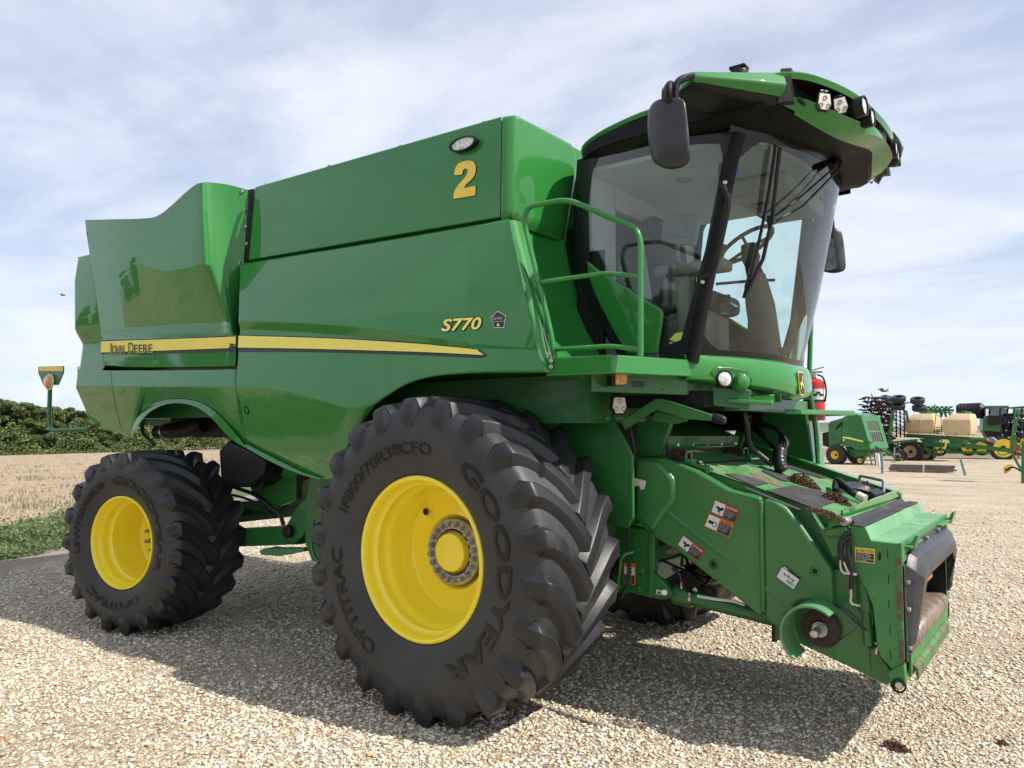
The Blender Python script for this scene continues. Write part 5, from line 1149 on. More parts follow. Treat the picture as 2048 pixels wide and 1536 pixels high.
# round shroud and drive sprocket
ax = PY(1650, 1251, -.70)
def arc_shroud(r, t0, t1, y0, y1, th=.012, n=26):
    vs, fs = [], []
    for i in range(n+1):
        t = R_(t0+(t1-t0)*i/n); d = V(math.cos(t), 0, math.sin(t))
        for (rr_, y) in ((r, y0), (r, y1), (r-th, y1), (r-th, y0)): vs.append(V(ax.x, y, ax.z)+d*rr_)
    for i in range(n):
        for j in range(4): fs.append((i*4+j, (i+1)*4+j, (i+1)*4+(j+1) % 4, i*4+(j+1) % 4))
    fs += [(0, 1, 2, 3), (n*4+3, n*4+2, n*4+1, n*4)]
    return vs, fs
mk('sprocket_shroud', arc_shroud(.165, 50, 238, -1.0, -.79, .014), M['shroud'], SHD, bevel=.004, auto=50)
def gear(c, r, n, t, y):
    pts = []
    for i in range(n*4):
        a = 2*math.pi*i/(n*4); rr_ = r*(1.0 if i % 4 in (0, 1) else .90); pts.append(V(c.x+rr_*math.cos(a), y, c.z+rr_*math.sin(a)))
    return prism(pts, (0, t, 0))
mk('sprocket', gear(ax, .108, 34, .014, -.79), M['rust_dark'], FH)
mk('sprocket_hub', join(lathe([(0, .042), (-.03, .042), (-.03, .034), (-.045, .033), (-.045, .025)], V(ax.x, -.785, ax.z), (0, 1, 0), 24)), M['dull_steel'], FH)
mk('drive_shaft', join(lathe([(0, .026), (-.02, .026), (-.02, .022), (-.12, .022), (-.124, .018), (-.124, 0)], V(ax.x, -.81, ax.z), (0, 1, 0), 18)), M['dull_steel'], FH)
# front frame --------------------------------------------------------
FF = empty('front_frame'); FF.parent = FH
near = [(1701, 1052), (1728, 1055), (1741, 1084), (1797, 1090), (1802, 1200), (1805, 1347), (1790, 1345), (1762, 1315), (1755, 1297), (1750, 1252), (1745, 1210), (1732, 1177), (1717, 1152), (1704, 1137)]
nv = prismY(near, yf, .03)
mk('frame_plate', nv, M['green_worn'], FF, bevel=.003); mk('frame_plate', mirr(nv), M['green_worn'], FF, bevel=.003)
pA, pB, pC, pD = [PY(u, v, yf) for u, v in ((1701, 1052), (1728, 1055), (1741, 1084), (1797, 1090))]
def ext(a, b, t=.01, m='green_worn', name='frame_top', y0=0.0, y1=1.70):
    n = (b-a).cross(V(0, 1, 0)).normalized(); return mk(name, prism([a+V(0, y0, 0), b+V(0, y0, 0), b+V(0, y1, 0), a+V(0, y1, 0)], n*t), M[m], FF, bevel=.003)
ext(pA, pB, .008, 'grip', 'frame_mat'); ext(pB, pC, .008, 'green_faded'); ext(pC, pD, .010, 'green_faded')
ext(PY(1690, 1040, yf)+V(0, .1, 0), pA+V(0, .1, 0), .008, 'grip', 'frame_mat', 0, 1.5)
xf_ = pD.x
# lip with two hooks along the upper front edge
def lip_(y0, y1, z0, z1): return box((xf_+.008, (y0+y1)/2, (z0+z1)/2), (.016, y1-y0, z1-z0))
mk('frame_lip', join(lip_(-.85, .85, 1.065, 1.17)), M['green_worn'], FF, bevel=.003)
for y in (-.72, .72):
    hk = [V(xf_, y, 1.12), V(xf_+.05, y, 1.12), V(xf_+.075, y, 1.20), V(xf_+.06, y, 1.20), V(xf_+.035, y, 1.15), V(xf_, y, 1.155)]
    mk('header_hook', prism(hk, (0, .09, 0)), M['green_worn'], FF, bevel=.004)
mk('front_lip', join(box((xf_+.02, -.60, 1.14), (.06, .35, .012)), box((xf_+.02, .55, 1.14), (.06, .4, .012))), M['green_worn'], FF, bevel=.003)
# front face frame members
zb_ = .47
mk('frame_face', join(box((xf_+.004, -.80, .80), (.010, .09, .68)), box((xf_+.004, .80, .80), (.010, .09, .68)), box((xf_+.004, 0, .52), (.010, 1.68, .10))), M['green_worn'], FF, bevel=.002)
mk('rusty_edge', join(box((xf_+.0, -.853, .95), (.028, .006, .36)), box((xf_+.002, -.853, .62), (.022, .006, .22))), M['rust_edge'], FF)
# plastic hood round the mouth
HD = []
def hoodsec(t):                                                            # t along y; returns profile going from top frame to lip
    return
hoodo = [V(xf_+.012, -.765, .56), V(xf_+.012, -.765, 1.04), V(xf_+.012, -.70, 1.10), V(xf_+.012, .68, 1.10), V(xf_+.012, .73, 1.04), V(xf_+.012, .73, .66)]
hoodm = [V(xf_+.02, -.755, .62), V(xf_+.055, -.745, 1.01), V(xf_+.055, -.69, 1.07), V(xf_+.055, .62, 1.07), V(xf_+.055, .66, 1.00), V(xf_+.04, .66, .70)]
hoodf = [V(xf_+.035, -.70, .63), V(xf_+.085, -.70, .97), V(xf_+.085, -.64, 1.02), V(xf_+.085, .54, 1.02), V(xf_+.085, .60, .96), V(xf_+.05, .62, .74)]
hoodi = [V(xf_+.01, -.56, .66), V(xf_+.08, -.62, .92), V(xf_+.08, -.56, .965), V(xf_+.08, .46, .965), V(xf_+.08, .54, .90), V(xf_+.04, .58, .76)]
hv = loft([hoodo, hoodm, hoodf, hoodi], 1); mk('mouth_hood', hv, M['grey_plastic'], FF, bevel=.02, seg=3, solid=.012, auto=60)
mk('hood_flange', join(box((xf_+.016, 0, 1.115), (.008, 1.3, .05)), box((xf_+.016, -.79, .80), (.008, .05, .5))), M['grey_plastic'], FF, bevel=.003)
for (y, z) in ((-.55, 1.12), (-.15, 1.12), (.3, 1.12), (-.79, .96), (-.79, .82), (-.79, .62), (.6, 1.12)):
    mk('hood_bolt', cyl((xf_+.02, y, z), (xf_+.04, y, z), .012, 8, .003), M['dull_steel'], FF)
mk('mouth_inside', join(box((2.05, 0, .85), (.7, 1.25, .012)), box((1.75, 0, .8), (.02, 1.3, .6)), box((2.15, -.62, .8), (.7, .02, .5)), box((2.15, .62, .8), (.7, .02, .5))), M['black'], FF)
# conveyor drum, chain slats seen through the mouth
mk('drum', cyl((2.28, -.6, .78), (2.28, .5, .78), .10, 28), M['rust'], FF)
for y in (-.35, 0, .35): mk('slat_chain', join(lathe([(-.01, .12), (.01, .12), (.01, .135), (-.01, .135)], (2.28, y, .78), (0, 1, 0), 24, True)), M['dull_steel'], FF)
for a in (5, 40): mk('slat', bar(V(2.28+.15*math.cos(R_(a)), -.5, .80+.15*math.sin(R_(a))), V(2.28+.15*math.cos(R_(a)), .4, .80+.15*math.sin(R_(a))), .045, .02), M['rust_orange'], FF)
# worn sill under the mouth
prf = [(2.25, .672), (xf_-.06, .675), (xf_+.01, .665), (xf_+.032, .64), (xf_+.036, .60), (xf_+.026, .57)]
prf = [(p.x, p.z) for p in crv([V(a, 0, b) for a, b in prf], 4)]
rowsl = [[V(a, y, b) for a, b in prf] for y in (-.74, .60)]
mk('mouth_sill', loft(rowsl, 1), M['rust_pale'], FF, solid=.01, auto=60)
mk('sill_skirt', prism([V(xf_+.03, -.76, .585), V(xf_+.03, -.78, .47), V(xf_+.03, .62, .47), V(xf_+.03, .62, .585)], (-.012, 0, 0)), M['green_worn'], FF)
ls = [V(xf_-.01, 0, .515), V(xf_+.035, 0, .52), V(xf_+.055, 0, .505), V(xf_+.055, 0, .445), V(xf_+.045, 0, .445), V(xf_+.042, 0, .49), V(xf_-.01, 0, .49)]
mk('lower_beam', prism([p+V(0, -.72, 0) for p in ls], (0, 1.20, 0)), M['rust_edge'], FF, bevel=.004)
mk('lower_bracket', prismY([(1778, 1343), (1808, 1330), (1812, 1368), (1803, 1379), (1792, 1379), (1780, 1374)], -.87, .06), M['green_worn'], FF, bevel=.004)
p = PY(1798, 1371, -.872); mk('lock_pin', join(lathe([(0, .036), (-.01, .036), (-.012, .028), (-.004, .026)], p, (0, 1, 0), 24)), M['black'], FF); mk('pin_end', cyl(p+V(0, .01, 0), p+V(0, -.012, 0), .020, 16, .004), M['steel'], FF)
for u, v in ((1774, 1098), (1776, 1149), (1777, 1199), (1779, 1251), (1780, 1300)): mk('frame_slot', prismY([(u, v), (u+1.8, v), (u+2.2, v+18), (u+.4, v+18)], yf-.001, .004), M['black'], FF)
mk('frame_hole', prismY([(1757, 1106), (1760, 1104), (1762, 1106), (1762, 1119), (1759, 1122), (1756, 1119)], yf-.0015, .004), M['black'], FF)
# lower side plate and tilt cylinder
YS([(1665, 1140), (1702, 1135), (1716, 1152), (1732, 1177), (1745, 1210), (1750, 1252), (1755, 1297), (1765, 1318), (1785, 1345), (1782, 1368), (1768, 1366), (1690, 1330), (1600, 1288), (1560, 1262), (1600, 1200), (1640, 1180)], -.76, .03, 'side_plate', M['green_frame'])
YS([(1664, 1290), (1706, 1262), (1735, 1235), (1742, 1345), (1700, 1333), (1672, 1320)], -.768, .012, 'side_plate', M['green_frame'], FH, .003)
YS([(1620, 1020), (1646, 1058), (1690, 1044), (1700, 1055), (1702, 1110), (1665, 1115)], -.775, .06, 'side_plate', M['green_matte'])
mk('tilt_cylinder', join(cyl(PY(1727, 1150, -.79), PY(1733, 1222, -.79), .042, 20, .006), cyl(PY(1733, 1220, -.79), PY(1738, 1290, -.79), .028, 16)), M['green_frame'], FH)
mk('cylinder_fork', join(prismY([(1722, 1215), (1745, 1212), (1748, 1250), (1740, 1252), (1738, 1232), (1732, 1232), (1733, 1250), (1724, 1250)], -.80, .04)), M['green_frame'], FH, bevel=.004)
YS([(1652, 1060), (1657, 1045), (1665, 1032), (1673, 1030), (1696, 1036), (1698, 1054), (1690, 1060), (1686, 1052), (1668, 1052), (1660, 1062)], -.80, .03, 'tilt_bracket', M['green'])
mk('pivot_tube', join(lathe([(0, .0), (0, .008), (-.003, .010), (-.003, .020), (0, .023), (.08, .023)], PY(1688, 1044, -.84), (0, 1, 0), 20)), M['dull_steel'], FH)
YS([(1650, 1060), (1690, 1052), (1694, 1064), (1690, 1074), (1647, 1072)], -.81, .05, 'tilt_bracket', M['green_matte'])
yh = -.88
def hz_(pts, r, m='hose', name='hydraulic_hose', y=yh): return mk(name, tube(crv([PY(u, v, y) for u, v in pts], 5), r, 10), M[m], FH)
hz_([(1700, 1062), (1686, 1075), (1680, 1092), (1680, 1110), (1681, 1120)], .012); hz_([(1699, 1072), (1685, 1088), (1682, 1110), (1688, 1124)], .012)
hz_([(1702, 1078), (1696, 1100), (1702, 1130), (1704, 1150), (1702, 1178)], .012)
hz_([(1681, 1120), (1681, 1132), (1684, 1142), (1690, 1146)], .007, 'steel', 'hose_fitting'); hz_([(1688, 1124), (1693, 1136), (1698, 1146)], .008, 'steel', 'hose_fitting')
hz_([(1687, 1146), (1700, 1147), (1714, 1149)], .009, 'steel', 'hose_fitting'); hz_([(1702, 1178), (1702, 1192), (1701, 1200), (1704, 1207), (1713, 1210), (1721, 1211)], .008, 'steel', 'hose_fitting')
hz_([(1668, 1207), (1690, 1217), (1708, 1232), (1722, 1250), (1735, 1262)], .006); hz_([(1668, 1210), (1688, 1222), (1706, 1240), (1730, 1262)], .004)
YS([(1731, 1258), (1740, 1258), (1741, 1290), (1734, 1290), (1732, 1275)], -.80, .03, 'sensor', M['black'])
hz_([(1736, 1291), (1748, 1293), (1754, 1290)], .012, 'black', 'sensor_rod', -.80); hz_([(1752, 1284), (1754, 1296), (1752, 1308)], .008, 'steel', 'sensor_rod', -.80)
# things on top near the mouth
def onF(u, v, z=1.30): return PZ(u, v, z)
mk('grab_handle', tube(fillet([V(*onT(1720, 979, .0)), V(*onT(1720, 979, .0))+V(0, 0, .10), V(*onT(1768, 999, .0))+V(0, 0, .13), V(*onT(1767, 1003, .0))], .02), .011, 10), M['grey'], FH)
mk('coupler_hose', tube(crv([onT(1668, 992, .03), onT(1667, 984, .07), onT(1674, 988, .08), onT(1695, 1000, .06), onT(1712, 1006, .05)], 5), .024, 12), M['hose'], FH)
mk('coupler_end', tube([onT(1711, 1006, .05), onT(1727, 1012, .045)], .028, 14), M['cream'], FH)
for k in range(6): mk('coupler_hose', tube(crv([onT(1672, 984+k*1.2, .05), onT(1700, 982+k*2.2, .06), onT(1735, 988+k*2.6, .06), onT(1758, 1000+k*2.0, .04)], 5), .009, 8), M['hose'], FH)
mk('coupler_block', prism([onT(u, v, .0) for u, v in [(1735, 1000), (1756, 996), (1772, 1004), (1750, 1010)]], (0, 0, .07)), M['black'], FH, bevel=.006)
cp0, cp1 = PY(1684, 1030, -.74), V(pA.x-.04, .80, pA.z+.07)
mk('cross_strip', bar(cp0, cp1, .012, .05), M['green'], FH, bevel=.002)
for (u, v) in ((1372, 926), (1487, 915)):
    b_ = onT(u, v, .0); mk('deck_latch', join(tube(fillet([b_, b_+V(0, 0, .07), b_+V(.01, .06, .07), b_+V(.01, .06, .0)], .02), .008, 8), box(b_+V(.02, .02, .01), (.06, .06, .03))), M['green'], FH)
for (u, v) in ((1344, 912), (1398, 929), (1412, 935), (1527, 922), (1540, 928)):
    b_ = onT(u, v, .005); mk('deck_bolt', cyl(b_, b_+TN*.02, .016, 8, .004), M['steel'], FH)
for (u, v) in ((1416, 943), (1657, 987)):
    b_ = onT(u, v, .0); mk('deck_tab', box(b_+V(0, 0, .015), (.03, .008, .05)), M['green'], FH)
# scattered chaff
rnd = random.Random(5)
def chaff(c, s, n, seed):
    r = random.Random(seed); out_ = []
    for i in range(n):
        a = r.random()*6.28; q = r.random()**.5; x, y = q*s[0]*math.cos(a), q*s[1]*math.sin(a); z = (1-q*q)*s[2]*r.random()
        p = c+V(x, y, 0)+V(0, 0, 1)*z+V(0, 0, 0); slope = -TN.x/TN.z*x; p.z += slope
        out_.append(box(p, (.004+.012*r.random(), .003+.006*r.random(), .003+.004*r.random()), Matrix.Rotation(r.random()*6, 3, (r.random()-.5, r.random()-.5, r.random()-.5+.01))))
    return join(*out_)
CF = [((1606, 972), (.11, .075, .075), 700, 'brown clump of chaff on the big black mat of the sloping feeder deck'),
      ((1672, 1006), (.085, .07, .06), 520, 'brown chaff clump at the front corner of the big black mat'),
      ((1733, 990), (.07, .07, .09), 520, 'dark brown chaff heap between the coiled black hoses and the grey grab handle'),
      ((1362, 919), (.09, .10, .06), 520, 'brown chaff ball beside the near green latch at the top of the deck'),
      ((1470, 908), (.08, .14, .04), 420, 'flat brown chaff heap beside the far green latch of the deck'),
      ((1650, 1034), (.10, .06, .03), 260, 'thin litter of chaff in the gutter below the front corner bracket')]
for i, ((u, v), s, n_, lb) in enumerate(CF):
    o = mk('chaff_clump', chaff(onT(u, v, .012), s, n_, i), M['brown_seed'], None, smooth=False); tag(o, lb, 'chaff clump', 'chaff clumps on the feeder house')
for i, ((u, v), lb, s) in enumerate((((1358, 868), 'dark chaff pile on the shaded shelf, left half behind the gas strut', (.12, .1, .05)), ((1425, 866), 'long dark chaff pile along the shaded shelf below the cab', (.12, .28, .05)))):
    c = V(.86, -.42 if i == 0 else .15, 1.865); o = mk('chaff_clump', chaff(c, s, 600, 20+i), M['brown_seed'], None, smooth=False); tag(o, lb, 'chaff clump', 'chaff clumps on the feeder house')
for i, ((u, v), s, lb) in enumerate((((1801, 1500), (.085, .05, .035), 'brown chaff clump lying on the gravel in front of the machine'), ((2008, 1490), (.03, .03, .025), 'small reddish brown crumb on the gravel at the lower right'))):
    o = mk('chaff_clump', chaff(PZ(u, v, .0), s, 420 if i == 0 else 120, 31+i), M['brown_seed'], None, smooth=False); tag(o, lb, 'chaff clump')
# loose scratches and bare rusty patches on the deck
mk('worn_patch', prism([onT(u, v, .0105) for u, v in [(1498, 948), (1520, 950), (1545, 962), (1570, 975), (1556, 976), (1530, 966), (1505, 957)]], TN*.001), M['rust_pale'], FH)
# fire extinguisher hanging on the ladder
EXT = empty('fire_extinguisher'); tag(EXT, 'red fire extinguisher with white label and white valve hanging beside the cab', 'fire extinguisher')
b_ = PY(1629, 841, 1.12); tp = PY(1627, 757, 1.12); hgt = tp.z-b_.z; EXT.location = b_
mk('cylinder', lathe([(0, 0), (0, .078), (.01, .084), (hgt*.90, .084), (hgt*.97, .06), (hgt, .025), (hgt+.01, .02)], (0, 0, 0), (0, 0, 1), 32), M['red'], EXT)
mk('label', lathe([(hgt*.45, .0845), (hgt*.45, .0855), (hgt*.74, .0855), (hgt*.74, .0845)], (0, 0, 0), (0, 0, 1), 32), M['white'], EXT)
mk('label_band', join(lathe([(hgt*.44, .0855), (hgt*.44, .0862), (hgt*.49, .0862), (hgt*.49, .0855)], (0, 0, 0), (0, 0, 1), 32), *[box((.0865*math.cos(a), .0865*math.sin(a), hgt*(.60+.05*k)), (.004, .03, .018), Matrix.Rotation(a, 3, 'Z')) for k, a in ((0, -1.2), (1, -.9), (0, -.6), (2, -1.5))]), M['decal_black'], EXT)
mk('valve', join(cyl((0, 0, hgt), (0, 0, hgt+.045), .022, 12), box((.02, -.01, hgt+.05), (.12, .02, .015)), box((.03, -.01, hgt+.075), (.13, .02, .01), Matrix.Rotation(R_(-14), 3, 'Y'))), M['white'], EXT, bevel=.003)
mk('hose', tube(crv([V(.03, 0, hgt+.03), V(.08, -.02, hgt), V(.10, -.02, hgt-.1), V(.09, -.02, hgt*.45)], 4), .007, 6), M['hose'], EXT)
# ================================================================== stripes, lettering and stickers
PB, DB = bvh(PANEL), bvh(DOOR)
def S(top_, bot_, tree, off, m, par, n=6, name='stripe'): return decal(name, strip2(top_, bot_, n), tree, off, m, par)
# centre panel stripe: black outline then yellow
S([(479, 669.5), (600, 673), (700, 677), (850, 686.5), (950, 697), (962, 701), (974, 711)], [(477, 704), (600, 704), (700, 706), (850, 710.5), (940, 715), (962, 715.5), (974, 712.5)], PB, .004, M['decal_black'], PANEL, 10)
yt = [(479, 672), (600, 675.5), (700, 679.5), (850, 689.5), (948, 699.5), (958, 703), (969, 710.5)]; yb = [(477.5, 695.5), (600, 697.5), (700, 700), (850, 705), (940, 709.5), (958, 710.3), (968, 711)]
S(yt, yb, PB, .009, M['decal_yellow'], PANEL, 10)
def lerp2(a, b, t): return [(x0+(x1-x0)*t, y0+(y1-y0)*t) for (x0, y0), (x1, y1) in zip(a, b)]
for k in range(1, 5): S(lerp2(yt, yb, k/5-.012), lerp2(yt, yb, k/5+.012), PB, .0115, M['gold'], PANEL)
# door stripe
S([(203, 680.5), (260, 679), (340, 676.5), (473, 671.5)], [(203, 708.5), (260, 709), (340, 707), (473, 702)], DB, .004, M['decal_black'], DOOR)
dt = [(203.5, 683), (260, 681), (340, 678.5), (473, 673.5)]; db = [(203.5, 705), (260, 703), (340, 700.5), (473, 695.5)]
S(dt, db, DB, .008, M['decal_yellow'], DOOR)
for k in range(1, 5): S(lerp2(dt, db, k/5-.014), lerp2(dt, db, k/5+.014), DB, .0105, M['gold'], DOOR)
def text_on(s, p0, px_, py_, tree, off, m, par, bold=0, shear=0, space=1, name='lettering'):
    return decal(name, fit2(textmesh(s, 1.0, bold, shear, space), p0, px_, py_), tree, off, m, par)
# two part wordmark on the door: halo, then black letters
for b, off, m in ((.06, .012, 'decal_yellow'), (.012, .0145, 'decal_black')):
    e = .8 if b > .05 else 0
    for s, x0, x1, hh in (('J', 221, 226, 1), ('OHN', 226.8, 250.5, 0), ('D', 259.5, 270, 1), ('EERE', 271, 307, 0)):
        yb_ = 707.5-(x0-221)*.038; h_ = 20.5 if hh else 16
        text_on(s, (x0-e, yb_+e), (x1-x0+2*e, -(x1-x0)*.038), (0, -h_-2*e), DB, off, M[m], DOOR, bold=b)
# model number
for b, off, m in ((.075, .004, 'decal_black'), (.022, .0065, 'decal_yellow')):
    e = 1.6 if b > .05 else 0
    text_on('S770', (884-e, 664+e), (80+2*e, -4.5), (0, -25-2*e), PB, off, M[m], PANEL, bold=b, shear=.22)
# big 2 on the tank: slab numeral built from strokes
TB = bvh(TANK)
def stroke_poly(pts): return [Vector((u, v, 0)) for u, v in pts], [tuple(range(len(pts)))]
two_o = [(911, 351), (909, 348), (912, 336), (917, 328), (926, 323.5), (938, 321.5), (947, 323), (952.5, 331), (952.5, 342), (950, 352), (943, 361), (934, 369), (929, 377), (952.5, 371.5), (952, 391), (908.5, 398.5), (908, 390), (911, 380), (918, 370), (927, 360), (934, 351), (937, 343), (935.5, 338), (931, 337.5), (927, 341), (925.5, 350)]
cu = sum(u for u, v in two_o)/len(two_o); cv_ = sum(v for u, v in two_o)/len(two_o)
def grow(poly, d):
    n = len(poly); o = []
    for i in range(n):
        a, b, c = Vector(poly[i-1]), Vector(poly[i]), Vector(poly[(i+1) % n]); n1 = Vector(((b-a).y, -(b-a).x)).normalized(); n2 = Vector(((c-b).y, -(c-b).x)).normalized(); k = (n1+n2); k = k/max(.5, k.length_squared)*2 if k.length > .1 else n1
        o.append(tuple(b+k*d*.5*2/2))
    return o
ar = sum(two_o[i-1][0]*two_o[i][1]-two_o[i][0]*two_o[i-1][1] for i in range(len(two_o)))
sg = 1 if ar > 0 else -1
decal('numeral', stroke_poly(grow(two_o, 1.3*sg)), TB, .004, M['decal_black'], TANK)
decal('numeral', stroke_poly(two_o), TB, .0065, M['gold'], TANK)
# five sided dealer badge
pent = [(996.5, 622), (1013, 632), (1009, 656), (989, 656.5), (982, 635)]
decal('badge', stroke_poly(pent), PB, .004, M['white'], PANEL); decal('badge', stroke_poly([(996.5+(u-996.5)*.91, 641+(v-641)*.91) for u, v in pent]), PB, .0055, M['decal_black'], PANEL)
text_on('Carrico', (986, 640.5), (20, -1), (0, -7), PB, .007, M['cream'], PANEL, shear=.25, name='badge_text'); decal('badge_line', stroke_poly([(988, 644), (1009, 642.5), (1009, 643.3), (988, 644.8)]), PB, .007, M['cream'], PANEL)
decal('badge_mark', stroke_poly([(995, 648), (1000, 647.5), (1000, 653), (995, 653.5)]), PB, .007, M['gold'], PANEL)
RB = bvh(RLP)
decal('panel_seam', strip2([(221, 742), (226, 790), (243, 862)], [(222.2, 742), (227.2, 790), (244.2, 862)], 6), RB, .002, M['green_frame'], RLP)
# door lock on the centre panel
h_, n_ = hitpx(PB, 493, 820)
mk('panel_lock', lathe([(0, .03), (.004, .034), (.006, .028), (-.006, .024), (-.006, 0)], h_, n_ if n_.dot(CAMP-h_) > 0 else -n_, 20), M['black'], PANEL)
# safety stickers -------------------------------------------------------
def sticker(q, y, par, kind, head, lines, n=None):
    """q = four image corners (tl, tr, br, bl) on the plane y"""
    c = [PY(u, v, y) for u, v in q]; nr = (c[1]-c[0]).cross(c[3]-c[0]).normalized()
    if nr.dot(CAMP-c[0]) < 0: nr = -nr
    def at(s, t, off): a = c[0].lerp(c[1], s); b = c[3].lerp(c[2], s); return a.lerp(b, t)+nr*off
    def rect(s0, t0, s1, t1, off): return [at(s0, t0, off), at(s1, t0, off), at(s1, t1, off), at(s0, t1, off)], [(0, 1, 2, 3)]
    def txt(s, s0, t0, s1, t1, off, bold=.01):
        vf = fit2(textmesh(s, 1, bold), (s0, t1, 0), (s1-s0, 0), (0, t0-t1)); return [at(v[0], v[1], off) for v in vf[0]], vf[1]
    def poly(pts, off): return [at(a, b, off) for a, b in pts], [tuple(range(len(pts)))]
    if kind == 'schematic':
        ST = mk('sticker', rect(0, 0, 1, 1, .003), M['decal_black'], par, smooth=False)
        mk('sticker_field', rect(.03, .17, .97, .96, .0045), M['white'], ST, smooth=False)
        mk('sticker_ink', join(rect(.24, .40, .30, .52, .006), rect(.30, .45, .72, .47, .006), rect(.24, .47, .78, .50, .006), rect(.72, .42, .80, .55, .006), rect(.43, .36, .55, .41, .006), *[rect(.5, .66+k*.07, .9-.1*(k % 2), .69+k*.07, .006) for k in range(3)]), M['decal_black'], ST, smooth=False)
        mk('sticker_ink', rect(.06, .05, .30, .12, .0045), M['white'], ST, smooth=False); return
    ST = mk('sticker', rect(0, 0, 1, 1, .003), M[{'d': 'red_decal', 'w': 'orange_decal', 'c': 'gold', 'v': 'orange_decal'}[kind]], par, smooth=False)
    if kind == 'c':
        mk('sticker_field', rect(.05, .34, .95, .95, .0045), M['decal_black'], ST, smooth=False)
        mk('sticker_text', txt(head, .18, .07, .95, .28, .006), M['decal_black'], ST, smooth=False); mk('sticker_text', poly([(.05, .28), (.10, .07), (.15, .28)], .006), M['decal_black'], ST, smooth=False)
        for k, s in enumerate(lines): mk('sticker_text', txt(s, .09, .38+k*.115, .09+.83*len(s)/max(map(len, lines)), .46+k*.115, .006, .015), M['white'], ST, smooth=False)
        return
    if kind == 'v':
        mk('sticker_field', rect(.07, .17, .93, .55, .0045), M['white'], ST, smooth=False); mk('sticker_field', rect(.07, .57, .93, .96, .0045), M['decal_black'], ST, smooth=False)
        mk('sticker_text', txt(head, .25, .05, .9, .13, .0045), M['decal_black'], ST, smooth=False)
        mk('sticker_ink', join(poly([(.3, .2), (.42, .2), (.72, .5), (.6, .52)], .006), poly([(.6, .2), (.74, .22), (.4, .52), (.28, .5)], .0065), poly([(.45, .3), (.75, .36), (.7, .42), (.45, .38)], .006)), M['decal_black'], ST, smooth=False)
        for k in range(6): mk('sticker_text', txt(lines[k % len(lines)], .14, .61+k*.055, .8, .64+k*.055, .006), M['white'], ST, smooth=False)
        return
    mk('sticker_field', rect(.03, .05, .47, .95, .0045), M['white'], ST, smooth=False); mk('sticker_field', rect(.49, .27, .97, .95, .0045), M['decal_black'], ST, smooth=False)
    ink = 'white' if kind == 'd' else 'decal_black'
    mk('sticker_text', txt(head, .62, .08, .95, .21, .0045), M[ink], ST, smooth=False); mk('sticker_text', poly([(.52, .22), (.56, .08), (.60, .22)], .0045), M[ink], ST, smooth=False)
    for k, s in enumerate(lines): mk('sticker_text', txt(s, .52, .33+k*.085, .52+.42*len(s)/max(map(len, lines)), .385+k*.085, .006, .01), M['white'], ST, smooth=False)
    if kind == 'd': mk('sticker_ink', join(poly([(.08, .42), (.22, .36), (.30, .42), (.44, .28), (.44, .5), (.36, .62), (.26, .58), (.12, .55), (.2, .5)], .006), poly([(.26, .58), (.34, .62), (.30, .74), (.38, .86), (.33, .86), (.22, .70)], .006)), M['decal_black'], ST, smooth=False)
    else: mk('sticker_ink', join(poly([(.08, .42), (.26, .40), (.30, .62), (.10, .66)], .006), poly([(.34+.10*math.cos(a)*(1 if k % 2 else .82), .58+.20*math.sin(a)*(1 if k % 2 else .82)) for k, a in enumerate([2*math.pi*i/24 for i in range(24)])], .0055)), M['decal_black'], ST, smooth=False); mk('sticker_ink', poly([(.34+.06*math.cos(a), .58+.12*math.sin(a)) for a in [2*math.pi*i/16 for i in range(16)]], .007), M['white'], ST, smooth=False)
LN = ['Keep hands away from', 'moving parts. Stop', 'engine and remove key', 'before opening or', 'servicing shields.', 'Serious injury']
sticker([(1430, 999), (1479, 1020), (1471, 1046), (1422, 1024)], ya-.002, S1, 'd', 'DANGER', LN)
sticker([(1419, 1027), (1468, 1048), (1459, 1075), (1409, 1052)], ya-.002, S1, 'w', 'WARNING', LN)
sticker([(1367, 1070), (1409, 1102), (1397, 1122), (1355, 1089)], ya-.002, S1, 'd', 'DANGER', LN)
sticker([(1566, 1129), (1603, 1156), (1588, 1180), (1552, 1154)], ya-.007, S2, 'schematic', '', [])
sticker([(1710, 1094), (1750, 1098), (1750, 1127), (1711, 1123)], yf-.002, FF, 'c', 'CAUTION', ['Avoid crushing', 'injuries. Header', 'can tilt. Stay', 'clear when engine', 'is running.'])
sticker([(1248, 1125), (1271, 1128), (1271, 1170), (1247, 1166)], -.785, FR, 'v', 'WARNING', LN)
sticker([(637, 978), (652, 978), (653, 1004), (636, 1003)], -1.21, EL, 'v', 'WARNING', LN)
mk('sticker', prismY([(1268, 955), (1292, 962), (1289, 978), (1281, 980), (1279, 972), (1267, 972)], ya-.034, .002), M['white'], S1)
mk('sticker', prismY([(1313, 1179), (1324, 1181), (1324, 1190), (1312, 1188)], -.795, .003), M['white'], FR)
mk('sticker_ink', prismY([(1318, 1181), (1322, 1188), (1314, 1187)], -.7975, .002), M['decal_black'], FR)
# yellow and white sticker low in the side window, blue tag on the windscreen
mk('sticker', prismY([(1339, 679), (1350, 667), (1369, 663), (1368, 684), (1360, 688)], SY+.004, .001), M['decal_yellow'], CAB)
mk('sticker', prismY([(1340, 684), (1356, 687), (1355, 693), (1338, 691)], SY+.004, .001), M['white'], CAB)
mk('sticker', ([onw(u, v, .004) for u, v in [(1470, 325), (1477, 330), (1479, 345), (1475, 352), (1469, 350), (1468, 338)]], [(0, 1, 2, 3, 4, 5)]), mat('blue_sticker', (.05, .13, .35), .4), CAB, smooth=False)
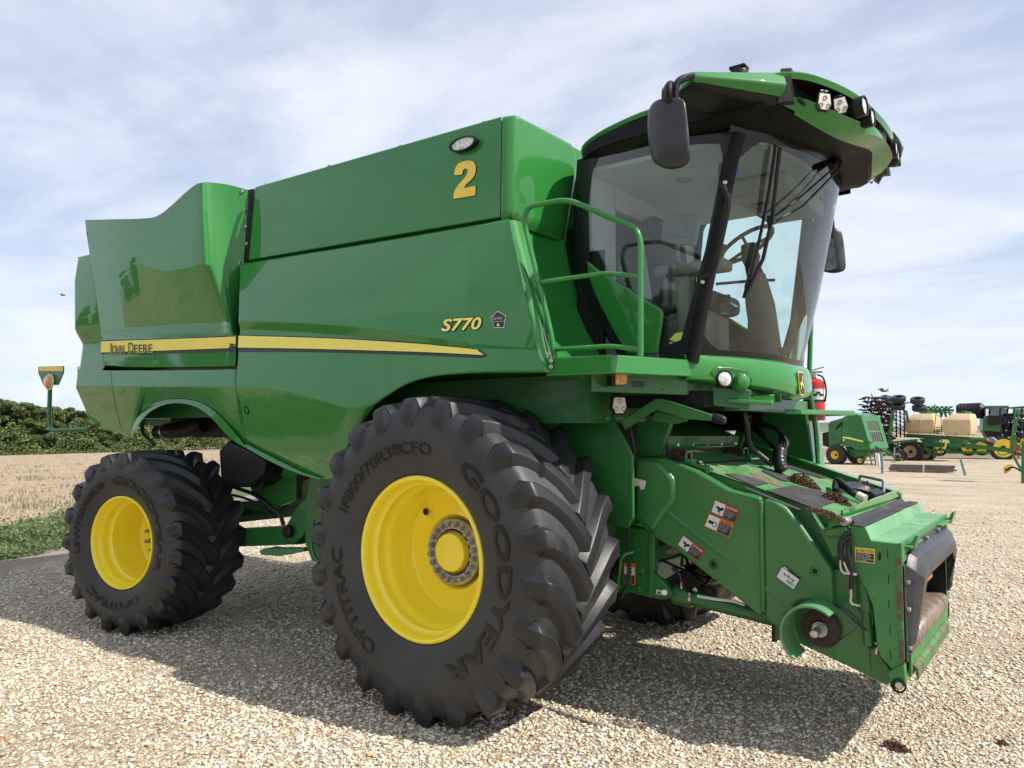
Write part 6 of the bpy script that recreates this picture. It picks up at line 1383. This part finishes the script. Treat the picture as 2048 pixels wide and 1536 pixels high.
# ================================================================== parked implements in the distance
class Fr:                                                              # a standing frame at a point of the yard: a = along the machine (to the right), b = away
    def __init__(s, u, v, turn, z=0.0, D=None):
        p = PZ(u, v, z) if D is None else CAMP+V(ray(u, 857).x, ray(u, 857).y, 0)*D; p = V(p.x, p.y, z); s.o = p
        w = V(p.x-CAMP.x, p.y-CAMP.y, 0).normalized(); r = w.cross(V(0, 0, 1)); t = R_(turn)
        s.a = (r*math.cos(t)-w*math.sin(t)); s.b = (w*math.cos(t)+r*math.sin(t))
    def __call__(s, u, v, d=0.0): return PP(u, v, s.o+s.b*d, s.b)
def loc(root, vf):                                                     # world -> local of a root without rotation
    o = root.location; return [Vector(v)-o for v in vf[0]], vf[1]
def pm(root, name, vf, m, **k): return mk(name, loc(root, vf), m, root if not isinstance(root, tuple) else None, **k)
def bwheel(root, c, axis, r, w, rim, rimcol='yellow', lugs=0, name='wheel'):
    """complete wheel: tyre with bead, dished rim, hub"""
    ax = Vector(axis).normalized(); h = w/2
    t = [(-h*.8, rim), (-h, rim+(r-rim)*.35), (-h*.95, r*.9), (-h*.7, r*.985), (0, r), (h*.7, r*.985), (h*.95, r*.9), (h, rim+(r-rim)*.35), (h*.8, rim)]
    W_ = empty(name); W_.parent = root; W_.location = (0, 0, 0)
    c = Vector(c)-root.location
    T_ = mk('tyre', lathe(t, c, ax, 36), M['rubber'], W_, auto=40)
    if lugs:
        vf = []
        a0 = Vector((0, 0, 1)) if abs(ax.z) < .9 else Vector((1, 0, 0)); uu = ax.cross(a0).normalized(); ww = ax.cross(uu)
        for k in range(lugs):
            for s in (-1, 1):
                q = 2*math.pi*(k+.25*s)/lugs; d0 = uu*math.cos(q)+ww*math.sin(q); q2 = q+.22; d1 = uu*math.cos(q2)+ww*math.sin(q2)
                vf.append(bar(c+d0*r*1.0+ax*s*h*.05, c+d1*r*.98+ax*s*h*.95, r*.07, r*.07, d0))
        mk('tread', join(*vf), M['rubber'], W_)
    mk('rim', lathe([(-h*.82, rim*1.0), (-h*.9, rim*1.04), (-h*.7, rim*.93), (-h*.1, rim*.86), (h*.1, rim*.5), (-h*.2, rim*.45), (-h*.2, 0)], c, ax, 28), M[rimcol], W_, auto=30)
    mk('hub', lathe([(-h*.2, rim*.3), (-h*.6, rim*.25), (-h*.65, 0)], c, ax, 12), M['black'], W_)
    return W_
M['disc_dark'] = mat('worn_disc_steel', (.045, .028, .022), .6, var=.5, scale=2)
M['green_shaded'] = mat('shaded_implement_green', (.020, .155, .034), .4, coat=.5)  # darker copy of the green paint: shade side of parked machines in the colour
# --- round baler
F = Fr(1676, 928, 28); B_ = empty('round_baler', F.o); tag(B_, 'green round baler with yellow stripe and yellow wheel hubs on the gravel', 'baler')
Wd = 1.9
def pf(px, d=0.0): return [F(u, v, d) for u, v in px]
main = [(1684, 835), (1705, 825.6), (1719, 831), (1722, 834), (1739, 897), (1737, 901), (1711, 901), (1700, 893), (1684, 888)]
pm(B_, 'body', prism(pf(main), F.b*Wd), M['green_shaded'], bevel=.03)
pm(B_, 'tailgate', prism(pf([(1659, 843), (1684, 836), (1684, 888), (1657, 895), (1656, 850)], .06), F.b*(Wd-.12)), M['green_shaded'], bevel=.04)
pm(B_, 'tailgate_rib', prism(pf([(1656, 848), (1684, 846), (1684, 849), (1656, 852)], .02), F.b*.1), M['green_frame']); pm(B_, 'lift_arm', bar(F(1671, 858, -.03), F(1684, 845, -.03), .06, .06), M['black'])
pm(B_, 'net_box', prism(pf([(1644, 866), (1657, 863), (1657, 895), (1645, 891)], .1), F.b*1.0), M['black'], bevel=.03)
t_ = pf([(1720, 831), (1739, 897)])
fr_ = [t_[0]+V(0, 0, -.02)]
fx = F.a*.05
def ff(s, z): # point on the sloped front: s across (0 near .. 1 far), z fraction from top
    return t_[0].lerp(t_[1], z)+F.b*(Wd*s)+fx
pm(B_, 'front_frame', join(*[prism([ff(s0, z0), ff(s1, z0), ff(s1, z1), ff(s0, z1)], -F.a*.06) for s0, s1, z0, z1 in ((0, .2, 0, .85), (.82, 1, 0, .85), (.2, .82, 0, .17), (.2, .82, .46, .52), (0, 1, .8, 1.0))]), M['green_shaded'])
for k in range(5): pm(B_, 'belt', prism([ff(.24+.115*k, .17)-F.a*.02, ff(.33+.115*k, .17)-F.a*.02, ff(.31+.115*k, .80)-F.a*.02, ff(.22+.115*k, .80)-F.a*.02], -F.a*.02), M['belt'])
pm(B_, 'front_cavity', prism([ff(.2, .15)-F.a*.07, ff(.84, .15)-F.a*.07, ff(.84, .85)-F.a*.07, ff(.2, .85)-F.a*.07], -F.a*.02), M['black'])
pm(B_, 'stripe', prism(pf([(1685, 873), (1700, 874.5), (1727, 882), (1726, 884.5), (1700, 878.5), (1685, 876)], -.006), F.b*.004), M['decal_yellow']); pm(B_, 'sticker', prism(pf([(1685, 878), (1689, 878), (1689, 882), (1685, 882)], -.006), F.b*.004), M['white'])
for i, d in enumerate((.02, Wd-.1)): bwheel(B_, F(1676.5, 909.5, 0)+F.b*(d-.18 if i == 0 else d+.1), F.b, .50, .42, .20)
for d in (.0, Wd-.2): bwheel(B_, F(1720.8, 921, d), F.b, .20, .14, .11)
pm(B_, 'underframe', join(prism(pf([(1690, 893), (1712, 901), (1734, 901), (1738, 912), (1712, 917), (1698, 912)], .15), F.b*1.5), bar(F(1690, 911, .1), F(1690, 911, 1.8), .12, .12)), M['green_frame'], bevel=.02)
pm(B_, 'drawbar', join(bar(F(1738, 888, .5), F(1790, 912, .9), .14, .10), bar(F(1738, 888, 1.4), F(1790, 912, .95), .14, .10), bar(F(1788, 911, .9), F(1804, 921, .95), .10, .08), bar(F(1736, 886, 0), F(1745, 886, 1.8), .16, .2)), M['green_shaded'])
pm(B_, 'jack', join(bar(F(1789, 895, .8), F(1788, 924, .8), .05, .05), bar(F(1783, 924, .8), F(1793, 924, .8), .2, .03)), M['dull_steel'])
pm(B_, 'drive_shaft', tube([F(1745, 893, .9), F(1800, 915, .9)], .05, 8), M['black'])
# --- folded drill with its gangs of discs turned up
F = Fr(1790, 922, 20); Dr = empty('folded_disc_drill', F.o); tag(Dr, 'tall folded green drill bristling with dark upturned discs, two pairs of wheels in the air', 'seed drill')
r_ = random.Random(8)
for (u, v, c, d) in ((1797.5, 797.5, 'rubber', .0), (1796, 812.5, 'rubber', .1), (1835, 801, 'rubber', .3), (1838.5, 816, 'rubber', .4)):
    bwheel(Dr, F(u, v, d), V(.05, -.35, 1), .36, .28, .16, 'tank_beige')
fp_ = [((1786, 822), (1776, 892), .12), ((1812, 822), (1817, 845), .10), ((1786, 806), (1815, 806), .08), ((1776, 886), (1835, 880), .12), ((1762, 800), (1790, 798), .06), ((1815, 804), (1846, 812), .06), ((1760, 895), (1790, 905), .1)]
pm(Dr, 'frame', join(*[bar(F(*a, 0), F(*b2, .2), w, w) for a, b2, w in fp_]), M['green_frame'])
nb = 0
for row in range(11):
    v = 794+row*8.4
    pm(Dr, 'gang_beam', join(bar(F(1734, v+1, .3), F(1783, v-1, .6), .045, .045)), M['rust'])
for col in range(9):
    for row in range(11):
        if nb >= 98: break
        u = 1729+col*6.2+r_.uniform(-1, 1)-(row > 8)*(-2); v = 795+row*8.2+r_.uniform(-1.3, 1.3)+col*.3
        if row == 10 and col < 4: continue
        c = F(u, v, .1+.2*r_.random()); nb += 1
        pm(Dr, 'disc', join(lathe([(-.012, 0), (0, .145), (.012, 0)], c, V(r_.uniform(-.12, .12), r_.uniform(-.5, -.2), 1), 14), bar(c, c+V(r_.uniform(-.05, .2), .1, -.16), .03, .04)), M['black'] if (col < 2 or r_.random() < .45) else M['rust'])
extra = []
for k in range(330):
    u = 1737+r_.random()*50; v = 795+r_.random()*84
    if u < 1745 and v > 860: continue
    c = F(u, v, .1+.9*r_.random()); q = r_.random()
    extra.append(lathe([(-.012, 0), (0, .10+.06*r_.random()), (.012, 0)], c, V(r_.uniform(-.2, .2), r_.uniform(-.6, -.1), 1), 9) if q < .55 else bar(c, c+V(r_.uniform(-.15, .15), r_.uniform(-.1, .1), r_.uniform(-.45, .3)), .05, .05))
o_ = pm(Dr, 'disc_mass', join(*extra), M['disc_dark']); o_['kind'] = 'stuff'
for k in range(9):
    u, v = ((1722, 798.5), (1731, 794.5), (1731, 803.5), (1721, 809.5), (1729.5, 814.5), (1721, 819.5), (1729, 825), (1770, 791), (1752, 795))[k]
    pm(Dr, 'disc', join(lathe([(-.015, 0), (0, .15), (.015, 0)], F(u, v, .2), V(.05, -.35, 1), 16), bar(F(u, v, .2), F(u+10, v+1, .3), .03, .03)), M['black'])
pm(Dr, 'disc_gang', join(*[join(lathe([(-.012, 0), (0, .12), (.012, 0)], F(1792+k % 3*8, 815+k*2.7, .8), V(.1, -.3, 1), 10)) for k in range(22)], *[bar(F(1792+k*8, 812, .8), F(1793+k*8, 875, .8), .06, .06) for k in range(3)]), M['black'])
pm(Dr, 'lower_tangle', join(*[tube(crv([F(1748+r_.random()*60, 882+r_.random()*30, r_.random()) for _ in range(3)], 3), .035, 5) for k in range(26)]), M['black'])
pm(Dr, 'lower_frame', join(*[bar(F(1750+r_.random()*20, 884+r_.random()*20, .3), F(1780+r_.random()*30, 890+r_.random()*20, .6), .07, .07) for k in range(9)]), M['green_frame'])
for (u, v, d) in ((1797, 911.5, 0), (1804, 911.5, .5)): bwheel(Dr, F(u, v, d), F.b, .30, .18, .16, 'tank_beige')
# --- tank cart
F = Fr(1830, 921, 14); Tc = empty('tank_cart', F.o); tag(Tc, 'long green implement cart frame on big tan wheels carrying the two beige tanks', 'tank cart')
pm(Tc, 'main_tube', tube([F(1812, 871, .4), F(1860, 873.5, .4), F(1973, 879.5, .4)], .105, 14), M['green_frame'])
pm(Tc, 'chassis', join(bar(F(1835, 888, .3), F(1930, 891, .3), .14, .22), bar(F(1925, 890, .3), F(2022, 901, .3), .14, .22), bar(F(1845, 900, .2), F(1900, 900, .2), .10, .10), *[bar(F(a, 875, .3), F(a+9*s, 890, .3), .06, .06) for a, s in ((1850, 1), (1868, -1), (1895, 1), (1925, -1), (1935, 1))], bar(F(1941, 880, .3), F(1950, 888, .3), .05, .05), bar(F(1953, 880, .3), F(1980, 890, .3), .05, .05)), M['green_frame'])
pm(Tc, 'hopper', join(prism([F(1838, 877, .3), F(1872, 877, .3), F(1864, 886, .3), F(1846, 886, .3)], F.b*1.4), prism([F(1895, 878, .3), F(1930, 878, .3), F(1922, 887, .3), F(1903, 887, .3)], F.b*1.4)), M['green_frame'])
for (u, v, d, r) in ((1822.6, 903, .0, .62), (1851, 905, 1.6, .56)): bwheel(Tc, F(u, v, d), F.b, r, .5, .33, 'tank_beige', 20)
pm(Tc, 'ladder', join(bar(F(1868, 878, -.1), F(1866, 912, -.1), .04, .05), bar(F(1884, 878, -.1), F(1882, 912, -.1), .04, .05), *[bar(F(1867, 882+k*6, -.1), F(1884, 882+k*6, -.1), .04, .03) for k in range(6)], bar(F(1872, 828, -.05), F(1868, 868, -.05), .03, .03), bar(F(1882, 832, -.05), F(1883, 868, -.05), .03, .03), bar(F(1870, 830, .3), F(1884, 834, .3), .03, .03)), M['green_frame'])
pm(Tc, 'step_box', join(*[bar(F(1872, 855+k*4, .2), F(1884, 855+k*4, .2), .05, .04) for k in range(4)]), M['black'])
pm(Tc, 'coupling', prism([F(1973, 875, .3), F(1984, 874, .3), F(1992, 880, .3), F(1990, 888, .3), F(1980, 884, .3)], F.b*.4), M['grey'], bevel=.02)
pm(Tc, 'yellow_hose', tube(crv([F(1889, 884, .1), F(1894, 880, .1), F(1892, 888, .1), F(1889, 898, .1)], 4), .05, 6), M['decal_yellow'])
def poly_tank(px0, px1, top, sh, bot, base, lab):
    T_ = empty('poly_tank', F(px0[0], base, .1)); tag(T_, lab, 'tank', 'beige tanks on the cart')
    z = [base, bot, sh, top]; rows = []
    (a0, a1), (s0, s1) = px0, px1                                      # a = full width, s = width at top/bottom
    dA = 1.7
    for v, (u0, u1), in_ in ((base, (a0+6, a1-4), .12), (bot, (a0, a1), 0), (sh, (a0, a1), 0), (top, (s0, s1), .30)):
        p0, p1 = F(u0, v, 0), F(u1, v, 0); p0 = p0+F.b*in_; p1 = p1+F.b*in_
        rows.append([p0, p0.lerp(p1, .5), p1, p1+F.b*((dA-2*in_)/2), p1+F.b*(dA-2*in_), p0+F.b*(dA-2*in_), p0+F.b*((dA-2*in_)/2), p0])
    vs = [p for r in rows for p in r]; fs = [(i*8+j, i*8+j+1, (i+1)*8+j+1, (i+1)*8+j) for i in range(3) for j in range(7)]+[tuple(range(24, 31)), tuple(range(6, -1, -1))]
    mk('tank_body', loc(T_, (vs, fs)), M['tank_beige'], T_, bevel=.07, seg=4, auto=60)
    rib = []
    for t in (.25, .55):
        q = [rows[k][0].lerp(rows[k][2], t)-F.b*.012 for k in (1, 2, 3)]; q[0] = q[0].lerp(q[1], .25)
        rib.append(bar(q[0], q[1], .05, .04, F.b)); rib.append(bar(q[1], q[1].lerp(q[2], .85), .05, .04, F.b))
    mk('moulded_rib', loc(T_, join(*rib)), M['tank_beige'], T_, bevel=.012)
    mk('strap', loc(T_, join(*[bar(F(u, bot+4, -.02), F(u, base+4, -.02), .03, .02) for u in (a0+28, a0+52)])), M['green_frame'], T_)
    tp = (rows[3][0]+rows[3][4])/2; mk('tank_lid', loc(T_, join(cyl(tp, tp+V(0, 0, .09), .38, 20, .02), cyl(tp+V(0, 0, .09), tp+V(0, 0, .15), .15, 12, .02), bar(tp+V(-.3, 0, .12), tp+V(.3, 0, .12), .03, .03))), M['green_frame'], T_)
poly_tank((1808.5, 1868), (1827, 1864), 827, 840, 859, 867, 'beige ribbed poly tank on the cart, the one beside the upturned discs')
poly_tank((1884.5, 1942), (1903, 1940), 827, 840, 861, 871, 'beige ribbed poly tank on the cart, the one nearer the tractor cabs')
# --- planter and dark tank behind the cart
F = Fr(1900, 917, 8); Pl = empty('folded_planter', F.o); tag(Pl, 'bright green folded planter boom rising behind the two beige tanks', 'planter')
pm(Pl, 'boom', join(bar(F(1850, 820, 0), F(1908, 821, .2), .14, .14), bar(F(1846, 822, .1), F(1905, 826, .1), .08, .08), *[bar(F(1852+9*k, 815, 0), F(1856+9*k, 834, .1), .09, .09) for k in range(6)], *[tube(crv([F(1856+14*k, 816, 0), F(1866+14*k, 818, 0), F(1872+14*k, 830, 0)], 3), .03, 5) for k in range(3)]), M['green_shaded'])
for k in range(6): pm(Pl, 'seed_cup', cyl(F(1857+9*k, 816, 0), F(1857+9*k, 812, 0), .09, 10, .02), M['green_frame'])
pm(Pl, 'mast', join(bar(F(1870, 826, 0), F(1869.5, 812, 0), .03, .03), ico(F(1869.5, 811, 0), .06)), M['rust'])
pm(Pl, 'undercarriage', join(bar(F(1895, 905, 0), F(1985, 905, 0), .15, .15), prism([F(1890, 890, .4), F(1925, 890, .4), F(1925, 905, .4), F(1890, 905, .4)], F.b*.5)), M['green_frame'])
for (u, v, r) in ((1880, 898, .42), (1936, 895, .5), (1963, 894, .5)): bwheel(Pl, F(u, v, .3), F.b, r, .35, r*.62)
pm(Pl, 'cargo_tank', join(lathe([(0, 0), (0, .38), (.15, .47), (1.25, .47), (1.45, .3), (1.45, 0)], F(1914, 823, .6), F.a+V(0, 0, .03), 24)), M['black'], auto=40)
pm(Pl, 'tank_rings', join(*[lathe([(-.03, .475), (.0, .49), (.03, .475)], F(1920+6*k, 822.8, .6), F.a, 24) for k in range(6)], cyl(F(1925, 813, .6), F(1925, 811, .6), .15, 12), cyl(F(1955, 814, .6), F(1955, 812, .6), .1, 12)), M['black'])
# --- tractor with cab
F = Fr(2006, 919, -10); Tr = empty('tractor', F.o); tag(Tr, 'dark green tractor with glazed cab and yellow wheel at the right edge', 'tractor')
pm(Tr, 'cab_roof', prism([F(1971, 814, 0), F(1974, 811.5, 0), F(2016, 811, 0), F(2020, 814, 0), F(2018, 816, 0), F(1974, 816.5, 0)], F.b*1.8), M['green_frame'], bevel=.03)
pm(Tr, 'cab_glass', prism([F(1980, 817, .1), F(2015, 817, .1), F(2013, 833, .1), F(1979, 832, .1)], F.b*1.5), M['dark_glass'])
pm(Tr, 'cab_frame', join(*[bar(F(a, 816, .05), F(b2, 834, .05), .07, .07) for a, b2 in ((1980, 1978), (2001, 2000), (2016, 2014))], prism([F(1978, 831, 0), F(2016, 832, 0), F(2016, 850, 0), F(1978, 850, 0)], F.b*1.8)), M['black'])
pm(Tr, 'hood', prism([F(1966, 836, .2), F(1975, 832, .2), F(2005, 834, .2), F(2020, 845, .2), F(2018, 866, .2), F(1966, 862, .2)], F.b*1.2), M['green_frame'], bevel=.06)
pm(Tr, 'hood_trim', join(*[bar(F(1968, 840+k*4, .17), F(1998, 842+k*4, .17), .03, .03) for k in range(4)]), M['green_shaded'])
pm(Tr, 'chassis', prism([F(1968, 862, .3), F(2020, 862, .3), F(2020, 880, .3), F(1975, 876, .3)], F.b*1.1), M['black'])
bwheel(Tr, F(2006, 896, .1), F.b, .72, .5, .50, 'yellow', 18); bwheel(Tr, F(2012, 886, 1.7), F.b, .72, .5, .50, 'yellow', 18)
F2 = Fr(2046, 912, -10); T2 = empty('tractor', F2.o); tag(T2, 'partly cut off tractor cab at the very right edge, behind the black linkage', 'tractor')
pm(T2, 'cab_roof', prism([F2(2022, 814, 1), F2(2060, 811, 1), F2(2060, 816, 1), F2(2024, 817, 1)], F2.b*1.6), M['green_frame'], bevel=.03)
pm(T2, 'cab_glass', prism([F2(2028, 818, 1.1), F2(2058, 818, 1.1), F2(2058, 836, 1.1), F2(2027, 836, 1.1)], F2.b*1.2), M['dark_glass']); pm(T2, 'cab_frame', join(bar(F2(2028, 816, 1.05), F2(2026, 840, 1.05), .08, .08), bar(F2(2044, 816, 1.05), F2(2043, 840, 1.05), .08, .08), prism([F2(2020, 838, 1), F2(2060, 838, 1), F2(2060, 880, 1), F2(2024, 880, 1)], F2.b*1.2)), M['black'])
bwheel(T2, F2(2052, 893, .8), F2.b, .8, .5, .55, 'yellow', 18)
# --- implement corner at the right edge, nearer
F = Fr(2040, 966, 0); Im = empty('implement_hitch', F.o); tag(Im, 'green steel implement mast with black linkage, red reflector strip and amber marker', 'implement')
pm(Im, 'mast', join(prism([F(2029, 820), F(2040, 822), F(2033, 860), F(2027, 905), F(2018, 906), F(2022, 870)], F.b*.12), prism([F(2043, 882), F(2062, 882), F(2062, 968), F(2042, 966)], F.b*.12)), M['green_shaded'], bevel=.01)
pm(Im, 'strut', join(bar(F(2022, 903), F(2045, 945), .12, .08), bar(F(2020, 875), F(2045, 905), .08, .08)), M['green_shaded'])
pm(Im, 'reflector', prism([F(2027, 890, -.03), F(2030, 889, -.03), F(2039, 917, -.03), F(2036, 919, -.03)], F.b*.02), M['red'])
pm(Im, 'yellow_bar', bar(F(2028, 888, .1), F(2060, 889, .1), .06, .08), M['yellow'])
pm(Im, 'marker', prism([F(2006, 934), F(2019, 928), F(2028, 932.5), F(2022, 936), F(2008, 944)], F.b*.06), M['gold']); pm(Im, 'marker_lens', prism([F(2008, 944), F(2022, 937), F(2021, 941), F(2011, 947.5), F(2007, 946)], F.b*.08), M['amber']); pm(Im, 'marker_arm', tube(fillet([F(2010, 941, -.02), F(2027, 933, -.02), F(2044, 944, 0)], .1), .03, 6), M['black'])
pm(Im, 'linkage', join(*[tube(crv([F(2001+r_.random()*44, 826+r_.random()*48, r_.random()*.6) for _ in range(4)], 3), .02+.02*r_.random(), 5) for k in range(26)], *[ico(F(2003+r_.random()*42, 830+r_.random()*42, r_.random()*.6), .06+.07*r_.random(), 1, .6, 1, k) for k in range(26)]), M['black'])
for k in range(9): pm(Im, 'linkage_pin', cyl(F(2004+r_.random()*42, 830+r_.random()*44, -.05), F(2004, 850, -.05)+V(0, 0, 0)+F.b*.0, .0001, 3) if False else ico(F(2004+r_.random()*42, 830+r_.random()*44, -.04), .028), M['steel'])
pm(Im, 'cable', tube(crv([F(2012, 893, 0), F(2000, 898, 0), F(1996, 906, 0), F(2005, 910, 0), F(2020, 905, 0)], 4), .015, 6), M['black'])
# --- timber, posts, bird
F = Fr(1850, 945, 3)
lb = [((1782, 929.5), (1911, 932.5), 'top left board of the weathered timber pile'), ((1780, 933), (1909, 936), 'second board of the weathered timber pile'), ((1777, 936.5), (1908, 939.5), 'third board of the weathered timber pile, jutting out left'), ((1779, 940), (1914, 940.8), 'long reddish board of the timber pile, jutting out right'), ((1796, 943.5), (1907, 942.8), 'lowest board of the weathered timber pile')]
for i, (a, b2, s) in enumerate(lb):
    for d in (0,): 
        o = mk('timber_board', bar(F(*a, .0), F(*b2, .0), .30, .060), M['wood'], None, bevel=.004); tag(o, s, 'board', 'boards in the timber pile')
o = mk('timber_board', bar(F(1786, 930.5, .4), F(1905, 933, .4), .3, .07), M['wood'], None); tag(o, 'rear board of the weathered timber pile behind the top one', 'board', 'boards in the timber pile')
for u, s in ((1817, 'left'), (1863, 'right')):
    o = mk('support_block', box(F(u, 945.5, .1)+V(0, 0, .03), (.5, .5, .10)), M['wood'], None); tag(o, '%s grey block carrying the timber pile' % s, 'block')
o = mk('strap', prism([F(1845.5, 929.5, -.17), F(1848.5, 929.5, -.17), F(1848.5, 946, -.17), F(1845.5, 946, -.17)], F.b*.01), M['white'], None); tag(o, 'white strap round the timber pile', 'strap')
def post(u0, v0, u1, v1, r, m, name, lab, cat, g=None, dz=0):
    F3 = Fr(u1, v1, 0); a, b2 = F3(u0, v0), F3(u1, v1+1); o = mk(name, tube([b2-b2, (a-b2)], r, 8), m, None); o.location = b2; tag(o, lab, cat, g)
M['green_pale'] = mat('faded_green_post', (.12, .24, .20), .7, var=.2)
post(1763, 905, 1765, 947, .05, M['green_pale'], 'marker_post', 'pale green upright post at the left end of the timber pile', 'post'); post(1921.5, 919, 1931, 951, .045, M['green_pale'], 'marker_post', 'pale green leaning post right of the timber pile', 'post')
post(1751.5, 906, 1754, 931, .065, M['white'], 'pvc_pipe', 'left of two white pipes standing by the baler drawbar', 'pipe'); post(1755.5, 907, 1758.5, 932, .065, M['white'], 'pvc_pipe', 'right of two white pipes standing by the baler drawbar', 'pipe')
post(1737, 902, 1745, 931, .03, M['rust'], 'steel_stake', 'rusty stake leaning against the baler, farthest left of the stakes', 'stake'); post(1748, 897, 1752, 931, .03, M['rust'], 'steel_stake', 'rusty stake just left of the white pipes', 'stake'); post(1756.5, 896, 1760.5, 931, .03, M['rust'], 'steel_stake', 'rusty stake just right of the white pipes', 'stake')
def bird(u, v, D, s, lab):
    c = CAMP+ray(u, v).normalized()*D; r = RT
    vs = [(0, 0, 0)]
    bd = join(tube([r*-.12*s, r*.0, r*.14*s], [.01*s, .035*s, .012*s], 6), ([r*-.03*s, r*.05*s, r*.02*s+UP*.09*s+FW*.16*s, r*-.06*s+UP*.05*s+FW*.30*s], [(0, 1, 2, 3)]), ([r*-.03*s, r*.05*s, r*.05*s+UP*.10*s-FW*.16*s, r*-.02*s+UP*.04*s-FW*.30*s], [(3, 2, 1, 0)]))
    o = mk('bird', bd, M['black'], None, solid=.004); o.location = c; tag(o, lab, 'bird')
bird(1768, 782, 38, 1.5, 'small dark bird flying above the upturned discs'); bird(126, 591, 60, 1.1, 'tiny dark bird flying in the sky left of the machine')
